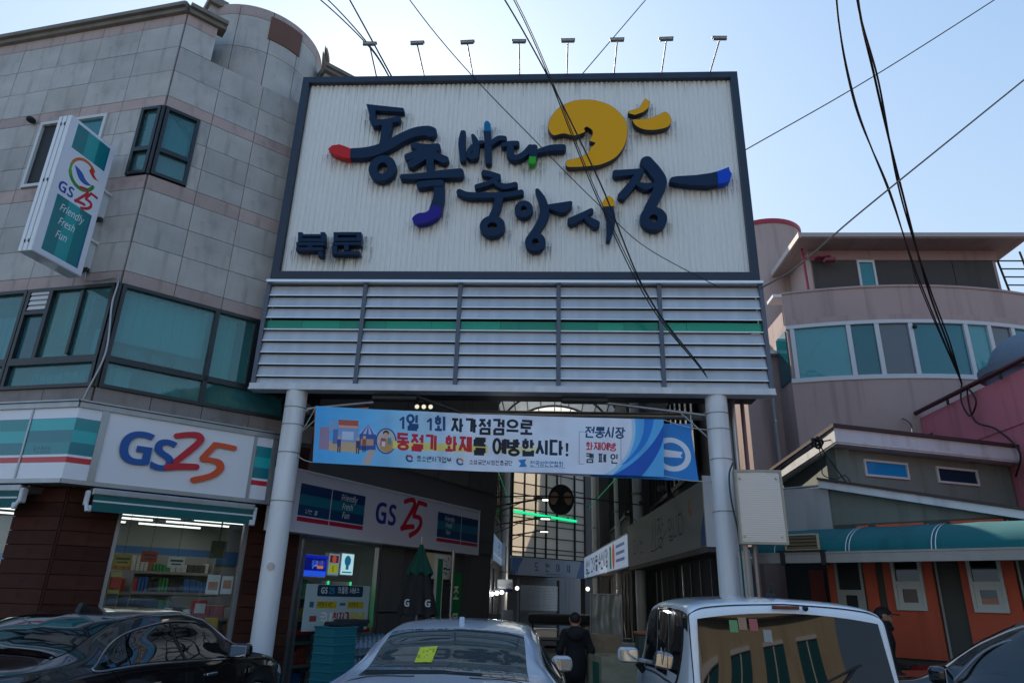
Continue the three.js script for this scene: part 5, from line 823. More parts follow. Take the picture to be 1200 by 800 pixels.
  const ls = thing('blue_alley_sign', 'pale blue signboard with faint writing along the left of the alley', 'shop sign', [-1.72, 0, -22.6], FLs.t);
  const t3 = canvasTex(1024, 96, (g, w, h) => { g.fillStyle = '#a9c4e2'; g.fillRect(0, 0, w, h); g.fillStyle = '#e4ecf4'; g.fillRect(0, h * 0.7, w, h * 0.08); write(g, '중앙시장', w * 0.2, h * 0.15, 54, { color: '#3a5c8c', wt: 0.1, sx: 2 }); });
  mesh('sign_box', [bl(0, 11, 2.8, 3.6, -0.3, 0)], M.alu, ls); const g3 = new THREE.PlaneGeometry(11, 0.8); g3.userData.keepUV = true; mesh('sign_panel', g3.translate(5.5, 3.2, 0.006), (() => { const q = mat(0.8, 0.8, 0.8, 0.4, { map: t3, emissiveMap: t3 }); q.emissive.setRGB(0.7, 0.85, 1); q.emissiveIntensity = 0.12; return q; })(), ls);
}
// hanging lamps and bulbs
for (const [z, x, lab] of [[-20, -0.05, 'white LED lamp on a long arm over the alley, nearest the street'], [-25, -0.14, 'white LED lamp on a long arm over the alley, middle of three'], [-30, -0.2, 'white LED lamp on a long arm over the alley, nearest the panel screen']]) {
  const t = thing('alley_lamp', lab, 'lamp', [x, 4.3, z], 0, 'LED arm lamps over the alley');
  mesh('arm', [bar([-1.7, -0.22, 0], [-0.25, 0.04, 0], 0.028), bar([-1.7, -0.5, 0], [-0.7, -0.05, 0], 0.016)], M.darkmetal, t); mesh('head', [rb(0.62, 0.06, 0.16, 0.02, -0.05, 0.07, 0)], M.darkmetal, t); mesh('diffuser', [bl(-0.1, 0.22, 0.012, 0.036, -0.06, 0.085)], ledGlow, t);
  areaLight(0.3, 0.14, 2.5, [x + 0.06, 4.295, z], [x + 0.06, 0, z]);
}
for (const [x, y, z, lab] of [[-1.11, 2.02, -27, 'bare white bulb hanging left of the shutter at the alley end'], [1.50, 2.06, -27, 'bare white bulb hanging under the white alley signboard']]) {
  const t = thing('hanging_bulb', lab, 'light bulb', [x, y, z], 0, 'bare bulbs at the alley end'); mesh('bulb', [new THREE.SphereGeometry(0.075, 14, 10)], glow(1, 0.97, 0.9, 1.3, 0.6), t); mesh('cord', [bar([0, 0.07, 0], [0, 0.7, 0], 0.008, 5)], M.cable, t);
  const l = new THREE.PointLight(0xfff2e0, 0.9); l.position.set(x, y, z); l.castShadow = true; l.shadow.radius = 3; scene.add(l);
}
{
  const t = thing('triple_floodlight', 'three lit round lamps in a row under the gate screen on the left', 'lamp', [-2.54, 5.28, -13.5]);
  for (const k of [-1, 0, 1]) { mesh('lamp_head', [new THREE.CylinderGeometry(0.055, 0.035, 0.1, 14).rotateX(Math.PI / 2).translate(k * 0.14, 0, 0)], M.darkmetal, t); mesh('lens', [new THREE.CylinderGeometry(0.045, 0.045, 0.012, 14).rotateX(Math.PI / 2).translate(k * 0.14, 0, 0.057)], glow(1, 0.95, 0.7, 0.6, 0.4), t); }
  mesh('bracket', [bx(0.44, 0.03, 0.03, 0, 0.08, -0.02), bar([0, 0.1, -0.02], [0, 0.9, -0.2], 0.015)], M.darkmetal, t); areaLight(0.5, 0.12, 1.2, [-2.54, 5.28, -13.42], [-2.3, 4, -11], 0xfff0c0);
  const c = thing('stall_lamp', 'cluster of white lamps glowing at a stall on the left of the alley', 'lamp', [-1.62, 1.78, -23.6]); mesh('lens', [0, 1, 2].map((k) => new THREE.SphereGeometry(0.07, 12, 8).translate(-0.16 + k * 0.16, k * 0.03, 0)), glow(1, 1, 1, 1.1, 0.6), c); mesh('rail', [bar([-0.3, 0.1, 0], [0.3, 0.16, 0], 0.015)], M.darkmetal, c);
  const l = new THREE.PointLight(0xf4f8ff, 0.7); l.position.set(-1.6, 1.8, -23.45); l.castShadow = true; l.shadow.radius = 4; scene.add(l);
}
{
  const t = thing('oval_sign', 'black oval hanging sign with two tan lobes over the alley', 'hanging sign', [0.34, 4.08, -18]);
  mesh('disc', [new THREE.CylinderGeometry(0.33, 0.33, 0.1, 40).rotateX(Math.PI / 2).scale(1, 1.17, 1)], M.black, t);
  const lobe = new THREE.Shape(new THREE.SplineCurve([[0.06, 0.06], [0.12, 0.16], [0.22, 0.15], [0.285, 0.02], [0.25, -0.13], [0.17, -0.15], [0.1, -0.06], [0.06, 0.06]].map((p) => new THREE.Vector2(...p))).getPoints(40));
  for (const s of [1, -1]) mesh('lobe', [extrude(s > 0 ? lobe : new THREE.Shape(lobe.getPoints().map((p) => new THREE.Vector2(-p.x, p.y)).reverse()), 0.02, 0.005).translate(0, 0.02, 0.048)], mat(0.38, 0.22, 0.14, 0.5, { side: THREE.DoubleSide }), t);
  mesh('band', [rb(0.56, 0.045, 0.05, 0.01, 0, 0.06, 0.075), rb(0.07, 0.2, 0.05, 0.02, 0, -0.02, 0.07)], M.black, t); mesh('hanger', [bar([0, 0.38, 0], [0, 4.0, 0], 0.01, 5)], M.cable, t);
  const w = thing('alley_span_wire', 'dark wire spanning the alley behind the oval sign', 'wire', [0, 4.2, -18.1]); mesh('wire', [tube([[-1.9, -0.1, 0], [0.3, -0.02, 0], [2.4, -0.2, 0]], 0.018)], M.cable, w);
}
// goods and carts on the right of the alley
{
  const t = thing('plastic_curtain', 'hanging clear plastic sheet around a stall on the right of the alley', 'plastic sheet', [1.25, 0, -15.6]);
  const g = new THREE.PlaneGeometry(0.62, 1.5, 24, 24), p = g.attributes.position; for (let i = 0; i < p.count; i++) p.setZ(i, 0.03 * Math.sin(p.getX(i) * 26 + Math.sin(p.getY(i) * 5)) + 0.03 * perlin.noise(p.getX(i) * 5, p.getY(i) * 4, 2)); g.computeVertexNormals();
  mesh('sheet', g.translate(0, 1.05, 0), mat(0.55, 0.6, 0.58, 0.2, { phys: true, transmission: 0.45, thickness: 0, side: THREE.DoubleSide }), t); mesh('rail', [bar([-0.34, 1.8, 0], [0.34, 1.8, 0], 0.014), bar([-0.33, 0, 0], [-0.33, 1.82, 0], 0.018), bar([0.33, 0, 0], [0.33, 1.82, 0], 0.018), bar([-0.33, 0.95, 0.06], [0.5, 0.95, 0.06], 0.014)], M.alu, t);
  const c = thing('hand_cart', 'beige wooden box cart with an open lid beside the white car', 'cart', [1.02, 0, -11.6], 0.25);
  const tan = mat(0.36, 0.31, 0.2, 0.7, { map: T.wood });
  mesh('box', [bx(0.62, 0.5, 0.02, 0, 0.65, 0.35), bx(0.62, 0.5, 0.02, 0, 0.65, -0.35), bx(0.02, 0.5, 0.68, -0.3, 0.65, 0), bx(0.02, 0.5, 0.68, 0.3, 0.65, 0), bx(0.6, 0.02, 0.68, 0, 0.41, 0)], tan, c); mesh('lid', [bx(0.62, 0.02, 0.4, 0, 0.98, -0.42, 0, 0, 1.2)], mat(0.25, 0.16, 0.08, 0.7, { map: T.wood }), c); mesh('green_panel', [bx(0.004, 0.3, 0.3, -0.313, 0.66, 0.1)], mat(0.03, 0.12, 0.08, 0.6), c);
  mesh('frame', [bx(0.66, 0.03, 0.74, 0, 0.3, 0), bar([0.28, 0.3, 0.34], [0.28, 0.92, 0.42], 0.014)], M.darkmetal, c); for (const [x, z] of [[-0.25, 0.3], [0.25, 0.3], [-0.25, -0.3], [0.25, -0.3]]) mesh('wheel', [new THREE.TorusGeometry(0.1, 0.035, 8, 18).rotateY(Math.PI / 2).translate(x, 0.135, z), new THREE.CylinderGeometry(0.03, 0.03, 0.05, 10).rotateZ(Math.PI / 2).translate(x, 0.135, z)], M.rubber, c);
  const f = thing('foam_box', 'pale green and white crate on the ground behind the beige cart', 'crate', [1.55, 0, -13.8], -0.2); mesh('body', [rb(0.5, 0.9, 0.45, 0.02, 0, 0.45, 0)], wall(0.2, 0.23, 0.2), f); mesh('lid', [rb(0.54, 0.06, 0.49, 0.02, 0, 0.93, 0)], wall(0.3, 0.32, 0.3), f);
  const o = thing('orange_crate', 'small crate with an orange lid standing under the grey signboard', 'crate', [1.78, 0, -13.4], 0.1); mesh('body', [rb(0.36, 1.12, 0.3, 0.02, 0, 0.56, 0)], mat(0.05, 0.09, 0.07, 0.6), o); mesh('lid', [rb(0.4, 0.05, 0.34, 0.015, 0, 1.15, 0)], mat(0.4, 0.11, 0.03, 0.6), o);
  [[-0.9, -27.5, 0.95, 'white foam fish box on the ground near the end of the alley, left one'], [-0.2, -28.5, 1.1, 'white foam fish box on the ground near the end of the alley, right one']].forEach(([x, z, w, lab]) => { const q = thing('fish_box', lab, 'box', [x, 0.3, z], 0.2, 'foam boxes at the alley end'); mesh('body', [rb(w, 0.28, 0.5, 0.03, 0, 0.14, 0)], M.white, q); mesh('lid', [rb(w + 0.04, 0.05, 0.54, 0.02, 0, 0.3, 0)], M.white, q); });
  const st = thing('market_stall', 'low dark covered market stall across the end of the alley', 'stall', [0.6, 0, -26.5]); mesh('table', [bx(2.4, 0.06, 1.0, 0, 0.85, 0), ...[-1.1, 1.1].flatMap((x) => [-0.4, 0.4].map((z) => bx(0.05, 0.84, 0.05, x, 0.42, z)))], M.darkmetal, st); mesh('cover', [rb(2.5, 0.34, 1.06, 0.1, 0, 1.02, 0)], mat(0.025, 0.03, 0.032, 0.8), st);
  const ft = thing('low_trestle', 'low dark trestle carrying the foam boxes near the alley end', 'table', [-0.5, 0, -28]); mesh('top', [bx(2.0, 0.05, 1.6, 0, 0.27, 0)], M.darkmetal, ft); mesh('leg', [bx(0.05, 0.25, 1.5, -0.9, 0.125, 0), bx(0.05, 0.25, 1.5, 0.9, 0.125, 0)], M.darkmetal, ft);
  const h = thing('hanging_box', 'white and blue box fitting hanging on the left of the alley above the lamps', 'box', [-1.39, 2.1, -24]); mesh('box', [rb(0.5, 0.3, 0.3, 0.03)], M.white, h); mesh('base', [rb(0.52, 0.1, 0.32, 0.02, 0, -0.2, 0)], mat(0.01, 0.02, 0.12, 0.5), h); mesh('hanger', [bar([0, 0.1, 0], [0, 1.2, 0], 0.015)], M.darkmetal, h);
}
// ------------------------------------------------------------------ banners
function cloth(tl, tr, brr, bll, nx, ny, amp, sd) {
  const P = [], UV = [], I = [];
  for (let j = 0; j <= ny; j++) for (let i = 0; i <= nx; i++) {
    const u = i / nx, v = j / ny, l = (a, b, t) => a + (b - a) * t, p = [0, 1, 2].map((k) => l(l(tl[k], tr[k], u), l(bll[k], brr[k], u), v));
    const s = Math.sin(Math.PI * u);
    p[1] -= 0.03 * s * (1 - 0.3 * v); p[2] += amp * (perlin.noise(u * 7 + sd, v * 2, sd) + 0.4 * perlin.noise(u * 18, v * 5 + sd, 3)) * (0.3 + 0.7 * s) + amp * 1.2 * v * Math.sin(u * 9 + sd);
    P.push(...p); UV.push(u, 1 - v);
  }
  for (let j = 0; j < ny; j++) for (let i = 0; i < nx; i++) { const a = j * (nx + 1) + i; I.push(a, a + nx + 1, a + 1, a + 1, a + nx + 1, a + nx + 2); }
  const g = new THREE.BufferGeometry(); g.setAttribute('position', new THREE.Float32BufferAttribute(P, 3)); g.setAttribute('uv', new THREE.Float32BufferAttribute(UV, 2)); g.setIndex(I); g.computeVertexNormals(); g.userData.keepUV = true; return g;
}
{
  const t = thing('campaign_banner', 'long pale blue fire prevention campaign banner tied between the gate posts', 'banner', [0, 0, -10.42]);
  const tex = canvasTex(2048, 352, (g, w, h) => {
    const bg = g.createLinearGradient(0, 0, w, 0); bg.addColorStop(0, '#4db4f4'); bg.addColorStop(0.16, '#70c6f8'); bg.addColorStop(0.3, '#b4def8'); bg.addColorStop(0.45, '#e8eefb'); bg.addColorStop(1, '#eef1fc'); g.fillStyle = bg; g.fillRect(0, 0, w, h);
    const E = (c, x, y, rx, ry, r = 0) => { g.fillStyle = c; g.beginPath(); g.ellipse(x, y, rx, ry, r, 0, 7); g.fill(); }, Rr = (c, x, y, a, b) => { g.fillStyle = c; g.fillRect(x, y, a, b); };
    // market street picture
    Rr('#a88aa8', 30, 130, 60, 140); Rr('#8fb0d8', 84, 90, 46, 60); Rr('#d8b48c', 90, 215, 190, 60); Rr('#7fa8d8', 135, 105, 130, 110); Rr('#c05a48', 140, 78, 120, 44); Rr('#e8a898', 140, 112, 120, 16); Rr('#5a78b8', 110, 140, 30, 90); Rr('#c8d4ec', 165, 150, 70, 52);
    g.fillStyle = '#b8c8e8'; g.beginPath(); g.moveTo(262, 160); g.lineTo(320, 96); g.lineTo(376, 160); g.fill(); for (let k = 0; k < 3; k++) { g.fillStyle = '#4a68b0'; g.beginPath(); g.moveTo(275 + k * 34, 160); g.lineTo(320, 96); g.lineTo(290 + k * 34, 160); g.fill(); }
    Rr('#3a5aa8', 270, 160, 100, 100); Rr('#d0a080', 280, 190, 76, 40); g.fillStyle = '#c8b4ac'; g.beginPath(); g.moveTo(290, 345); g.lineTo(330, 255); g.lineTo(372, 255); g.lineTo(340, 345); g.fill();
    for (const [x, y, c] of [[150, 235, '#2a4a9a'], [262, 238, '#3a3a6a'], [300, 225, '#a05840']]) { Rr(c, x - 11, y - 34, 22, 44); Rr('#222a4a', x - 9, y + 10, 7, 36); Rr('#222a4a', x + 3, y + 10, 7, 36); E('#e0b090', x, y - 44, 10, 11); }
    E('#1d4a9a', 430, 196, 62, 80); E('#d4c8c0', 430, 196, 54, 72); E('#d8a060', 436, 224, 44, 40); E('#3c2c28', 428, 146, 18, 16); E('#e8bc98', 428, 158, 13, 14); Rr('#d04a58', 398, 180, 30, 46); Rr('#f0e8e8', 404, 200, 22, 30); Rr('#48a0a0', 440, 176, 20, 40);
    // first line
    let x = write(g, '1일 1회', 500, 28, 92, { color: '#124a86', wt: 0.168, sx: 0.84, gap: 0.05 }); write(g, '자가점검으로', x + 20, 34, 92, { color: '#10182c', wt: 0.168, sx: 0.84, gap: 0.05 });
    // second line
    const y2 = 148; Rr('#f2e27c', 470, y2 + 44, 560, 48); Rr('#efe7b0', 1080, y2 + 48, 240, 40);
    x = write(g, '동절기 화재', 492, y2, 98, { color: '#d01c38', wt: 0.17, sx: 0.82, gap: 0.04 }); write(g, '를 예방합시다!', x, y2 + 6, 98, { color: '#141a2c', wt: 0.17, sx: 0.82, gap: 0.04 });
    // footers
    const mark = (cx, cy, r, a, b) => { g.lineWidth = r * 0.55; g.strokeStyle = a; g.beginPath(); g.arc(cx, cy, r, 0.6, 4.2); g.stroke(); g.strokeStyle = b; g.beginPath(); g.arc(cx, cy, r * 0.7, 3.8, 6.6); g.stroke(); };
    mark(572, 292, 19, '#1d3f7c', '#c83448'); write(g, '중소벤처기업부', 612, 276, 33, { color: '#1d2a44', wt: 0.11, sx: 0.88 });
    mark(870, 296, 19, '#2a5aa0', '#e08a30'); write(g, '소상공인시장진흥공단', 922, 284, 28, { color: '#1d2a44', wt: 0.12, sx: 0.9 });
    g.fillStyle = '#1c84c8'; g.beginPath(); g.moveTo(1210, 278); g.lineTo(1258, 272); g.lineTo(1248, 292); g.lineTo(1262, 318); g.lineTo(1214, 322); g.lineTo(1226, 300); g.fill(); write(g, '전국상인연합회', 1280, 284, 30, { color: '#1c6ca8', wt: 0.13, sx: 0.9 }); Rr('#1c84c8', 1280, 318, 200, 3);
    // right block
    g.strokeStyle = '#6a7490'; g.lineWidth = 2.5; g.strokeRect(1562, 92, 240, 200); Rr('#ecf0fb', 1590, 84, 184, 214);
    write(g, '전통시장', 1600, 62, 66, { color: '#0e4470', wt: 0.145, sx: 0.86, slant: 0.12, round: true });
    write(g, '화재예방', 1600, 158, 50, { color: '#d01c38', wt: 0.14, sx: 0.88 }); write(g, '캠', 1600, 228, 54, { color: '#10182c', wt: 0.135, sx: 0.9 }); write(g, '페', 1670, 228, 54, { color: '#10182c', wt: 0.13, sx: 0.9 }); write(g, '인', 1742, 228, 54, { color: '#10182c', wt: 0.135, sx: 0.9 });
    // blue sweep
    const sw = (c, a, b) => { g.fillStyle = c; g.beginPath(); g.moveTo(...a[0]); g.bezierCurveTo(...a[1], ...a[2], ...a[3]); g.lineTo(...b[0]); g.bezierCurveTo(...b[1], ...b[2], ...b[3]); g.fill(); };
    sw('#5cb8f4', [[1866, 0], [1892, 150], [1840, 270], [1740, 352]], [[2048, 352], [2048, 200], [2048, 100], [2048, 0]]);
    sw('#b8dcf8', [[1862, 0], [1880, 140], [1850, 270], [1700, 352]], [[1750, 352], [1860, 260], [1900, 130], [1882, 0]]);
    sw('#0a5cc4', [[2048, 30], [1990, 180], [1860, 300], [1756, 352]], [[1920, 352], [1980, 280], [2030, 200], [2048, 110]]);
    sw('#1c84e4', [[1935, 0], [1950, 120], [1870, 240], [1800, 290]], [[1830, 280], [1930, 200], [1985, 110], [1990, 0]]);
    for (let k = 0; k < 26; k++) { const cx = rnd(w), gr = g.createLinearGradient(cx - 40, 0, cx + 40, 0); gr.addColorStop(0, 'rgba(60,70,110,0)'); gr.addColorStop(0.5, `rgba(60,70,110,${rnd(0.015, 0.05)})`); gr.addColorStop(1, 'rgba(60,70,110,0)'); g.fillStyle = gr; g.fillRect(cx - 40, 0, 80, h); }
  });
  mesh('cloth', cloth([-3.70, 4.46, 0], [1.78, 4.32, 0], [1.74, 3.44, 0], [-3.62, 3.55, 0], 110, 18, 0.04, 1.3), mat(1, 1, 1, 0.6, { map: tex, side: THREE.DoubleSide }), t);
  const rope = mat(0.5, 0.5, 0.48, 0.8);
  for (const [a, b] of [[[-3.70, 4.45, 0], [-4.0, 4.42, -0.1]], [[-3.64, 3.56, 0], [-3.98, 3.72, -0.1]], [[-3.70, 4.44, 0], [-3.98, 3.95, -0.1]], [[1.78, 4.31, 0], [2.5, 4.18, -0.1]], [[1.74, 3.45, 0], [2.5, 3.40, -0.1]]]) mesh('tie_rope', [tube([a, [(a[0] + b[0]) / 2, (a[1] + b[1]) / 2 - 0.03, -0.05], b], 0.007, 10, 5)], rope, t);
}
{
  const t = thing('blue_banner', 'bright blue banner with white ring emblem half hidden behind the campaign banner', 'banner', [0, 0, -10.53]);
  const tex = canvasTex(1024, 170, (g, w, h) => {
    g.fillStyle = '#e6e8f4'; g.fillRect(0, 0, w, h); g.fillStyle = '#1a86d8'; g.fillRect(w * 0.72, 0, w * 0.28, h);
    const cx = w * 0.940, cy = h * 0.55, r = h * 0.30; g.fillStyle = '#e8ecf6'; g.beginPath(); g.arc(cx, cy, r, 0, 7); g.fill(); g.fillStyle = '#1a80d0'; g.beginPath(); g.arc(cx, cy, r * 0.70, 0, 7); g.fill();
    g.fillStyle = '#e8ecf6'; g.beginPath(); g.moveTo(cx - r * 0.5, cy - r * 0.3); g.lineTo(cx + r * 0.6, cy - r * 0.15); g.lineTo(cx + r * 0.45, cy + 4); g.lineTo(cx + r * 0.55, cy + r * 0.2); g.lineTo(cx - r * 0.5, cy + r * 0.15); g.fill();
  });
  mesh('cloth', cloth([-3.5, 4.36, 0], [2.20, 4.28, 0], [2.27, 3.40, 0], [-3.5, 3.60, 0], 60, 10, 0.018, 4.1), mat(0.95, 0.95, 0.95, 0.55, { map: tex, side: THREE.DoubleSide }), t);
  const o = thing('orange_banner', 'orange banner edge showing at the upper left behind the campaign banner', 'banner', [0, 0, -10.60]); mesh('cloth', cloth([-3.78, 4.5, 0], [-2.9, 4.5, 0], [-2.9, 3.62, 0], [-3.7, 3.6, 0], 16, 8, 0.015, 2.2), mat(0.55, 0.16, 0.08, 0.6, { side: THREE.DoubleSide }), o);
  const b = thing('banner_arm', 'long grey steel arm reaching in from the right gate post above the banner', 'bracket', [2.63, 4.45, -10.6]);
  mesh('arm', [bar([-0.1, -0.02, 0], [-1.75, 0.17, 0], 0.026), bar([-0.1, -0.42, 0], [-0.55, 0.02, 0], 0.016), bar([-0.4, 0.02, 0], [-0.4, -0.25, 0], 0.012), bar([-0.1, 0.3, 0], [-0.1, -0.45, 0], 0.014)], M.alu, b); mesh('head', [rb(0.75, 0.09, 0.16, 0.04, -2.05, 0.2, 0)], M.darkmetal, b);
  const l = thing('banner_arm', 'long grey steel arm reaching in from the left gate post above the banner', 'bracket', [-4.08, 4.45, -10.6]);
  mesh('arm', [bar([0.1, 0.0, 0], [1.25, 0.13, 0], 0.026), bar([0.1, -0.42, 0], [0.4, -0.1, 0], 0.014)], M.alu, l); mesh('head', [rb(0.75, 0.09, 0.16, 0.04, 1.6, 0.2, 0)], M.darkmetal, l); mesh('strut', [bar([1.95, 0.24, 0], [2.7, 0.0, -0.1], 0.03)], M.darkmetal, l);
}
// ------------------------------------------------------------------ more of the market alley and of the shop
{
  for (const [s, x0, x1, lab] of [[-1, -1.55, -1.55, 'thin green light strip high along the left side of the alley'], [1, 2.38, 1.75, 'thin green light strip high along the right side of the alley']]) {
    const t = thing('light_strip', lab, 'light strip', [x0, 5.35, -18.6], 0, null);
    mesh('tube', [bar([0, 0, 0], [x1 - x0, 0, -11.5], 0.014, 8)], glow(0.0, 0.75, 0.32, 0.12, 0.08), t); for (let k = 0; k < 5; k++) mesh('clip', [bx(0.05, 0.1, 0.05, (x1 - x0) * k / 4, 0.04, -11.5 * k / 4)], M.darkmetal, t);
    const xm = (x0 + x1) / 2; areaLight(11, 0.06, 0.35, [xm - s * 0.05, 5.35, -24.3], [xm - s * 3, 5.2, -24.3], 0x10ff70);
  }
  // stalls along both sides, with crates of goods
  const cr = [[0.30, 0.26, 0.2], [0.05, 0.13, 0.22], [0.3, 0.09, 0.05], [0.08, 0.17, 0.09], [0.36, 0.37, 0.36]].map((c) => mat(...c, 0.7));
  const stall = (label, x, z, turn, n) => {
    const t = thing('produce_stall', label, 'stall', [x, 0, z], turn, null);
    mesh('table', [bx(1.7, 0.05, 0.75, 0, 0.7, 0)], M.darkmetal, t); for (const [a, b] of [[-0.8, 0.3], [0.8, 0.3], [-0.8, -0.3], [0.8, -0.3]]) mesh('leg', [bx(0.05, 0.68, 0.05, a, 0.34, b)], M.darkmetal, t);
    mesh('skirt', [bx(1.7, 0.55, 0.01, 0, 0.40, 0.37)], mat(0.03, 0.05, 0.09, 0.8), t);
    for (let k = 0; k < n; k++) { const q = mesh('tray', [bx(0.36, 0.02, 0.3, 0, 0.01, 0), bx(0.36, 0.1, 0.012, 0, 0.05, 0.15), bx(0.36, 0.1, 0.012, 0, 0.05, -0.15), bx(0.012, 0.1, 0.3, 0.18, 0.05, 0), bx(0.012, 0.1, 0.3, -0.18, 0.05, 0)], pick(cr), t); q.position.set(-0.62 + k * 0.41, 0.73, 0.12); q.rotation.x = 0.25; const gm = mat(rnd(0.1, 0.4), rnd(0.06, 0.25), rnd(0.03, 0.1), 0.6); mesh('produce', Array.from({ length: 14 }, () => new THREE.SphereGeometry(rnd(0.03, 0.05), 8, 6).translate(rnd(-0.14, 0.14), rnd(0.05, 0.11), rnd(-0.11, 0.11))), gm, q); }
    return t;
  };
  stall('low stall with trays of produce on the right of the alley, behind the plastic curtain', 1.45, -18.4, -Math.PI / 2, 4);
  stall('low stall with trays of produce on the right of the alley under the white signboard', 1.3, -22.6, -Math.PI / 2, 4);
  stall('low stall with trays of produce on the left of the alley near the blue sign', -1.15, -21.4, Math.PI / 2, 4);
  const names = ['nearest the street', 'second from the street', 'third from the street', 'farthest from the street'];
  [[1.5, -16.7], [1.42, -20.5], [1.2, -24.6], [1.12, -26.4]].forEach(([x, z], i) => { const t = thing('carton', `brown cardboard carton stacked on the right of the alley, ${names[i]}`, 'carton', [x, 0, z], rnd(-0.2, 0.2), 'cardboard cartons on the right of the alley'); mesh('box', [rb(0.5, 0.42, 0.4, 0.01, 0, 0.21, 0), rb(0.46, 0.36, 0.38, 0.01, 0.02, 0.6, 0.01)], mat(0.24, 0.16, 0.09, 0.8), t); mesh('tape', [bx(0.07, 0.004, 0.38, 0.02, 0.783, 0.01)], mat(0.35, 0.27, 0.16, 0.4), t); });
  [[-1.35, -18.8, 'first'], [-1.3, -24.4, 'second']].forEach(([x, z, n]) => { const t = thing('standing_board', `small standing notice board on the left of the alley, ${n} from the street`, 'notice board', [x, 0, z], 0.9); mesh('board', [rb(0.5, 1.1, 0.04, 0.01, 0, 0.75, 0)], mat(0.2, 0.22, 0.25, 0.6), t); for (const k of [0.9, 0.6, 0.4]) mesh('printed_line', [bx(0.36, 0.06, 0.01, 0, k, 0.022)], M.darkmetal, t); mesh('foot', [bx(0.5, 0.03, 0.35, 0, 0.015, 0), bx(0.04, 0.25, 0.04, 0, 0.14, 0)], M.darkmetal, t); });
  // cross trusses under the arcade roof
  for (const [z, y, n] of [[-14.5, 7.4, 'nearest'], [-19.5, 7.5, 'second'], [-24.5, 7.6, 'third']]) {
    const t = thing('roof_truss', `dark steel cross truss under the arcade roof, ${n} to the gate`, 'truss', [0.3, y, z], 0, 'cross trusses of the arcade'); mesh('chord', [bar([-2.5, 0, 0], [2.6, 0, 0], 0.04), bar([-2.5, 0.5, 0], [2.6, 0.5, 0], 0.04)], M.darkmetal, t);
    for (let k = 0; k < 8; k++) mesh('web', [bar([-2.5 + k * 0.635, k % 2 ? 0.5 : 0, 0], [-2.5 + (k + 1) * 0.635, k % 2 ? 0 : 0.5, 0], 0.022)], M.darkmetal, t);
  }
}
{
  // counter and clutter inside the shop
  const t = thing('shop_counter', 'shop counter with coffee machine and boxes behind the chamfered window', 'counter', FCw.at(1.75, 0.1, -0.72), FCw.t);
  mesh('counter', [rb(1.5, 0.95, 0.5, 0.02, 0, 0.48, 0)], mat(0.2, 0.19, 0.18, 0.5), t); mesh('worktop', [rb(1.56, 0.04, 0.56, 0.012, 0, 0.975, 0)], mat(0.06, 0.05, 0.05, 0.3), t);
  mesh('coffee_machine', [rb(0.34, 0.42, 0.36, 0.03, -0.35, 1.21, 0), rb(0.24, 0.06, 0.2, 0.02, -0.35, 1.05, 0.24), cyl(0.05, 0.1, -0.35, 1.06, 0.22, 12)], M.black, t); mesh('cup_rack', [cyl(0.06, 0.3, 0.0, 1.0, 0.08, 14), cyl(0.06, 0.24, 0.14, 1.0, 0.08, 14), cyl(0.055, 0.28, 0.28, 1.0, 0.05, 14)], M.white, t);
  mesh('red_display', [rb(0.2, 0.42, 0.12, 0.01, 0.45, 1.21, 0.05)], mat(0.4, 0.03, 0.03, 0.5), t); mesh('display_card', [bx(0.16, 0.14, 0.004, 0.45, 1.3, 0.113)], M.white, t); mesh('snack_box', [rb(0.2, 0.16, 0.14, 0.01, 0.66, 1.08, 0.06), rb(0.18, 0.2, 0.12, 0.01, -0.62, 1.1, 0.1)], goodsCols[1], t);
  const hs = [[0.95, 2.05, 'yellow', [0.5, 0.36, 0.05]], [1.3, 2.12, 'red', [0.45, 0.03, 0.03]], [1.7, 2.06, 'white', [0.6, 0.6, 0.6]]];
  for (const [u, y, n, c] of hs) { const h = thing('hanging_card', `${n} promotion card hanging inside the chamfered shop window`, 'card', FCw.at(u, y, -0.5), FCw.t + rnd(-0.3, 0.3)); mesh('card', [bx(0.24, 0.16, 0.005)], mat(...c, 0.5), h); mesh('printed_line', [bx(0.18, 0.03, 0.003, 0, 0.02, 0.004), bx(0.14, 0.02, 0.003, 0, -0.03, 0.004)], M.darkmetal, h); mesh('string', [bar([0, 0.08, 0], [0, 2.78 - y, 0], 0.003, 4)], M.cable, h); }
  const b = thing('yellow_stand', 'tall yellow product stand at the left edge of the chamfered shop window', 'stand', FCw.at(0.86, 0.1, -0.32), FCw.t); mesh('stand', [rb(0.16, 1.75, 0.14, 0.012, 0, 0.9, 0)], mat(0.5, 0.36, 0.12, 0.5), b); for (let k = 0; k < 5; k++) mesh('product', [rb(0.13, 0.16, 0.04, 0.012, 0, 0.75 + k * 0.22, 0.085)], pick(goodsCols), b);
}
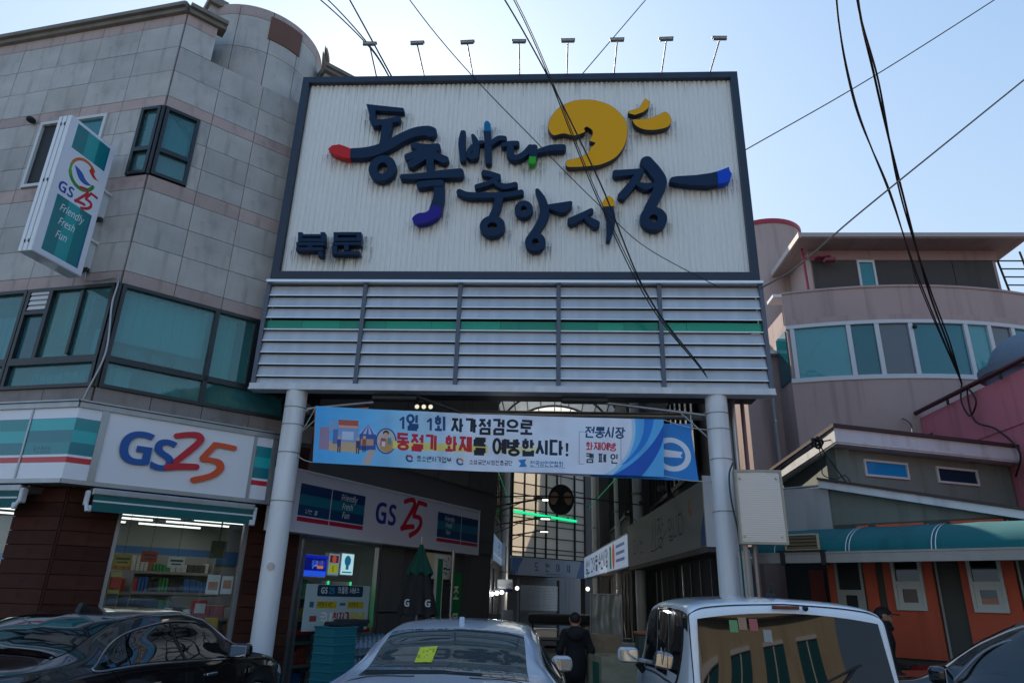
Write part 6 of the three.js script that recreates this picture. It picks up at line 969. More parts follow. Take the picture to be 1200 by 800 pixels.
// things on the mauve building
{
  for (const [x, y, lab] of [[-2.95, 5.2, 'white air conditioner unit on the mauve wall left of the bowed front'], [2.4, 5.9, 'white air conditioner unit on the bowed mauve front under the window band']]) {
    const z = x < 0 ? 0.22 : 0.42, t = thing('air_conditioner', lab, 'air conditioner', [9.9 + x, y, -18 + z + 0.18], 0, null); mesh('casing', [rb(0.8, 0.56, 0.3, 0.02, 0, 0, 0)], M.white, t); mesh('fan_grille', [new THREE.TorusGeometry(0.2, 0.012, 6, 28).translate(-0.12, 0, 0.152), new THREE.TorusGeometry(0.12, 0.01, 6, 24).translate(-0.12, 0, 0.152), bx(0.4, 0.012, 0.01, -0.12, 0, 0.152), bx(0.012, 0.4, 0.01, -0.12, 0, 0.152)], M.darkmetal, t); mesh('bracket', [bx(0.04, 0.04, 0.5, -0.3, -0.3, -0.1), bx(0.04, 0.04, 0.5, 0.3, -0.3, -0.1)], M.steel, t);
  }
  const d = thing('drain_pipe', 'grey drain pipe running down the mauve side wall beside the gate', 'pipe', [6.25, 0, -18.75]); mesh('pipe', [cyl(0.06, 8.3, 0, 0.1, 0, 12)], mat(0.3, 0.28, 0.28, 0.5), d); for (const y of [2, 4.2, 6.4]) mesh('clamp', [cyl(0.075, 0.05, 0, y, 0, 12)], M.steel, d);
}
// ------------------------------------------------------------------ right side of the street
// mauve building with the bowed front
{
  const t = thing('mauve_building', 'mauve building with bowed window band, brown top storey and wide flat eaves', 'building', [9.9, 0, -18]);
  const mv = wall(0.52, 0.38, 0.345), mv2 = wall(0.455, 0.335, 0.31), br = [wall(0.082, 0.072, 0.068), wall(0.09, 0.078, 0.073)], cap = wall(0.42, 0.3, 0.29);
  const R = 10.2, cz = -R + 0.56, aH = Math.asin(3.35 / R);
  const bow = (y0, y1, r0, r1, a0 = -aH, a1 = aH, n = 28) => { const s = new THREE.Shape(); for (let k = 0; k <= n; k++) { const a = a0 + (a1 - a0) * k / n; s[k ? 'lineTo' : 'moveTo'](Math.sin(a) * r1, -(cz + Math.cos(a) * r1)); } for (let k = n; k >= 0; k--) { const a = a0 + (a1 - a0) * k / n; s.lineTo(Math.sin(a) * r0, -(cz + Math.cos(a) * r0)); } return new THREE.ExtrudeGeometry(s, { depth: y1 - y0, bevelEnabled: false }).rotateX(-Math.PI / 2).translate(0, y0, 0); };
  mesh('wall', [bow(0, 7.28, R - 0.3, R)], mv, t);
  mesh('parapet', [bow(8.93, 9.88, R - 0.25, R + 0.02), bow(9.88, 9.94, R - 0.3, R + 0.05)], mv, t);
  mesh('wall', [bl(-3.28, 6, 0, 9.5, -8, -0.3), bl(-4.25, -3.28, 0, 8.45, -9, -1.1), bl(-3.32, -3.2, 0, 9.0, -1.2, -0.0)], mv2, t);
  mesh('cap_stone', [bl(-3.5, -2.3, 9.93, 10.02, -0.8, -0.25), bl(-4.3, -3.2, 8.45, 8.55, -1.3, -0.9)], M.white, t);
  // window band
  const brightT = mat(0.07, 0.30, 0.33, 0.03, { phys: true, ior: 1.6 }), greyP = mat(0.10, 0.12, 0.14, 0.03, { phys: true, ior: 1.6 });
  const gl = M.glassTeal, divs = [-3.2, -1.83, -1.13, -0.28, 1.18, 1.85, 2.55, 3.3];
  const A = (x) => Math.asin(x / R);
  const f = mesh('window_band', [bow(7.28, 7.40, R - 0.12, R + 0.03), bow(8.83, 8.93, R - 0.12, R + 0.03), ...divs.map((x) => bow(7.4, 8.83, R - 0.1, R + 0.02, A(x) - 0.0055, A(x) + 0.0055, 2))], M.whiteframe, t);
  for (let k = 0; k < divs.length - 1; k++) mesh('pane', bow(7.4, 8.83, R - 0.05, R - 0.042, A(divs[k]) + 0.006, A(divs[k + 1]) - 0.006, 6), [brightT, gl[0], greyP, gl[1], brightT, greyP, gl[2]][k], f);
  mesh('pane', bl(-3.345, -3.33, 7.4, 8.83, -0.9, -0.1), gl[3], f);
  mesh('dome_camera', [new THREE.SphereGeometry(0.06, 12, 8).translate(-0.2, 8.7, 0.62)], M.black, f);
  // top storey, set back, with panels
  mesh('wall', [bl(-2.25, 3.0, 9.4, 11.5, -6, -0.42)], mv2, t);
  mesh('fascia_band', [bl(-2.3, 3.05, 11.18, 11.49, -0.42, -0.36)], wall(0.40, 0.25, 0.23), t);
  for (const [a, b] of [[-2.22, -0.95], [-0.44, 0.62], [0.63, 1.75], [1.76, 2.9]]) mesh('brown_panel', bl(a + 0.006, b - 0.006, 9.9, 11.17, -0.42, -0.38), pick(br), t);
  mesh('brown_panel', [bl(-0.94, -0.45, 9.9, 10.22, -0.42, -0.38)], br[0], t);
  const w = mesh('window', [bl(-0.95, -0.45, 10.22, 10.28, -0.42, -0.34), bl(-0.95, -0.45, 11.10, 11.17, -0.42, -0.34), bl(-0.95, -0.89, 10.28, 11.10, -0.42, -0.34), bl(-0.51, -0.45, 10.28, 11.10, -0.42, -0.34)], M.whiteframe, t); mesh('pane', bl(-0.89, -0.51, 10.28, 11.1, -0.39, -0.382), gl[2], w);
  mesh('eaves', [bl(-2.75, 3.5, 11.5, 11.60, -6.6, 0.35)], wall(0.34, 0.26, 0.24), t); mesh('eaves_edge', [bl(-2.8, 3.55, 11.53, 11.66, 0.3, 0.40), bl(-2.82, -2.74, 11.50, 11.665, -6.6, 0.41), bl(3.5, 3.56, 11.53, 11.662, -6.6, 0.35)], mat(0.42, 0.36, 0.34, 0.6), t);
  const sw = mesh('window', [bl(-4.2, -3.35, 9.25, 9.33, -2.1, -2.0), bl(-4.2, -3.35, 8.56, 8.62, -2.1, -2.0), bl(-3.4, -3.33, 8.6, 9.3, -2.1, -2.0)], M.whiteframe, t); mesh('pane', bl(-4.2, -3.4, 8.62, 9.26, -2.06, -2.05), gl[0], sw);
  // stair tower
  mesh('round_tower', [new THREE.CylinderGeometry(1.25, 1.25, 13.5, 40).translate(-2.55, 6.75, -3.4)], mv, t); mesh('red_rim', [new THREE.CylinderGeometry(1.28, 1.28, 0.16, 40).translate(-2.55, 13.55, -3.4)], mat(0.36, 0.02, 0.04, 0.5), t); mesh('tower_roof', [new THREE.ConeGeometry(1.2, 0.35, 30).translate(-2.55, 13.8, -3.4)], mat(0.4, 0.38, 0.4, 0.5), t);
  mesh('downpipe', [bar([-2.45, 9.9, -0.3], [-2.5, 11.7, -0.3], 0.04), bar([-2.5, 11.2, -0.3], [-1.9, 11.1, 0.1], 0.03)], mat(0.3, 0.03, 0.05, 0.5), t);
  mesh('lamp_bracket', [rb(0.3, 0.12, 0.2, 0.03, -1.85, 11.02, -0.05), bl(-2.2, -1.8, 11.12, 11.16, -0.3, 0.0)], mat(0.2, 0.03, 0.05, 0.5), t);
  // rails on the roof
  const l = thing('roof_ladder', 'black steel cage ladder rising over the far end of the mauve roof', 'ladder', [13.35, 9.2, -18.3], -0.15);
  mesh('rails', [bar([-0.2, 0, 0], [-0.35, 2.3, -0.2], 0.03), bar([0.45, -0.2, 0], [0.3, 2.3, -0.2], 0.03), tube([[-0.35, 2.3, -0.2], [-0.45, 2.55, -0.3], [-0.65, 2.6, -0.4], [-0.8, 2.45, -0.4]], 0.025, 16)], M.black, l);
  for (let k = 0; k < 8; k++) mesh('rung', [bar([-0.21 - k * 0.018, 0.15 + k * 0.27, -0.02 - k * 0.022], [0.44 - k * 0.018, 0.1 + k * 0.27, -0.02 - k * 0.022], 0.022)], M.black, l);
}
// pink wall block and its pipe rail
{
  const t = thing('pink_building', 'salmon pink painted building block with a recessed opening behind the grey eaves', 'building', [9.45, 0, -18.3]);
  const pk = wall(0.76, 0.235, 0.29), pr = wall(0.70, 0.16, 0.17);
  mesh('wall', [bl(0, 4, 0, 6.22, 0.0, 10), bl(-0.02, 0.0, 5.2, 6.22, 0.55, 10)], pk, t);
  mesh('wall', [bl(-0.03, 0.001, 0, 5.0, 4.6, 10)], pr, t);
  mesh('opening', [bl(-0.035, 0.02, 5.35, 5.75, 0.02, 1.3)], mat(0.16, 0.035, 0.035, 0.8), t);
  const r = thing('pipe_rail', 'dark red pipe rail along the top of the pink wall', 'railing', [9.4, 6.30, -18.3]);
  mesh('pipe', [bar([-0.05, 0.05, -0.2], [-0.05, 0.05, 9.5], 0.055, 8)], mat(0.07, 0.012, 0.018, 0.5), r); for (let k = 0; k < 5; k++) mesh('stand', [bar([-0.05, -0.12, 0.3 + k * 2], [-0.05, 0.05, 0.3 + k * 2], 0.03, 6)], M.black, r);
  const d = thing('water_tank', 'blue grey domed water tank with a wide rim above the pink wall', 'water tank', [10.7, 6.28, -14.9]);
  const lm = mat(0.15, 0.20, 0.26, 0.7, { map: T.metal });
  mesh('body', [new THREE.CylinderGeometry(0.92, 0.92, 0.32, 40).translate(0, 0.16, 0)], lm, d); mesh('rim', [new THREE.CylinderGeometry(1.06, 1.06, 0.16, 40).translate(0, 0.38, 0)], lm, d); mesh('dome', [new THREE.SphereGeometry(0.85, 40, 20, 0, 7, 0, Math.PI / 2).scale(1, 0.95, 1).translate(0, 0.44, 0)], lm, d);
}
// grey house with clerestory: flat roofs with white fascias
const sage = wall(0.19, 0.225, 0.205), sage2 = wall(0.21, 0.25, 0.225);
{
  const th = Math.atan2(0.342, 0.94), F = frame(0, 0, 0);
  const t = thing('clerestory_house', 'sage grey house storey with two slit windows under white fascia eaves', 'house', [5.36, 0, -13], th);
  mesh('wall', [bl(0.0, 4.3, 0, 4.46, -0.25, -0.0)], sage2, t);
  const side = frame(0, 0, 20 * RAD + 0);            // the side wall runs away from the street
  const uT = Math.atan2(Math.cos(5 * RAD), Math.sin(5 * RAD)) - th, S = frame(0, 0, uT);
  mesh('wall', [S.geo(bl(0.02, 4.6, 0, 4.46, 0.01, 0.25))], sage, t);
  const white = wall(0.74, 0.77, 0.82);
  const plan = (o) => new THREE.Shape([[-0.25 - o, 0.33 + o], [4.5 + o, 0.33 + o], [4.5 + o, -3.4], [1.6 - o, -3.9 - o]].map(([x, z]) => new THREE.Vector2(x, -z))), slab = (o, y0, y1) => new THREE.ExtrudeGeometry(plan(o), { depth: y1 - y0, bevelEnabled: false }).rotateX(-Math.PI / 2).translate(0, y0, 0);
  mesh('eaves', slab(-0.02, 4.47, 4.50), white, t);
  mesh('fascia', slab(0, 4.501, 4.764), white, t);
  mesh('roof_edge', [slab(0.05, 4.765, 4.83)], mat(0.06, 0.035, 0.035, 0.8), t);
  for (const [a, b, g] of [[0.62, 1.66, mat(0.008, 0.26, 0.62, 0.1, { phys: true, specularIntensity: 0.4 })], [2.36, 3.40, mat(0.008, 0.03, 0.065, 0.1, { phys: true, specularIntensity: 0.4 })]]) { const w = mesh('window', [bl(a, b, 4.27, 4.31, -0.03, 0.03), bl(a, b, 3.99, 4.03, -0.03, 0.03), bl(a, a + 0.04, 4.03, 4.27, -0.03, 0.03), bl(b - 0.04, b, 4.03, 4.27, -0.03, 0.03)], M.whiteframe, t); mesh('pane', bl(a + 0.04, b - 0.04, 4.03, 4.27, -0.01, 0.004), g, w); }
}
const FO = frame(3.97, -12.66, Math.atan2(-0.669, 0.743));
{
  const t = thing('orange_house', 'low house with orange panels, grey green wall strips and white windows under the teal awning', 'house', [3.97, 0, -12.66], FO.t);
  const or = [wall(0.70, 0.14, 0.075), wall(0.66, 0.13, 0.07)], gg = wall(0.085, 0.095, 0.085), base = wall(0.24, 0.22, 0.2);
  mesh('wall', [bl(0.95, 6.6, 0.9, 2.95, -0.25, 0)], gg, t); mesh('plinth', [bl(0.2, 6.6, 0, 0.9, -0.25, 0.03)], base, t);
  const wt = new THREE.Shape([[0.98, 2.951], [6.6, 2.951], [6.6, 2.96], [3.9, 2.965], [0.98, 3.56]].map((p) => new THREE.Vector2(...p)));
  mesh('wall', [new THREE.ExtrudeGeometry(wt, { depth: 0.2, bevelEnabled: false }).translate(0, 0, -0.2)], sage, t);
  mesh('side_board', [new THREE.ExtrudeGeometry(new THREE.Shape([[-0.1, 2.75], [1.05, 2.75], [1.05, 3.56], [0.14, 3.60], [-0.1, 3.3]].map((p) => new THREE.Vector2(...p))), { depth: 0.04, bevelEnabled: false }).translate(0, 0, 0.03)], wall(0.44, 0.45, 0.47), t);
  mesh('board_rail', [bar([-0.1, 3.6, 0.06], [1.1, 3.6, 0.06], 0.02)], M.alu, t);
  // sloping lean-to roof edge
  const ro = (y, h, z0, z1) => { const s = new THREE.Shape([[0.94, 3.56 + y], [6.6, 2.17 + y], [6.6, 2.17 + y + h], [0.94, 3.56 + y + h]].map((p) => new THREE.Vector2(...p))); return new THREE.ExtrudeGeometry(s, { depth: z1 - z0, bevelEnabled: false }).translate(0, 0, z0); };
  mesh('fascia', [ro(0, 0.12, 0.0, 0.16)], wall(0.76, 0.79, 0.84), t); mesh('roof', [ro(0.122, 0.04, -1.8, 0.2)], mat(0.07, 0.045, 0.042, 0.8), t);
  for (const [i, [a, b, y]] of [[1.71, 2.40, 1.0], [2.75, 3.42, 1.0], [3.8, 4.5, 1.0], [5.0, 5.7, 1.0]].entries()) {
    mesh('orange_panel', [bl(a, b, y, 2.92, 0.0, 0.05)], or[i % 2], t);
    mesh('strip', [bl(b + 0.03, b + 0.055, 0.92, 2.9, 0, 0.03)], wall(0.45, 0.46, 0.44), t);
    const c = (a + b) / 2 - (i ? 0.02 : 0), x0 = c - 0.21, x1 = c + 0.21, y0 = 1.66, y1 = 2.55, z = 0.055;
    const w = mesh('window', [bl(x0, x1, y0, y0 + 0.045, z - 0.02, z + 0.05), bl(x0, x1, y1 - 0.045, y1, z - 0.02, z + 0.05), bl(x0, x0 + 0.045, y0 + 0.045, y1 - 0.045, z - 0.02, z + 0.05), bl(x1 - 0.045, x1, y0 + 0.045, y1 - 0.045, z - 0.02, z + 0.05), bl(x0 + 0.045, x1 - 0.045, 2.03, 2.07, z - 0.02, z + 0.045), bl(x0 + 0.045, x1 - 0.045, 1.705, 1.77, z - 0.02, z + 0.03), bl(x0 + 0.045, x1 - 0.045, 1.96, 2.03, z - 0.02, z + 0.03), bl(x0 + 0.045, x0 + 0.11, 1.77, 1.96, z - 0.02, z + 0.03), bl(x1 - 0.11, x1 - 0.045, 1.77, 1.96, z - 0.02, z + 0.03)], mat(0.55, 0.60, 0.58, 0.5), t);
    mesh('pane', [bl(x0 + 0.045, x1 - 0.045, 2.07, y1 - 0.045, z, z + 0.008)], mat(0.012, 0.014, 0.017, 0.06), w); mesh('pane', [bl(x0 + 0.11, x1 - 0.11, 1.77, 1.96, z, z + 0.008)], i ? mat(0.03, 0.05, 0.08, 0.08) : mat(0.10, 0.05, 0.025, 0.3), w);
    if (i === 1) mesh('paper', [bl(x0 + 0.115, x1 - 0.115, 1.77, 1.85, z + 0.009, z + 0.012)], mat(0.5, 0.25, 0.18, 0.6), w);
  }
  mesh('orange_panel', [bl(1.42, 1.60, 0.9, 2.92, 0, 0.04), bl(0.86, 0.97, 0.5, 2.92, 0, 0.04)], or[1], t);
  // doorway at the left
  const d = mesh('door', [bl(0.98, 1.02, 0.1, 2.6, 0, 0.06), bl(1.36, 1.40, 0.1, 2.6, 0, 0.06), bl(1.02, 1.36, 1.86, 1.94, 0, 0.06), bl(1.02, 1.1, 1.5, 1.86, 0, 0.05), bl(1.28, 1.36, 1.5, 1.86, 0, 0.05), bl(1.02, 1.36, 0.1, 1.5, 0, 0.05)], mat(0.36, 0.4, 0.38, 0.5), t); mesh('pane', [bl(1.02, 1.36, 1.5, 2.6, 0.0, 0.02)], M.black, d);
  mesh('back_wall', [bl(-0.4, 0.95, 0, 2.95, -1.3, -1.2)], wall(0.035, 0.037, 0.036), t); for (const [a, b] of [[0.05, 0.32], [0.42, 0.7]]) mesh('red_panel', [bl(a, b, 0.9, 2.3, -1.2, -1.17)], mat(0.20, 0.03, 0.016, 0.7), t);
  // awning: quarter barrel of teal fabric with white ropes, aluminium gutter in front
  const a = thing('barrel_awning', 'long teal barrel awning with white cords over the orange panels', 'awning', [3.97, 0, -12.66], FO.t);
  const prof = [[2.86, 0.02], [2.85, 0.40], [2.78, 0.74], [2.67, 1.0], [2.54, 1.14], [2.43, 1.18]];
  const barrel = (x0, x1, off = 0) => { const P = [], I = []; const c = new THREE.SplineCurve(prof.map(([y, z]) => new THREE.Vector2(z + off, y + off))).getPoints(18), N = 24; for (let i = 0; i <= N; i++) c.forEach((p) => P.push(x0 + (x1 - x0) * i / N, p.y + (off ? 0 : 0.006 * Math.sin(i * 2.1 + p.x * 3)), p.x)); const m = c.length; for (let i = 0; i < N; i++) for (let j = 0; j < m - 1; j++) { const q = i * m + j; I.push(q, q + 1, q + m, q + 1, q + m + 1, q + m); } const g = new THREE.BufferGeometry(); g.setAttribute('position', new THREE.Float32BufferAttribute(P, 3)); g.setIndex(I); g.computeVertexNormals(); return g; };
  mesh('fabric', barrel(0.12, 6.3), (() => { const m = mat(0.005, 0.13, 0.14, 0.9, { side: THREE.DoubleSide, map: T.weather, bumpMap: T.fine, bumpScale: 0.001 }); return m; })(), a);
  for (const x of [0.52, 1.60, 1.65, 2.73, 2.78, 4.2, 4.25]) mesh('cord', barrel(x, x + 0.012, 0.008), M.white, a);
  mesh('gutter', [bl(0.0, 0.66, 2.29, 2.42, 1.12, 1.24), bl(0.69, 1.28, 2.29, 2.42, 1.12, 1.24), bl(1.31, 6.4, 2.29, 2.42, 1.12, 1.24), bl(0, 6.4, 2.42, 2.445, 1.10, 1.25)], mat(0.36, 0.34, 0.31, 0.5, { map: T.metal }), a);
  mesh('bracket', [bl(0.64, 0.71, 2.26, 2.47, 1.1, 1.26), bl(1.26, 1.33, 2.26, 2.47, 1.1, 1.26), bl(0.6, 1.3, 2.445, 2.475, 1.05, 1.27)], M.black, a);
  mesh('post', [bar([0.05, 0, 1.16], [0.05, 2.3, 1.16], 0.03)], M.alu, a);
  const v = thing('vent_grille', 'small bronze slatted vent box sitting on the teal barrel awning', 'vent', FO.at(0.98, 2.47, 1.2), FO.t);
  mesh('frame', [bx(0.52, 0.02, 0.05, 0, 0.235, 0), bx(0.52, 0.02, 0.05, 0, 0.01, 0), bx(0.02, 0.23, 0.05, -0.25, 0.12, 0), bx(0.02, 0.23, 0.05, 0.25, 0.12, 0)], mat(0.5, 0.42, 0.27, 0.5), v); for (let k = 0; k < 4; k++) mesh('slat', [bx(0.48, 0.03, 0.02, 0, 0.045 + k * 0.05, 0, 0, 0, 0.4)], mat(0.22, 0.17, 0.10, 0.5), v); mesh('back', [bx(0.48, 0.2, 0.01, 0, 0.12, -0.03)], M.darkmetal, v);
}
// metal sign box beside the right post
{
  const t = thing('blank_sign_box', 'blank grey metal sign box with tan frame on a stand beside the right gate post', 'sign', [2.98, 0, -10.0], -0.03);
  const g = new THREE.PlaneGeometry(0.60, 0.96, 2, 160), p = g.attributes.position; for (let i = 0; i < p.count; i++) p.setZ(i, 0.0007 * Math.sin(p.getY(i) * 2 * Math.PI / 0.03) + 0.012 * Math.sin(p.getX(i) * 9 + p.getY(i) * 1.5)); g.computeVertexNormals();
  mesh('panel', g.translate(0, 2.965, 0.075), mat(0.50, 0.51, 0.53, 0.32, { metalness: 0.55, side: THREE.DoubleSide }), t);
  mesh('frame', [bl(-0.325, 0.325, 3.44, 3.475, -0.06, 0.09), bl(-0.325, 0.325, 2.455, 2.49, -0.06, 0.09), bl(-0.325, -0.295, 2.49, 3.44, -0.06, 0.09), bl(0.295, 0.325, 2.49, 3.44, -0.06, 0.09), bl(-0.3, 0.3, 2.49, 3.44, -0.06, 0.05)], mat(0.4, 0.35, 0.27, 0.5), t);
  for (const [x, y] of [[-0.25, 3.36], [0.25, 3.36], [-0.25, 2.56], [0.25, 2.56]]) mesh('bolt', [new THREE.CylinderGeometry(0.018, 0.018, 0.02, 10).rotateX(Math.PI / 2).translate(x, y, 0.095)], M.steel, t);
  mesh('stand', [bar([-0.24, 0, 0], [-0.24, 2.45, 0], 0.03), bar([-0.1, 0, -0.1], [-0.1, 2.45, -0.1], 0.022)], mat(0.4, 0.33, 0.26, 0.5), t);
  const c = thing('cable_tray', 'grey perforated cable tray strapped low on the right gate post', 'cable tray', [2.78, 0, -10.28], 0); mesh('tray', [rb(0.17, 1.1, 0.05, 0.01, 0, 1.85, 0)], mat(0.33, 0.4, 0.46, 0.4, { metalness: 0.5 }), c); for (let k = 0; k < 9; k++) mesh('hole', [bx(0.015, 0.03, 0.004, -0.05, 1.4 + k * 0.11, 0.026)], M.black, c);
  mesh('strap', [bx(0.2, 0.02, 0.06, 0, 2.3, 0), bx(0.2, 0.02, 0.06, 0, 1.42, 0)], M.steel, c);
  const w = thing('green_cable', 'loop of green cable running down behind the blank sign box', 'cable', [2.7, 0, -10.05]); mesh('cable', [tube([[-0.02, 3.6, 0.0], [-0.09, 3.45, 0.02], [-0.1, 3.1, 0.02], [-0.04, 2.6, 0.02], [-0.02, 1.6, 0.0]], 0.012)], mat(0.01, 0.06, 0.035, 0.6), w);
  const pp = thing('slim_poles', 'pair of slim bright steel poles standing behind the right gate post', 'pole', [3.05, 0, -11.2]); mesh('pole', [cyl(0.045, 5.6, 0.0, 0, 0, 12)], M.steel, pp); mesh('pole', [cyl(0.035, 5.6, 0.22, 0, -0.2, 12)], mat(0.22, 0.12, 0.13, 0.5), pp);
}
{
  const b = thing('delivery_crate', 'black plastic crate on the plinth ledge below the orange panel', 'crate', FO.at(1.8, 0, 0.55), FO.t); mesh('body', [rb(0.52, 0.9, 0.36, 0.03, 0, 0.45, 0)], M.black, b); mesh('lid', [rb(0.56, 0.06, 0.4, 0.02, 0, 0.92, 0)], M.darkmetal, b);
  const r = thing('red_cushion_stool', 'round stool with dark red padded seat against the orange wall', 'stool', FO.at(2.25, 0, 0.6)); mesh('seat', [new THREE.SphereGeometry(0.24, 28, 14).scale(1, 0.42, 1).translate(0, 0.86, 0)], mat(0.22, 0.008, 0.015, 0.5), r); for (const [x, z] of [[0.14, 0.14], [-0.14, 0.14], [0.14, -0.14], [-0.14, -0.14]]) mesh('leg', [bar([x * 1.3, 0, z * 1.3], [x, 0.8, z], 0.016)], M.steel, r);
}
// ------------------------------------------------------------------ across the street, behind the camera: what the car windows mirror
{
  const t = thing('cream_building', 'cream rendered building with tall dark windows facing the market gate across the street', 'building', [2, 0, 17], 0.32);
  const cr = wall(0.58, 0.49, 0.35);
  mesh('wall', [bl(-24, 9.6, 0, 10.6, 0, 6)], cr, t); mesh('cornice', [bl(-24.1, 9.7, 10.3, 10.6, -0.25, 0), bl(-24.1, 9.7, 6.9, 7.1, -0.15, 0), bl(-24.1, 9.7, 3.5, 3.7, -0.15, 0)], wall(0.56, 0.49, 0.36), t);
  for (let k = 0; k < 18; k++) for (const [y0, y1] of [[0.6, 3.0], [4.2, 6.2], [7.6, 9.5]]) { const x = -23.5 + k * 1.82; const f = mesh('window', [bl(x, x + 1.1, y1, y1 + 0.12, -0.08, 0), bl(x, x + 1.1, y0 - 0.12, y0, -0.12, 0), bl(x + 0.52, x + 0.58, y0, y1, -0.05, 0)], M.white, t); mesh('pane', [bl(x, x + 1.1, y0, y1, -0.03, -0.005)], M.glassTeal[3], f); }
  mesh('blue_awning', [bl(-3, 4, 2.6, 3.3, -0.9, -0.03)], mat(0.01, 0.035, 0.22, 0.6), t);
  mesh('shop_sign_board', [bl(-12, -5, 3.72, 4.1, -0.2, -0.03), bl(-0.5, 1.6, 4.2, 6.6, -0.25, -0.05)], mat(0.3, 0.05, 0.04, 0.5), t); mesh('drain_pipe', [bl(-4.2, -4.05, 0, 10.3, -0.15, -0.02), bl(2.1, 2.2, 0, 10.3, -0.15, -0.02)], M.white, t);
  const b = thing('brick_shop_house', 'low brown shop house across the street beside the cream building', 'house', [15, 0, 18], 0.1); mesh('wall', [bl(-6, 8, 0, 5.2, 0, 5)], wall(0.26, 0.13, 0.08), b); mesh('roof', [bl(-6.3, 8.3, 5.2, 5.45, -0.5, 5.3)], M.darkmetal, b); for (let k = 0; k < 5; k++) { const f = mesh('window', [bl(-5 + k * 2.5, -3.4 + k * 2.5, 1, 1.1, -0.1, 0), bl(-5 + k * 2.5, -3.4 + k * 2.5, 2.6, 2.7, -0.1, 0)], M.white, b); mesh('pane', [bl(-5 + k * 2.5, -3.4 + k * 2.5, 1.1, 2.6, -0.04, -0.004)], M.glassTeal[3], f); }
}
{
  // wooded hill to the right, seen only in the window reflections
  const g = new THREE.SphereGeometry(1, 90, 50, 0, 7, 0, Math.PI / 2), p = g.attributes.position; for (let i = 0; i < p.count; i++) { const x = p.getX(i), y = p.getY(i), z = p.getZ(i), n = 1 + 0.10 * perlin.noise(x * 6, y * 6, z * 6) + 0.05 * perlin.noise(x * 20, y * 20, z * 20); p.setXYZ(i, x * 26 * n, y * 21 * n, z * 22 * n); } g.computeVertexNormals();
  tag(mesh('hill', g.translate(52, -0.2, 14), mat(0.055, 0.075, 0.028, 0.95, { bumpMap: T.rough, bumpScale: 0.3 })), null, null, null, 'structure');
}
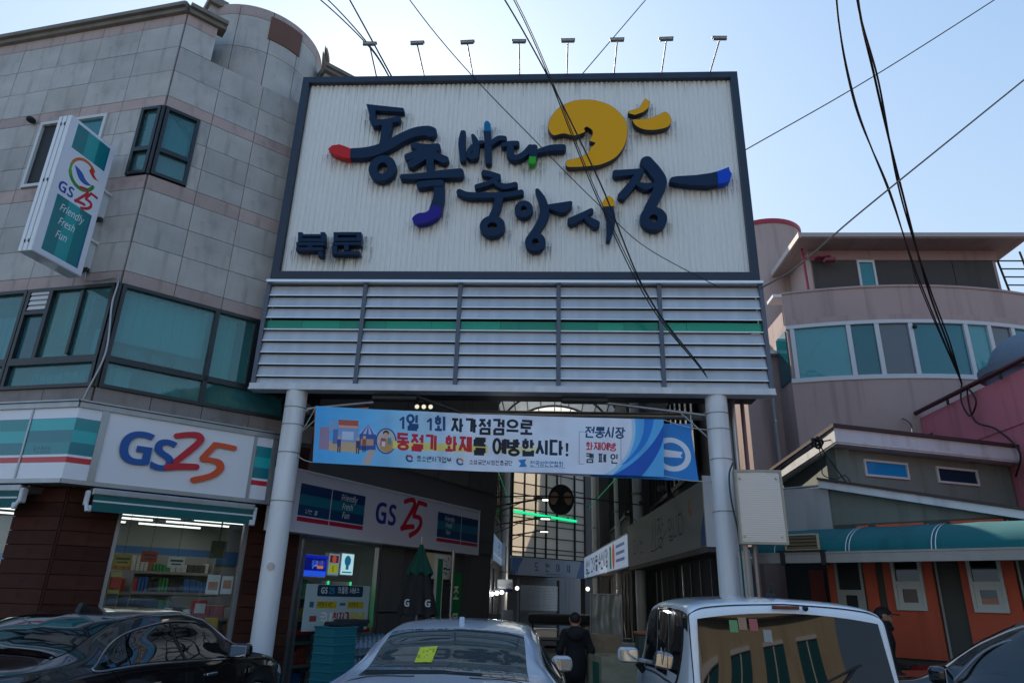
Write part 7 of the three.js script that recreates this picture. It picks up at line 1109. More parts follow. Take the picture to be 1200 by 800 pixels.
// ------------------------------------------------------------------ overhead cables
{
  const cable = (label, pts, r, cat = 'cable', name = 'overhead_cable', m = M.cable, extra = []) => { const t = thing(name, label, cat, pts[0]); const q = (l) => l.map((p) => p.map((v, i) => v - pts[0][i])); mesh('wire', [tube(q(pts), r, 60, 6), ...extra.map((e) => tube(q(e), r * 0.8, 60, 6))], m, t); return t; };
  cable('thick black cable falling across the sun emblem to the louvres, upper of a pair', [[-3.2, 13.0, -6.0], [-0.68, 10.2, -8.0], [0.72, 7.85, -9.1], [1.55, 6.2, -9.95], [2.42, 5.05, -10.28]], 0.012);
  cable('black twin cable beside the thick one, dropping steeply across the gate sign to the louvres', [[-2.9, 13.1, -6.0], [-0.55, 10.2, -8.0], [0.75, 7.45, -9.2], [1.62, 6.0, -10.0], [2.44, 5.0, -10.27]], 0.009, 'cable', 'overhead_cable', M.cable, [[[-2.8, 13.1, -6.0], [-0.52, 10.2, -8.0], [0.78, 7.45, -9.2], [1.66, 6.0, -10.0], [2.46, 4.95, -10.27]]]);
  cable('single thin wire slanting over the letters to the lower right corner of the gate sign', [[-4.2, 12.6, -5.0], [-1.9, 9.2, -7.0], [-0.05, 8.05, -8.8], [0.9, 7.5, -9.6], [1.5, 7.1, -9.95], [2.75, 6.45, -10.2]], 0.007);
  cable('thin wire slanting up right into the sky from the top of the gate sign', [[0.25, 10.9, -10.9], [2.2, 14.1, -11.4]], 0.010);
  cable('pair of dark cables coming down to the top left corner of the gate sign', [[-5.05, 14.85, -10.8], [-4.2, 13.25, -10.7], [-3.02, 10.98, -10.6]], 0.017, 'cable', 'overhead_cable', M.cable, [[[-5.7, 14.3, -11.1], [-4.96, 13.6, -11], [-3.72, 12.2, -10.95], [-3.05, 10.95, -10.62]], [[-5.5, 14.3, -11.1], [-4.8, 13.6, -11], [-3.66, 12.15, -10.95], [-3.05, 10.95, -10.62]]]);
  cable('long thin wire from the right edge of the gate sign up across the open sky', [[3.47, 9.3, -10.5], [5.8, 10.7, -10.3], [10.5, 13.9, -10.0]], 0.010);
  cable('cable rising from the right end of the louvres to the far upper right', [[3.48, 6.55, -10.4], [4.0, 6.85, -10.35], [5.0, 7.7, -10.2], [6.9, 9.25, -10.0], [11.5, 13.0, -9.6]], 0.015, 'cable', 'overhead_cable', mat(0.12, 0.11, 0.1, 0.5));
  const P = [9.33, 6.48, -15.3];
  cable('left one of two wavy black cables dropping through the sky to the pink wall', [[3.6, 11.2, -5.5], [4.33, 10.6, -8.1], [5.25, 9.95, -9.9], [6.6, 9.2, -11.8], [7.75, 8.2, -13.4], P], 0.016, 'cable', 'overhead_cable', M.cable, [[[3.62, 11.2, -5.52], [4.35, 10.64, -8.12], [5.23, 9.9, -9.9], [6.62, 9.24, -11.8], [7.72, 8.15, -13.4], P]]);
  cable('right one of two wavy black cables, thicker, dropping through the sky to the pipe rail', [[3.9, 11.3, -5.5], [4.65, 10.7, -8.1], [5.55, 10.15, -9.7], [6.85, 9.1, -11.8], [7.9, 7.9, -13.4], [8.6, 7.1, -14.3], P], 0.022, 'cable', 'overhead_cable', M.cable, [[[3.93, 11.3, -5.5], [4.63, 10.66, -8.1], [5.6, 10.1, -9.7], [6.8, 9.15, -11.8], [7.95, 7.85, -13.4], [8.65, 7.15, -14.3], P]]);
  cable('black cable looping below the pipe rail and down the pink wall', [P, [9.30, 6.1, -15.4], [9.30, 5.7, -15.2], [9.31, 5.95, -14.9], [9.31, 6.3, -15.1], [9.30, 5.6, -15.1], [9.30, 5.2, -14.4], [9.31, 4.6, -13.9], [9.32, 4.2, -14.2]], 0.02);
  const b = thing('cable_bundle', 'tangle of black cables hanging from the left tip of the grey house eaves', 'cable', [5.0, 4.5, -12.9]);
  mesh('knot', [new THREE.TorusKnotGeometry(0.07, 0.022, 60, 6, 2, 5).translate(-0.02, 0.02, 0.1)], M.cable, b);
  mesh('wire', [tube([[0, 0, 0.1], [0.12, -0.35, 0.25], [0.3, -0.75, 0.35], [0.42, -1.05, 0.4]], 0.014, 20), tube([[0, 0, 0.1], [-0.02, -0.4, 0.2], [-0.05, -0.6, 0.25], [0.15, -0.68, 0.3], [0.3, -0.62, 0.35], [0.42, -1.0, 0.4]], 0.01, 24), tube([[0, 0.02, 0.1], [0.4, 0.15, 0.0], [0.3, 0.3, -0.2]], 0.012, 12), tube([[0, 0, 0.1], [-0.5, -0.35, -0.8], [-0.9, -0.6, -1.6]], 0.014, 12)], M.cable, b);
  cable('thin black wire from the pipe rail down to the roof of the grey house', [[9.33, 6.45, -18.2], [8.2, 5.6, -15.6], [7.2, 4.88, -13.7]], 0.014);
}
// ------------------------------------------------------------------ cars
function pchip(keys) {
  const n = keys.length, x = keys.map((k) => k[0]), y = keys.map((k) => k[1]), d = [], m = [];
  for (let i = 0; i < n - 1; i++) d.push((y[i + 1] - y[i]) / (x[i + 1] - x[i]));
  for (let i = 0; i < n; i++) m.push(i === 0 ? d[0] : i === n - 1 ? d[n - 2] : d[i - 1] * d[i] <= 0 ? 0 : 2 * d[i - 1] * d[i] / (d[i - 1] + d[i]));
  return (v) => { if (v <= x[0]) return y[0]; if (v >= x[n - 1]) return y[n - 1]; let i = 0; while (v > x[i + 1]) i++; const h = x[i + 1] - x[i], t = (v - x[i]) / h; return y[i] * (1 + 2 * t) * (1 - t) * (1 - t) + m[i] * h * t * (1 - t) * (1 - t) + y[i + 1] * t * t * (3 - 2 * t) + m[i + 1] * h * t * t * (t - 1); };
}
// local axes: x = forward (0 at the tail), y up, z to the car's right
function carSurface(d) {
  const top = pchip(d.top), belt = pchip(d.belt), hw = pchip(d.half), rail = pchip(d.rail);
  const T0 = [0, 0.18, 0.33, 0.42, 0.55, 0.66, 0.72, 0.84, 0.94, 1];
  const sec = (x) => {
    const yt = top(x), yb = Math.min(belt(x), yt - 0.012), w = hw(x), r = Math.min(rail(x), w * 0.96), k = Math.min(1, Math.max(0, (yt - yb - 0.03) / 0.25));
    let bot = d.sill;
    for (const c of d.wheels) { const q = d.arch * d.arch - (x - c) * (x - c); if (q > 0) bot = Math.max(bot, d.wheelY + Math.sqrt(q)); }
    bot = Math.min(bot, yb - 0.06);
    const lerp = (a, b, t) => a + (b - a) * t, yr = yt - lerp(0.012, d.drop ?? 0.085, k);
    return [[0, yt + (d.crown ?? 0.018)], [r * 0.5, yt + 0.008], [r * 0.88, yt - lerp(0.004, 0.02, k)], [lerp(w * 0.93, r * 1.0 + 0.025, k), yr], [lerp(w * 0.95, lerp(r + 0.02, w * 0.955, 0.48), k), lerp(yr, yb, 0.5)], [w * 0.965, yb], [w * 0.985, yb - 0.05], [w, lerp(yb, bot, 0.42)], [w * 0.985, lerp(yb, bot, 0.78)], [w * 0.95, bot]];
  };
  const cache = new Map();
  return (x, t) => {
    const a = Math.abs(t), key = Math.round(x * 1000); let s = cache.get(key);
    if (!s) { const p = sec(x); s = [pchip(p.map((q, i) => [T0[i], q[0]])), pchip(p.map((q, i) => [T0[i], q[1]]))]; cache.set(key, s); }
    return V3(x, s[1](a), Math.sign(t) * s[0](a));
  };
}
function gridGeo(f, nu, nv, close) {
  const P = [], I = []; for (let i = 0; i <= nu; i++) for (let j = 0; j <= nv; j++) { const p = f(i / nu, j / nv); P.push(p.x, p.y, p.z); }
  for (let i = 0; i < nu; i++) for (let j = 0; j < nv; j++) { const a = i * (nv + 1) + j, b = a + nv + 1; I.push(a, a + 1, b, a + 1, b + 1, b); }
  const g = new THREE.BufferGeometry(); g.setAttribute('position', new THREE.Float32BufferAttribute(P, 3)); g.setIndex(I); g.computeVertexNormals(); return g;
}
const carNormal = (S, x, t) => { const e = 0.004, a = S(x + e, t).sub(S(x - e, t)), b = S(x, t + e).sub(S(x, t - e)); return b.cross(a).normalize(); };
// a patch on the body: corner curves in (x, t), lifted by off
function patch(S, q, off, nu = 20, nv = 14) {
  // q = [[x,t] bottom-left, bottom-right, top-right, top-left]
  const f = (u, v) => { const x = (q[0][0] * (1 - u) + q[1][0] * u) * (1 - v) + (q[3][0] * (1 - u) + q[2][0] * u) * v, t = (q[0][1] * (1 - u) + q[1][1] * u) * (1 - v) + (q[3][1] * (1 - u) + q[2][1] * u) * v; const p = S(x, t), n = carNormal(S, x, t); if (n.dot(V3(0, p.y - 0.6, p.z)) < 0) n.negate(); return p.addScaledVector(n, off); };
  return gridGeo(f, nu, nv);
}
// a smooth window patch: quadratic through nine points of the body
function glassPatch(S, q, off, nu = 20, nv = 14) {
  const at = (u, v) => { const x = (q[0][0] * (1 - u) + q[1][0] * u) * (1 - v) + (q[3][0] * (1 - u) + q[2][0] * u) * v, t = (q[0][1] * (1 - u) + q[1][1] * u) * (1 - v) + (q[3][1] * (1 - u) + q[2][1] * u) * v; return S(x, t); };
  const L = (s) => [(1 - s) * (1 - 2 * s), 4 * s * (1 - s), s * (2 * s - 1)], C = [0, 0.5, 1].map((u) => [0, 0.5, 1].map((v) => at(u, v)));
  const n = C[2][1].clone().sub(C[0][1]).cross(C[1][2].clone().sub(C[1][0])).normalize(); if (n.dot(V3(C[1][1].x - 2.1, (C[1][1].y - 0.8), C[1][1].z)) < 0) n.negate();
  return gridGeo((u, v) => { const a = L(u), b = L(v), p = V3(0, 0, 0); for (let i = 0; i < 3; i++) for (let j = 0; j < 3; j++) p.addScaledVector(C[i][j], a[i] * b[j]); return p.addScaledVector(n, off); }, nu, nv);
}
const carGlass = (r, g, b) => mat(r, g, b, 0.02, { phys: true, ior: 1.62, clearcoat: 0.6, clearcoatRoughness: 0.02, side: THREE.DoubleSide });
function makeCar(name, label, d, paint, glass) {
  const t = thing(name, label, 'car', d.pos, d.turn), S = carSurface(d);
  const xs = []; for (let x = 0; x <= d.len + 1e-6; x += 0.045) xs.push(Math.min(x, d.len)); (d.extra || []).forEach((x) => xs.push(x)); xs.sort((a, b) => a - b);
  const body = gridGeo((u, v) => S(xs[Math.round(u * (xs.length - 1))], -1 + 2 * v), xs.length - 1, 72);
  const capG = (x) => { const c = V3(x, 0.6, 0), n = 72, P = [c.x, c.y, c.z], I = []; for (let j = 0; j <= n; j++) { const p = S(x, -1 + 2 * j / n); P.push(p.x, p.y, p.z); } for (let j = 1; j <= n; j++) I.push(0, j, j + 1); const g = new THREE.BufferGeometry(); g.setAttribute('position', new THREE.Float32BufferAttribute(P, 3)); g.setIndex(I); g.computeVertexNormals(); return g; };
  paint.side = THREE.DoubleSide;
  mesh('body', [body.toNonIndexed(), capG(0).toNonIndexed(), capG(d.len).toNonIndexed()], paint, t);
  mesh('underbody', [bl(0.15, d.len - 0.15, 0.2, 0.5, -d.maxHalf * 0.72, d.maxHalf * 0.72), ...d.wheels.flatMap((x) => [-1, 1].map((s) => bl(x - d.arch, x + d.arch, 0.25, 0.85, s * d.maxHalf * 0.45, s * d.maxHalf * 0.55)))], M.rubber, t);
  for (const w of d.windows) {
    const sides = w.both === false ? [1] : w.t ? [1, -1] : [1];
    for (const s of sides) { const q = w.q.map(([x, tt]) => [x, tt * s]); mesh(w.name || 'window', (w.smooth ? glassPatch : patch)(S, q, w.off ?? 0.005, 24, 16), w.mat || glass, t); }
  }
  for (const tr of d.trims || []) for (const s of [1, -1]) { const pts = tr.pts.map(([x, tt]) => { const p = S(x, tt * s), n = carNormal(S, x, tt * s); if (n.dot(V3(0, p.y - 0.6, p.z)) < 0) n.negate(); return p.addScaledVector(n, 0.006).toArray(); }); mesh(tr.name, [tube(pts, tr.r ?? 0.009, pts.length * 8, 6)], tr.mat, t); }
  for (const x of d.wheels) for (const s of [-1, 1]) {
    const w = mesh('wheel', [new THREE.TorusGeometry(d.wheelR - 0.085, 0.085, 14, 36).scale(1, 1, 1.25).translate(x, d.wheelR, s * (d.maxHalf - 0.13))], M.rubber, t);
    const rim = [new THREE.CylinderGeometry(d.wheelR - 0.11, d.wheelR - 0.11, 0.1, 30, 1, true).rotateX(Math.PI / 2).translate(x, d.wheelR, s * (d.maxHalf - 0.12)), new THREE.CylinderGeometry(0.06, 0.06, 0.06, 16).rotateX(Math.PI / 2).translate(x, d.wheelR, s * (d.maxHalf - 0.07))];
    for (let k = 0; k < 10; k++) rim.push(bx(d.wheelR - 0.12, 0.035, 0.03, (d.wheelR - 0.12) / 2, 0, 0).rotateZ(k * Math.PI / 5).translate(x, d.wheelR, s * (d.maxHalf - 0.08)));
    mesh('rim', rim, mat(0.45, 0.46, 0.48, 0.3, { metalness: 0.8, side: THREE.DoubleSide }), w);
  }
  // mirrors
  for (const s of [-1, 1]) {
    const [mx, my, mz] = d.mirror, m = mesh('door_mirror', [rb(0.15, 0.15, 0.22, 0.055, mx, my, s * mz), bar([mx + 0.02, my - 0.06, s * (mz - 0.2)], [mx, my - 0.04, s * (mz - 0.06)], 0.022)], d.mirrorMat || paint, t);
    mesh('mirror_glass', [rb(0.012, 0.115, 0.185, 0.005, mx - 0.072, my - 0.004, s * mz)], mat(0.45, 0.47, 0.5, 0.06, { metalness: 1 }), m); mesh('mirror_base', [bar([mx + 0.02, my - 0.075, s * (mz - 0.1)], [mx + 0.03, my - 0.15, s * (mz - 0.16)], 0.035)], M.black, m);
  }
  return [t, S];
}
const paintM = (r, g, b, rough, metal) => mat(r, g, b, rough, { phys: true, metalness: metal, clearcoat: 1, clearcoatRoughness: 0.03 });
const chrome = mat(0.62, 0.63, 0.65, 0.15, { metalness: 1 });
const W2 = (x0b, x1b, x0t, x1t, tb, tt, extra = {}) => ({ q: [[x0b, tb], [x1b, tb], [x1t, tt], [x0t, tt]], t: true, ...extra });
const sedan = (o = {}) => ({
  len: 4.8, sill: 0.24, wheels: [1.02, 3.82], arch: 0.36, wheelY: 0.33, wheelR: 0.335, maxHalf: 0.92, drop: 0.10, crown: 0.02,
  top: [[0, 0.82], [0.05, 0.98], [0.14, 1.065], [0.55, 1.105], [0.95, 1.16], [1.3, 1.31], [1.65, 1.42], [2.1, 1.468], [2.5, 1.47], [2.9, 1.42], [3.25, 1.27], [3.62, 1.06], [3.9, 1.0], [4.4, 0.88], [4.68, 0.72], [4.8, 0.5]],
  belt: [[0, 0.78], [0.14, 0.94], [0.6, 1.0], [1.5, 1.02], [2.6, 0.985], [3.4, 0.955], [3.9, 0.93], [4.5, 0.78], [4.8, 0.46]],
  half: [[0, 0.62], [0.08, 0.76], [0.3, 0.86], [0.9, 0.915], [2.4, 0.92], [3.8, 0.915], [4.4, 0.85], [4.7, 0.70], [4.8, 0.52]],
  rail: [[0, 0.5], [0.6, 0.70], [1.2, 0.665], [2.0, 0.62], [2.8, 0.60], [3.5, 0.68], [4.5, 0.6], [4.8, 0.4]],
  mirror: [3.12, 1.03, 1.0],
  windows: [
    { q: [[0.80, -0.335], [0.80, 0.335], [1.58, 0.318], [1.58, -0.318]], name: 'rear_window' },
    { q: [[3.52, -0.30], [3.52, 0.30], [2.72, 0.26], [2.72, -0.26]], name: 'windscreen' },
    W2(1.02, 1.42, 1.36, 1.52, 0.635, 0.455, { name: 'side_window' }), W2(1.45, 2.22, 1.55, 2.20, 0.64, 0.445, { name: 'side_window' }), W2(2.28, 3.22, 2.26, 2.72, 0.64, 0.445, { name: 'side_window' }),
  ],
  trims: [{ name: 'window_trim', r: 0.011, mat: chrome, pts: [[3.26, 0.655], [2.3, 0.655], [1.5, 0.655], [1.05, 0.652], [0.97, 0.625], [1.06, 0.57], [1.3, 0.46], [1.5, 0.435], [2.2, 0.428], [2.7, 0.43]] }, { name: 'pillar', r: 0.012, mat: M.black, pts: [[2.25, 0.64], [2.23, 0.55], [2.23, 0.44]] }, { name: 'door_seam', r: 0.004, mat: M.black, pts: [[2.25, 0.66], [2.26, 0.8], [2.25, 0.93]] }, { name: 'door_seam', r: 0.004, mat: M.black, pts: [[3.3, 0.67], [3.36, 0.8], [3.34, 0.93]] }, { name: 'door_seam', r: 0.004, mat: M.black, pts: [[1.2, 0.66], [1.3, 0.75], [1.42, 0.85]] }, { name: 'door_seam', r: 0.004, mat: M.black, pts: [[0.72, 0.1], [0.72, 0.3], [0.5, 0.52], [0.3, 0.6]] }],
  ...o,
});
{
  // silver sedan, tail towards the camera
  const d = sedan({ pos: [-0.74, 0, -4.62], turn: 90 * RAD, mirror: [3.3, 1.05, 0.90] });
  const [t, S] = makeCar('silver_sedan', 'silver sedan seen from behind with a yellow note in its rear window', d, paintM(0.66, 0.69, 0.76, 0.28, 0.25), carGlass(0.05, 0.064, 0.066));
  mesh('roof_fin', [new THREE.ExtrudeGeometry(new THREE.Shape([[0, 0], [0.14, 0], [0.03, 0.055]].map((p) => new THREE.Vector2(...p))), { depth: 0.025, bevelEnabled: true, bevelSize: 0.01, bevelThickness: 0.01 }).translate(1.78, 1.445, -0.012)], mat(0.5, 0.53, 0.58, 0.3, { metalness: 0.3 }), t);
  mesh('tail_lamp', patch(S, [[0.03, 0.72], [0.35, 0.72], [0.3, 0.62], [0.07, 0.58]], 0.006), mat(0.3, 0.01, 0.012, 0.1), t); mesh('tail_lamp', patch(S, [[0.03, -0.72], [0.35, -0.72], [0.3, -0.62], [0.07, -0.58]], 0.006), mat(0.3, 0.01, 0.012, 0.1), t);
  mesh('defroster_line', [0.2, 0.4, 0.6, 0.8].map((v) => tube(Array.from({ length: 9 }, (_, k) => { const x = 0.85 + 0.72 * v, p = S(x, -0.26 + k * 0.065); return [p.x - 0.002, p.y + 0.008, p.z]; }), 0.0015, 30, 4)), mat(0.08, 0.07, 0.05, 0.5), t);
  const n = thing('yellow_note', 'yellow paper note with dark writing lying behind the silver sedan rear window', 'note', [0, 0, 0]);
  const tex = canvasTex(256, 160, (g, w, h) => { g.fillStyle = '#c9cc2e'; g.fillRect(0, 0, w, h); g.fillStyle = '#8a8f1c'; for (let k = 0; k < 22; k++) g.fillRect(rnd(w), rnd(h), rnd(8, 40), rnd(5, 18)); g.fillStyle = '#d8dc50'; for (let k = 0; k < 12; k++) g.fillRect(rnd(w), rnd(h), rnd(8, 30), rnd(4, 12)); });
  const g = patch(S, [[1.03, -0.135], [1.03, -0.065], [1.24, -0.062], [1.22, -0.135]], 0.011, 8, 6), uv = []; for (let i = 0; i <= 8; i++) for (let j = 0; j <= 6; j++) uv.push(i / 8, j / 6);
  g.setAttribute('uv', new THREE.Float32BufferAttribute(uv, 2)); g.userData.keepUV = true; const m = mesh('paper', g, mat(1, 1, 1, 0.6, { map: tex, side: THREE.DoubleSide }), n); n.position.copy(t.position); n.rotation.y = t.rotation.y;
}
{
  // black sedan on the left
  const d = sedan({ pos: [-4.67, 0, -5.12], turn: 84 * RAD, mirror: [3.1, 1.06, 1.0] });
  const [t, S] = makeCar('black_sedan', 'glossy black sedan parked on the left in front of the shop', d, paintM(0.006, 0.006, 0.008, 0.18, 0.0), carGlass(0.006, 0.007, 0.008));
  mesh('roof_fin', [new THREE.ExtrudeGeometry(new THREE.Shape([[0, 0], [0.2, 0], [0.04, 0.075]].map((p) => new THREE.Vector2(...p))), { depth: 0.03, bevelEnabled: true, bevelSize: 0.01, bevelThickness: 0.01 }).translate(1.72, 1.44, -0.015)], M.black, t);
  for (const s of [-1, 1]) { for (const hx of [1.75, 2.7]) mesh('door_handle', [rb(0.2, 0.03, 0.03, 0.012, hx, 0.86, s * 0.925)], chrome, t); mesh('tail_lamp', patch(S, [[0.03, 0.74 * s], [0.4, 0.74 * s], [0.35, 0.64 * s], [0.07, 0.58 * s]], 0.006), mat(0.3, 0.01, 0.012, 0.1), t); mesh('headlamp', patch(S, [[4.3, 0.76 * s], [4.72, 0.76 * s], [4.66, 0.64 * s], [4.36, 0.67 * s]], 0.006), mat(0.6, 0.62, 0.65, 0.1), t); mesh('fender_badge', [rb(0.1, 0.05, 0.012, 0.004, 3.5, 0.83, s * 0.93)], chrome, t); }
}
{
  // white box car, tail towards the camera
  const d = {
    pos: [1.775, 0, -5.42], turn: 90 * RAD, len: 3.6, sill: 0.22, wheels: [0.6, 3.0], arch: 0.33, wheelY: 0.29, wheelR: 0.29, maxHalf: 0.79, drop: 0.07, crown: 0.022,
    top: [[0, 0.9], [0.03, 1.03], [0.055, 1.13], [0.085, 1.27], [0.115, 1.41], [0.145, 1.55], [0.165, 1.63], [0.2, 1.67], [0.27, 1.692], [0.5, 1.712], [1.4, 1.73], [2.2, 1.69], [2.5, 1.60], [2.8, 1.36], [3.06, 1.10], [3.3, 1.0], [3.5, 0.84], [3.6, 0.6]],
    belt: [[0, 0.86], [0.1, 1.03], [0.4, 1.06], [1.6, 1.06], [2.6, 1.02], [3.1, 0.98], [3.45, 0.78], [3.6, 0.5]],
    half: [[0, 0.73], [0.06, 0.77], [0.2, 0.785], [1.8, 0.79], [3.0, 0.78], [3.45, 0.70], [3.6, 0.5]],
    rail: [[0, 0.68], [0.1, 0.685], [0.3, 0.685], [1.5, 0.68], [2.4, 0.66], [3.1, 0.68], [3.6, 0.4]],
    extra: [0.01, 0.02, 0.03, 0.055, 0.07, 0.08, 0.1, 0.11, 0.125, 0.15, 0.16, 0.17, 0.2, 0.24],
    mirror: [2.42, 1.16, 0.93], mirrorMat: null, windows: [
      { q: [[0.046, -0.385], [0.046, 0.385], [0.156, 0.365], [0.156, -0.365]], name: 'rear_window', off: 0.012, smooth: true, mat: mat(0.004, 0.005, 0.006, 0.015, { phys: true, ior: 1.52, side: THREE.DoubleSide }) },
      { q: [[3.02, -0.33], [3.02, 0.33], [2.5, 0.28], [2.5, -0.28]], name: 'windscreen' },
      W2(0.55, 1.02, 0.34, 1.02, 0.62, 0.435, { name: 'side_window' }), W2(1.06, 1.66, 1.06, 1.66, 0.64, 0.435, { name: 'side_window' }), W2(1.72, 2.74, 1.72, 2.42, 0.64, 0.44, { name: 'side_window' }),
      W2(0.20, 0.36, 0.20, 0.36, 0.49, 0.435, { name: 'pillar_trim', mat: mat(0.01, 0.01, 0.012, 0.1) }),
    ],
    trims: [{ name: 'window_trim', r: 0.008, mat: M.black, pts: [[2.76, 0.655], [1.7, 0.655], [1.0, 0.655], [0.6, 0.64], [0.42, 0.56], [0.33, 0.46]] }],
  };
  d.mirrorMat = paintM(0.70, 0.72, 0.77, 0.3, 0.0);
  const [t, S] = makeCar('white_box_car', 'white boxy microcar seen from behind with broad dark rear window and a rear wiper', d, paintM(0.84, 0.86, 0.89, 0.28, 0.0), carGlass(0.006, 0.007, 0.009));
  mesh('wiper', [tube([[0.04, 1.06, 0.18], [0.065, 1.16, 0.3], [0.085, 1.28, 0.42]].map(([x, y, z]) => [x - 0.03, y, z]), 0.009, 12, 6), bar([0.02, 1.10, 0.02], [0.055, 1.3, 0.46], 0.007)], M.black, t);
  for (const [a, b] of [[[0.19, -0.42], [0.19, 0.42]], [[0.19, -0.42], [0.035, -0.52]], [[0.19, 0.42], [0.035, 0.52]]]) mesh('tailgate_seam', [tube(Array.from({ length: 13 }, (_, k) => { const p = S(a[0] + (b[0] - a[0]) * k / 12, a[1] + (b[1] - a[1]) * k / 12); return [p.x - 0.002, p.y + 0.002, p.z * 1.002]; }), 0.005, 40, 5)], M.black, t);
  for (const [v, u, c] of [[0.86, 0.20, [0.12, 0.3, 0.12]], [0.88, 0.25, [0.35, 0.2, 0.12]], [0.84, 0.31, [0.4, 0.1, 0.1]], [0.7, 0.38, [0.3, 0.3, 0.3]]]) { const f = glassPatch(S, [[0.046, -0.385], [0.046, 0.385], [0.156, 0.365], [0.156, -0.365]], 0.0145, 100, 40), A = f.attributes.position, at = (i, j) => { const q = Math.round(i * 100) * 41 + Math.round(j * 40); return [A.getX(q), A.getY(q), A.getZ(q)]; }, p = at(u, v); mesh('window_sticker', [bx(0.003, 0.085, 0.06, p[0], p[1], p[2], 0, -0.2)], mat(...c, 0.5), t); }
  mesh('number_plate', [rb(0.02, 0.12, 0.5, 0.006, -0.012, 0.72, 0)], M.white, t);
  mesh('spoiler_lamp', [rb(0.02, 0.025, 0.2, 0.006, 0.145, 1.665, 0)], mat(0.12, 0.01, 0.012, 0.2), t);
  mesh('camera_bump', [new THREE.SphereGeometry(0.022, 12, 8).translate(0.13, 1.665, 0.14)], M.black, t);
  mesh('roof_aerial', [rb(0.12, 0.05, 0.06, 0.02, 0.55, 1.745, 0.02), bar([0.53, 1.76, 0.02], [0.5, 1.84, 0.02], 0.012)], M.black, t);
  mesh('tailgate_handle', [rb(0.05, 0.07, 0.42, 0.02, -0.01, 0.90, -0.30)], M.black, t);
  for (const s of [-1, 1]) { for (const hx of [1.3, 1.95]) mesh('door_handle', [rb(0.17, 0.03, 0.03, 0.012, hx, 0.92, s * 0.805)], d.mirrorMat, t); mesh('tail_lamp', patch(S, [[0.02, 0.80 * s], [0.16, 0.80 * s], [0.16, 0.69 * s], [0.03, 0.69 * s]], 0.006), mat(0.3, 0.01, 0.012, 0.1), t); }
  mesh('window_sticker', [bl(1.3, 1.34, 1.16, 1.3, -0.755, -0.752)], M.white, t);
}
{
  // dark SUV at the right edge, nose to the left
  const d = {
    pos: [6.35, 0, -5.55], turn: (180 + 42) * RAD * -1, len: 4.5, sill: 0.28, wheels: [0.85, 3.6], arch: 0.38, wheelY: 0.36, wheelR: 0.36, maxHalf: 0.93, drop: 0.10, crown: 0.02,
    top: [[0, 0.9], [0.1, 1.2], [0.3, 1.5], [0.6, 1.60], [1.6, 1.66], [2.3, 1.62], [2.7, 1.46], [3.1, 1.2], [3.3, 1.10], [3.9, 1.04], [4.3, 0.92], [4.5, 0.6]],
    belt: [[0, 0.86], [0.3, 1.08], [1.6, 1.08], [2.8, 1.04], [3.5, 1.0], [4.2, 0.86], [4.5, 0.5]],
    half: [[0, 0.78], [0.2, 0.9], [1, 0.93], [3.6, 0.93], [4.2, 0.86], [4.5, 0.6]],
    rail: [[0, 0.66], [1.6, 0.63], [2.5, 0.64], [3.3, 0.74], [4.5, 0.5]],
    mirror: [3.0, 1.15, 1.03], windows: [
      { q: [[0.12, -0.33], [0.12, 0.33], [0.4, 0.29], [0.4, -0.29]], name: 'rear_window' }, { q: [[3.2, -0.31], [3.2, 0.31], [2.5, 0.27], [2.5, -0.27]], name: 'windscreen' },
      W2(0.7, 1.5, 0.75, 1.5, 0.64, 0.445, { name: 'side_window' }), W2(1.55, 2.86, 1.55, 2.36, 0.64, 0.445, { name: 'side_window' }),
    ],
    trims: [{ name: 'window_trim', r: 0.012, mat: mat(0.2, 0.22, 0.25, 0.3, { metalness: 0.6 }), pts: [[3.0, 0.655], [2.6, 0.43], [1.6, 0.42], [0.7, 0.43]] }],
  };
  const [t] = makeCar('dark_suv', 'dark glossy car cropped at the right edge showing its mirror, pillar and side window', d, paintM(0.008, 0.010, 0.013, 0.18, 0.0), carGlass(0.006, 0.007, 0.008));
  for (const s of [-1, 1]) mesh('door_handle', [rb(0.2, 0.03, 0.03, 0.012, 1.7, 0.94, s * 0.935)], M.darkmetal, t);
}
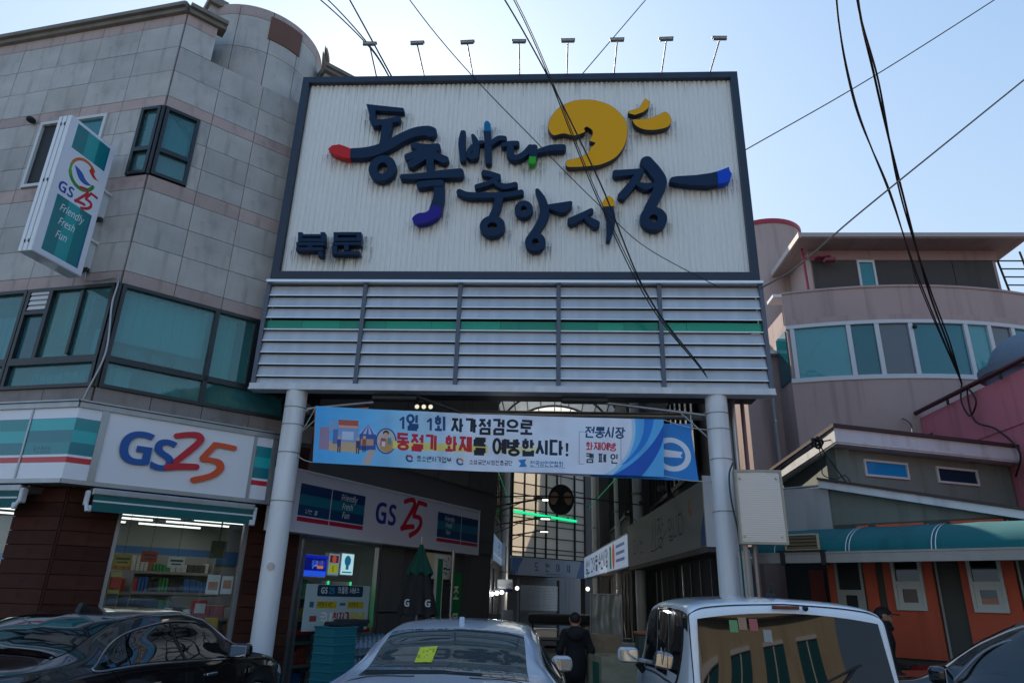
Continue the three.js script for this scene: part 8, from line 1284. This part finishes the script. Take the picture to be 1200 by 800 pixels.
// ------------------------------------------------------------------ people
// one continuous body from tapered bones joined by a smooth minimum
function fieldMesh(bones, lo, hi, cell, k, colorAt) {
  const size = Math.max(hi[0] - lo[0], hi[1] - lo[1], hi[2] - lo[2]), n = Math.ceil(size / cell) + 2, mc = new MarchingCubes(n, new THREE.MeshBasicMaterial(), false, false, 200000);
  mc.isolation = 0; const c = [0, 1, 2].map((i) => (lo[i] + hi[i]) / 2), half = size / 2;
  for (let z = 0; z < n; z++) for (let y = 0; y < n; y++) for (let x = 0; x < n; x++) {
    const px = c[0] + (x - n / 2) / (n / 2) * half, py = c[1] + (y - n / 2) / (n / 2) * half, pz = c[2] + (z - n / 2) / (n / 2) * half;
    let d = 9;
    for (const b of bones) {
      const [ax, ay, az, ar, bx2, by, bz, br, sq = 1] = b, ux = bx2 - ax, uy = by - ay, uz = bz - az, L = ux * ux + uy * uy + uz * uz || 1e-9;
      const t = Math.max(0, Math.min(1, ((px - ax) * ux + (py - ay) * uy + (pz - az) * uz) / L)), dx = px - ax - ux * t, dy = py - ay - uy * t, dz = (pz - az - uz * t) / sq;
      const e = (Math.sqrt(dx * dx + dy * dy + dz * dz) - (ar + (br - ar) * t)) * Math.min(1, sq);
      const h = Math.max(k - Math.abs(d - e), 0) / k; d = Math.min(d, e) - h * h * k * 0.25;
    }
    mc.field[x + y * n + z * n * n] = -d;
  }
  mc.update();
  const N = mc.count, P = new Float32Array(N * 3), Q = new Float32Array(N * 3), C = new Float32Array(N * 3);
  for (let i = 0; i < N; i++) { for (let q = 0; q < 3; q++) { P[i * 3 + q] = c[q] + mc.positionArray[i * 3 + q] * half; Q[i * 3 + q] = mc.normalArray[i * 3 + q]; } C.set(colorAt(P[i * 3], P[i * 3 + 1], P[i * 3 + 2]), i * 3); }
  const g = new THREE.BufferGeometry(); g.setAttribute('position', new THREE.BufferAttribute(P, 3)); g.setAttribute('color', new THREE.BufferAttribute(C, 3));
  let m = mergeVertices(g, 1e-5); m.computeVertexNormals(); m = m.toNonIndexed();
  const A = m.attributes.position.array, Nn = m.attributes.normal.array; // outward winding
  let s = 0; for (let i = 0; i < A.length; i += 9) { const u = V3(A[i + 3] - A[i], A[i + 4] - A[i + 1], A[i + 5] - A[i + 2]), v = V3(A[i + 6] - A[i], A[i + 7] - A[i + 1], A[i + 8] - A[i + 2]); s += u.cross(v).dot(V3(A[i], A[i + 1] - 0.8, A[i + 2])); }
  return m;
}
function hand(w, dir, side, curl) { // bones of a relaxed hand hanging from the wrist w; side = outward thumb direction
  const [x, y, z] = w, B = []; const p = (f, l, a) => [x + (f) * side[0] + Math.sin(a) * l * dir[0], y - Math.cos(a) * l, z + f * side[1] + Math.sin(a) * l * dir[1]];
  for (const f of [-0.03, -0.01, 0.01, 0.03]) B.push([...p(f * 0.6, 0, 0), 0.016, ...p(f, 0.085, curl * 0.2), 0.0125]);
  [[-0.03, 0.055], [-0.01, 0.07], [0.01, 0.078], [0.03, 0.07]].forEach(([f, l]) => { const a = p(f, 0.085, curl * 0.2), b = p(f * 1.05, 0.085 + l * 0.5, curl * 0.6), c = p(f * 1.05, 0.085 + l * 0.95, curl * 1.1); B.push([...a, 0.0105, ...b, 0.0095], [...b, 0.0095, ...c, 0.008]); });
  const t0 = p(0.03, 0.03, 0), t1 = p(0.062, 0.065, curl * 0.5), t2 = p(0.068, 0.1, curl * 0.8); B.push([...t0, 0.014, ...t1, 0.0115], [...t1, 0.0115, ...t2, 0.0095]);
  return B;
}
function person(label, pos, turn, o) {
  // local: y up, +z = the way the person faces, x to the person's left
  const t = thing('person', label, 'person', pos, turn), h = o.h / 1.7, B = [];
  const add = (a, ar, b, br, sq) => B.push([a[0] * h, a[1] * h, a[2] * h, ar * h, b[0] * h, b[1] * h, b[2] * h, br * h, sq ?? 1]);
  const lean = o.lean || 0, coat = o.coat || 1;
  const hip = [0, 0.93, 0], chest = [0, 1.28, lean * 0.5], neck = [0, 1.47, lean], head = [0, 1.60, lean + 0.03];
  add([0, 0.90, 0], 0.155 * coat, chest, 0.165 * coat, 0.72); add([-0.13, 1.36, lean * 0.7], 0.085 * coat, [0.13, 1.36, lean * 0.7], 0.085 * coat, 0.9); add(chest, 0.15 * coat, [0, 1.42, lean * 0.8], 0.09, 0.8); add(neck, 0.056, head, 0.056);
  add([0, 1.585, lean + 0.035], 0.078, [0, 1.635, lean + 0.015], 0.092); add([0, 1.545, lean + 0.065], 0.042, [0, 1.56, lean + 0.05], 0.05); add([0, 1.60, lean + 0.105], 0.013, [0, 1.577, lean + 0.122], 0.012);
  for (const s of [-1, 1]) add([s * 0.085, 1.59, lean + 0.02], 0.012, [s * 0.09, 1.615, lean + 0.015], 0.016);
  if (o.skirt) add([0, 0.92, 0], 0.175 * coat, [0, 0.74, 0], 0.185 * coat, 0.75);
  const wr = [];
  for (const s of [-1, 1]) {
    const st = (o.stride || 0) * s;
    add([s * 0.095, 0.88, 0], 0.09, [s * 0.1, 0.49, st * 0.5 + 0.01], 0.062); add([s * 0.1, 0.49, st * 0.5 + 0.01], 0.06, [s * 0.1, 0.09, st - 0.03], 0.046); add([s * 0.1, 0.055, st - 0.04], 0.046, [s * 0.115, 0.04, st + 0.13], 0.036);
    const sh = [s * 0.19, 1.37, lean * 0.7], el = [s * (0.26 + (o.out || 0)), 1.10, lean * 0.4 - 0.03 - st * 0.25], w = [s * (0.255 + (o.out || 0) * 0.6), 0.87, lean * 0.3 + 0.05 - st * 0.45];
    add(sh, 0.073 * coat, el, 0.058 * coat); add(el, 0.056 * coat, w, 0.042 * coat); wr.push(w.map((v) => v * h));
  }
  const skin = [0.42, 0.22, 0.14], C = (x, y, z) => { y /= h; z /= h; x /= h; if (y > 1.50 + (z - lean) * -0.1 && y < 1.75) return skin; if (y > 1.47 && Math.abs(x) < 0.075) return o.top; if (y < 0.075) return [0.012, 0.012, 0.013]; if (y < (o.hem ?? 0.86) && Math.abs(x) < 0.215) return o.legs; return o.top; };
  const lo = [-0.42 * h, -0.02, -0.4 * h], hi = [0.42 * h, 1.76 * h, 0.4 * h];
  const parts = [fieldMesh(B, lo, hi, 0.0145, 0.055 * h, C)];
  wr.forEach((w, i) => { const s = i ? 1 : -1, b = hand(w, [0, 1], [0, 1], 0.5); parts.push(fieldMesh(b, [w[0] - 0.06, w[1] - 0.2, w[2] - 0.07], [w[0] + 0.06, w[1] + 0.03, w[2] + 0.13], 0.0034, 0.008, () => skin)); });
  const g = mergeGeometries(parts.map((p) => { for (const k of Object.keys(p.attributes)) if (!['position', 'normal', 'color'].includes(k)) p.deleteAttribute(k); return p; }));
  const m = new THREE.MeshStandardMaterial({ vertexColors: true, roughness: 0.85 });
  mesh('body', g, m, t);
  const dark = mat(0.008, 0.007, 0.007, 0.7), H2 = (y) => y * h;
  // hair
  mesh('hair', [new THREE.SphereGeometry(1, 28, 20, 0, 7, 0, 1.9).scale(0.1 * h, 0.108 * h, 0.112 * h).rotateX(-0.45).translate(0, H2(1.632), (lean + 0.0) * h)], dark, t);
  for (const s of [-1, 1]) mesh('eye', [new THREE.SphereGeometry(0.011, 10, 8).translate(s * 0.032, H2(1.612), (lean + 0.108) * h)], dark, t);
  mesh('mouth', [rb(0.045, 0.008, 0.01, 0.003, 0, H2(1.545), (lean + 0.108) * h)], mat(0.25, 0.07, 0.06, 0.6), t);
  return [t, h, lean];
}
{
  const [t, h] = person('person in a black hooded winter coat and black trousers walking away into the alley', [0.45, 0, -11.8], Math.PI + 0.05, { h: 1.46, top: [0.006, 0.006, 0.007], legs: [0.005, 0.005, 0.007], coat: 1.06, skirt: 1, hem: 0.72, stride: 0.07, out: 0.03 });
  const P = []; for (let k = 0; k <= 26; k++) { const a = k / 26 * Math.PI * 2; P.push([Math.cos(a) * 0.135, 1.40 * h + 0.04 * Math.sin(a) * -1 + 0.012 * Math.sin(k * 5.1), -0.03 + Math.sin(a) * 0.10]); }
  mesh('fur_trim', [tube(P, 0.034, 80, 8)], mat(0.05, 0.038, 0.032, 1.0, { bumpMap: T.fine, bumpScale: 0.02 }), t);
  mesh('hood', [new THREE.SphereGeometry(0.14, 24, 16).scale(1, 0.75, 0.6).translate(0, 1.37 * h, -0.12)], mat(0.011, 0.011, 0.013, 0.85), t);
}
{
  const [t, h, lean] = person('person in a dark jacket and peaked black cap walking right behind the white car', [4.74, 0, -10.8], 75 * RAD, { h: 1.66, top: [0.010, 0.012, 0.016], legs: [0.012, 0.012, 0.016], coat: 1.12, hem: 0.84, stride: 0.12, lean: 0.05 });
  mesh('cap', [new THREE.SphereGeometry(1, 28, 14, 0, 7, 0, Math.PI / 2).scale(0.104 * h, 0.10 * h, 0.116 * h).translate(0, 1.64 * h, (lean + 0.015) * h), rb(0.15, 0.014, 0.13, 0.006, 0, 0, 0).rotateX(0.14).translate(0, 1.642 * h, (lean + 0.165) * h)], mat(0.012, 0.012, 0.014, 0.8), t);
  mesh('neck_warmer', [new THREE.CylinderGeometry(0.085, 0.10, 0.13, 24).translate(0, 1.495 * h, (lean + 0.02) * h)], mat(0.012, 0.013, 0.016, 0.9), t);
  mesh('collar', [new THREE.TorusGeometry(0.10, 0.035, 10, 28).rotateX(Math.PI / 2 - 0.1).translate(0, 1.44 * h, (lean + 0.0) * h)], mat(0.010, 0.012, 0.016, 0.85), t);
}
renderer.render(scene, camera);
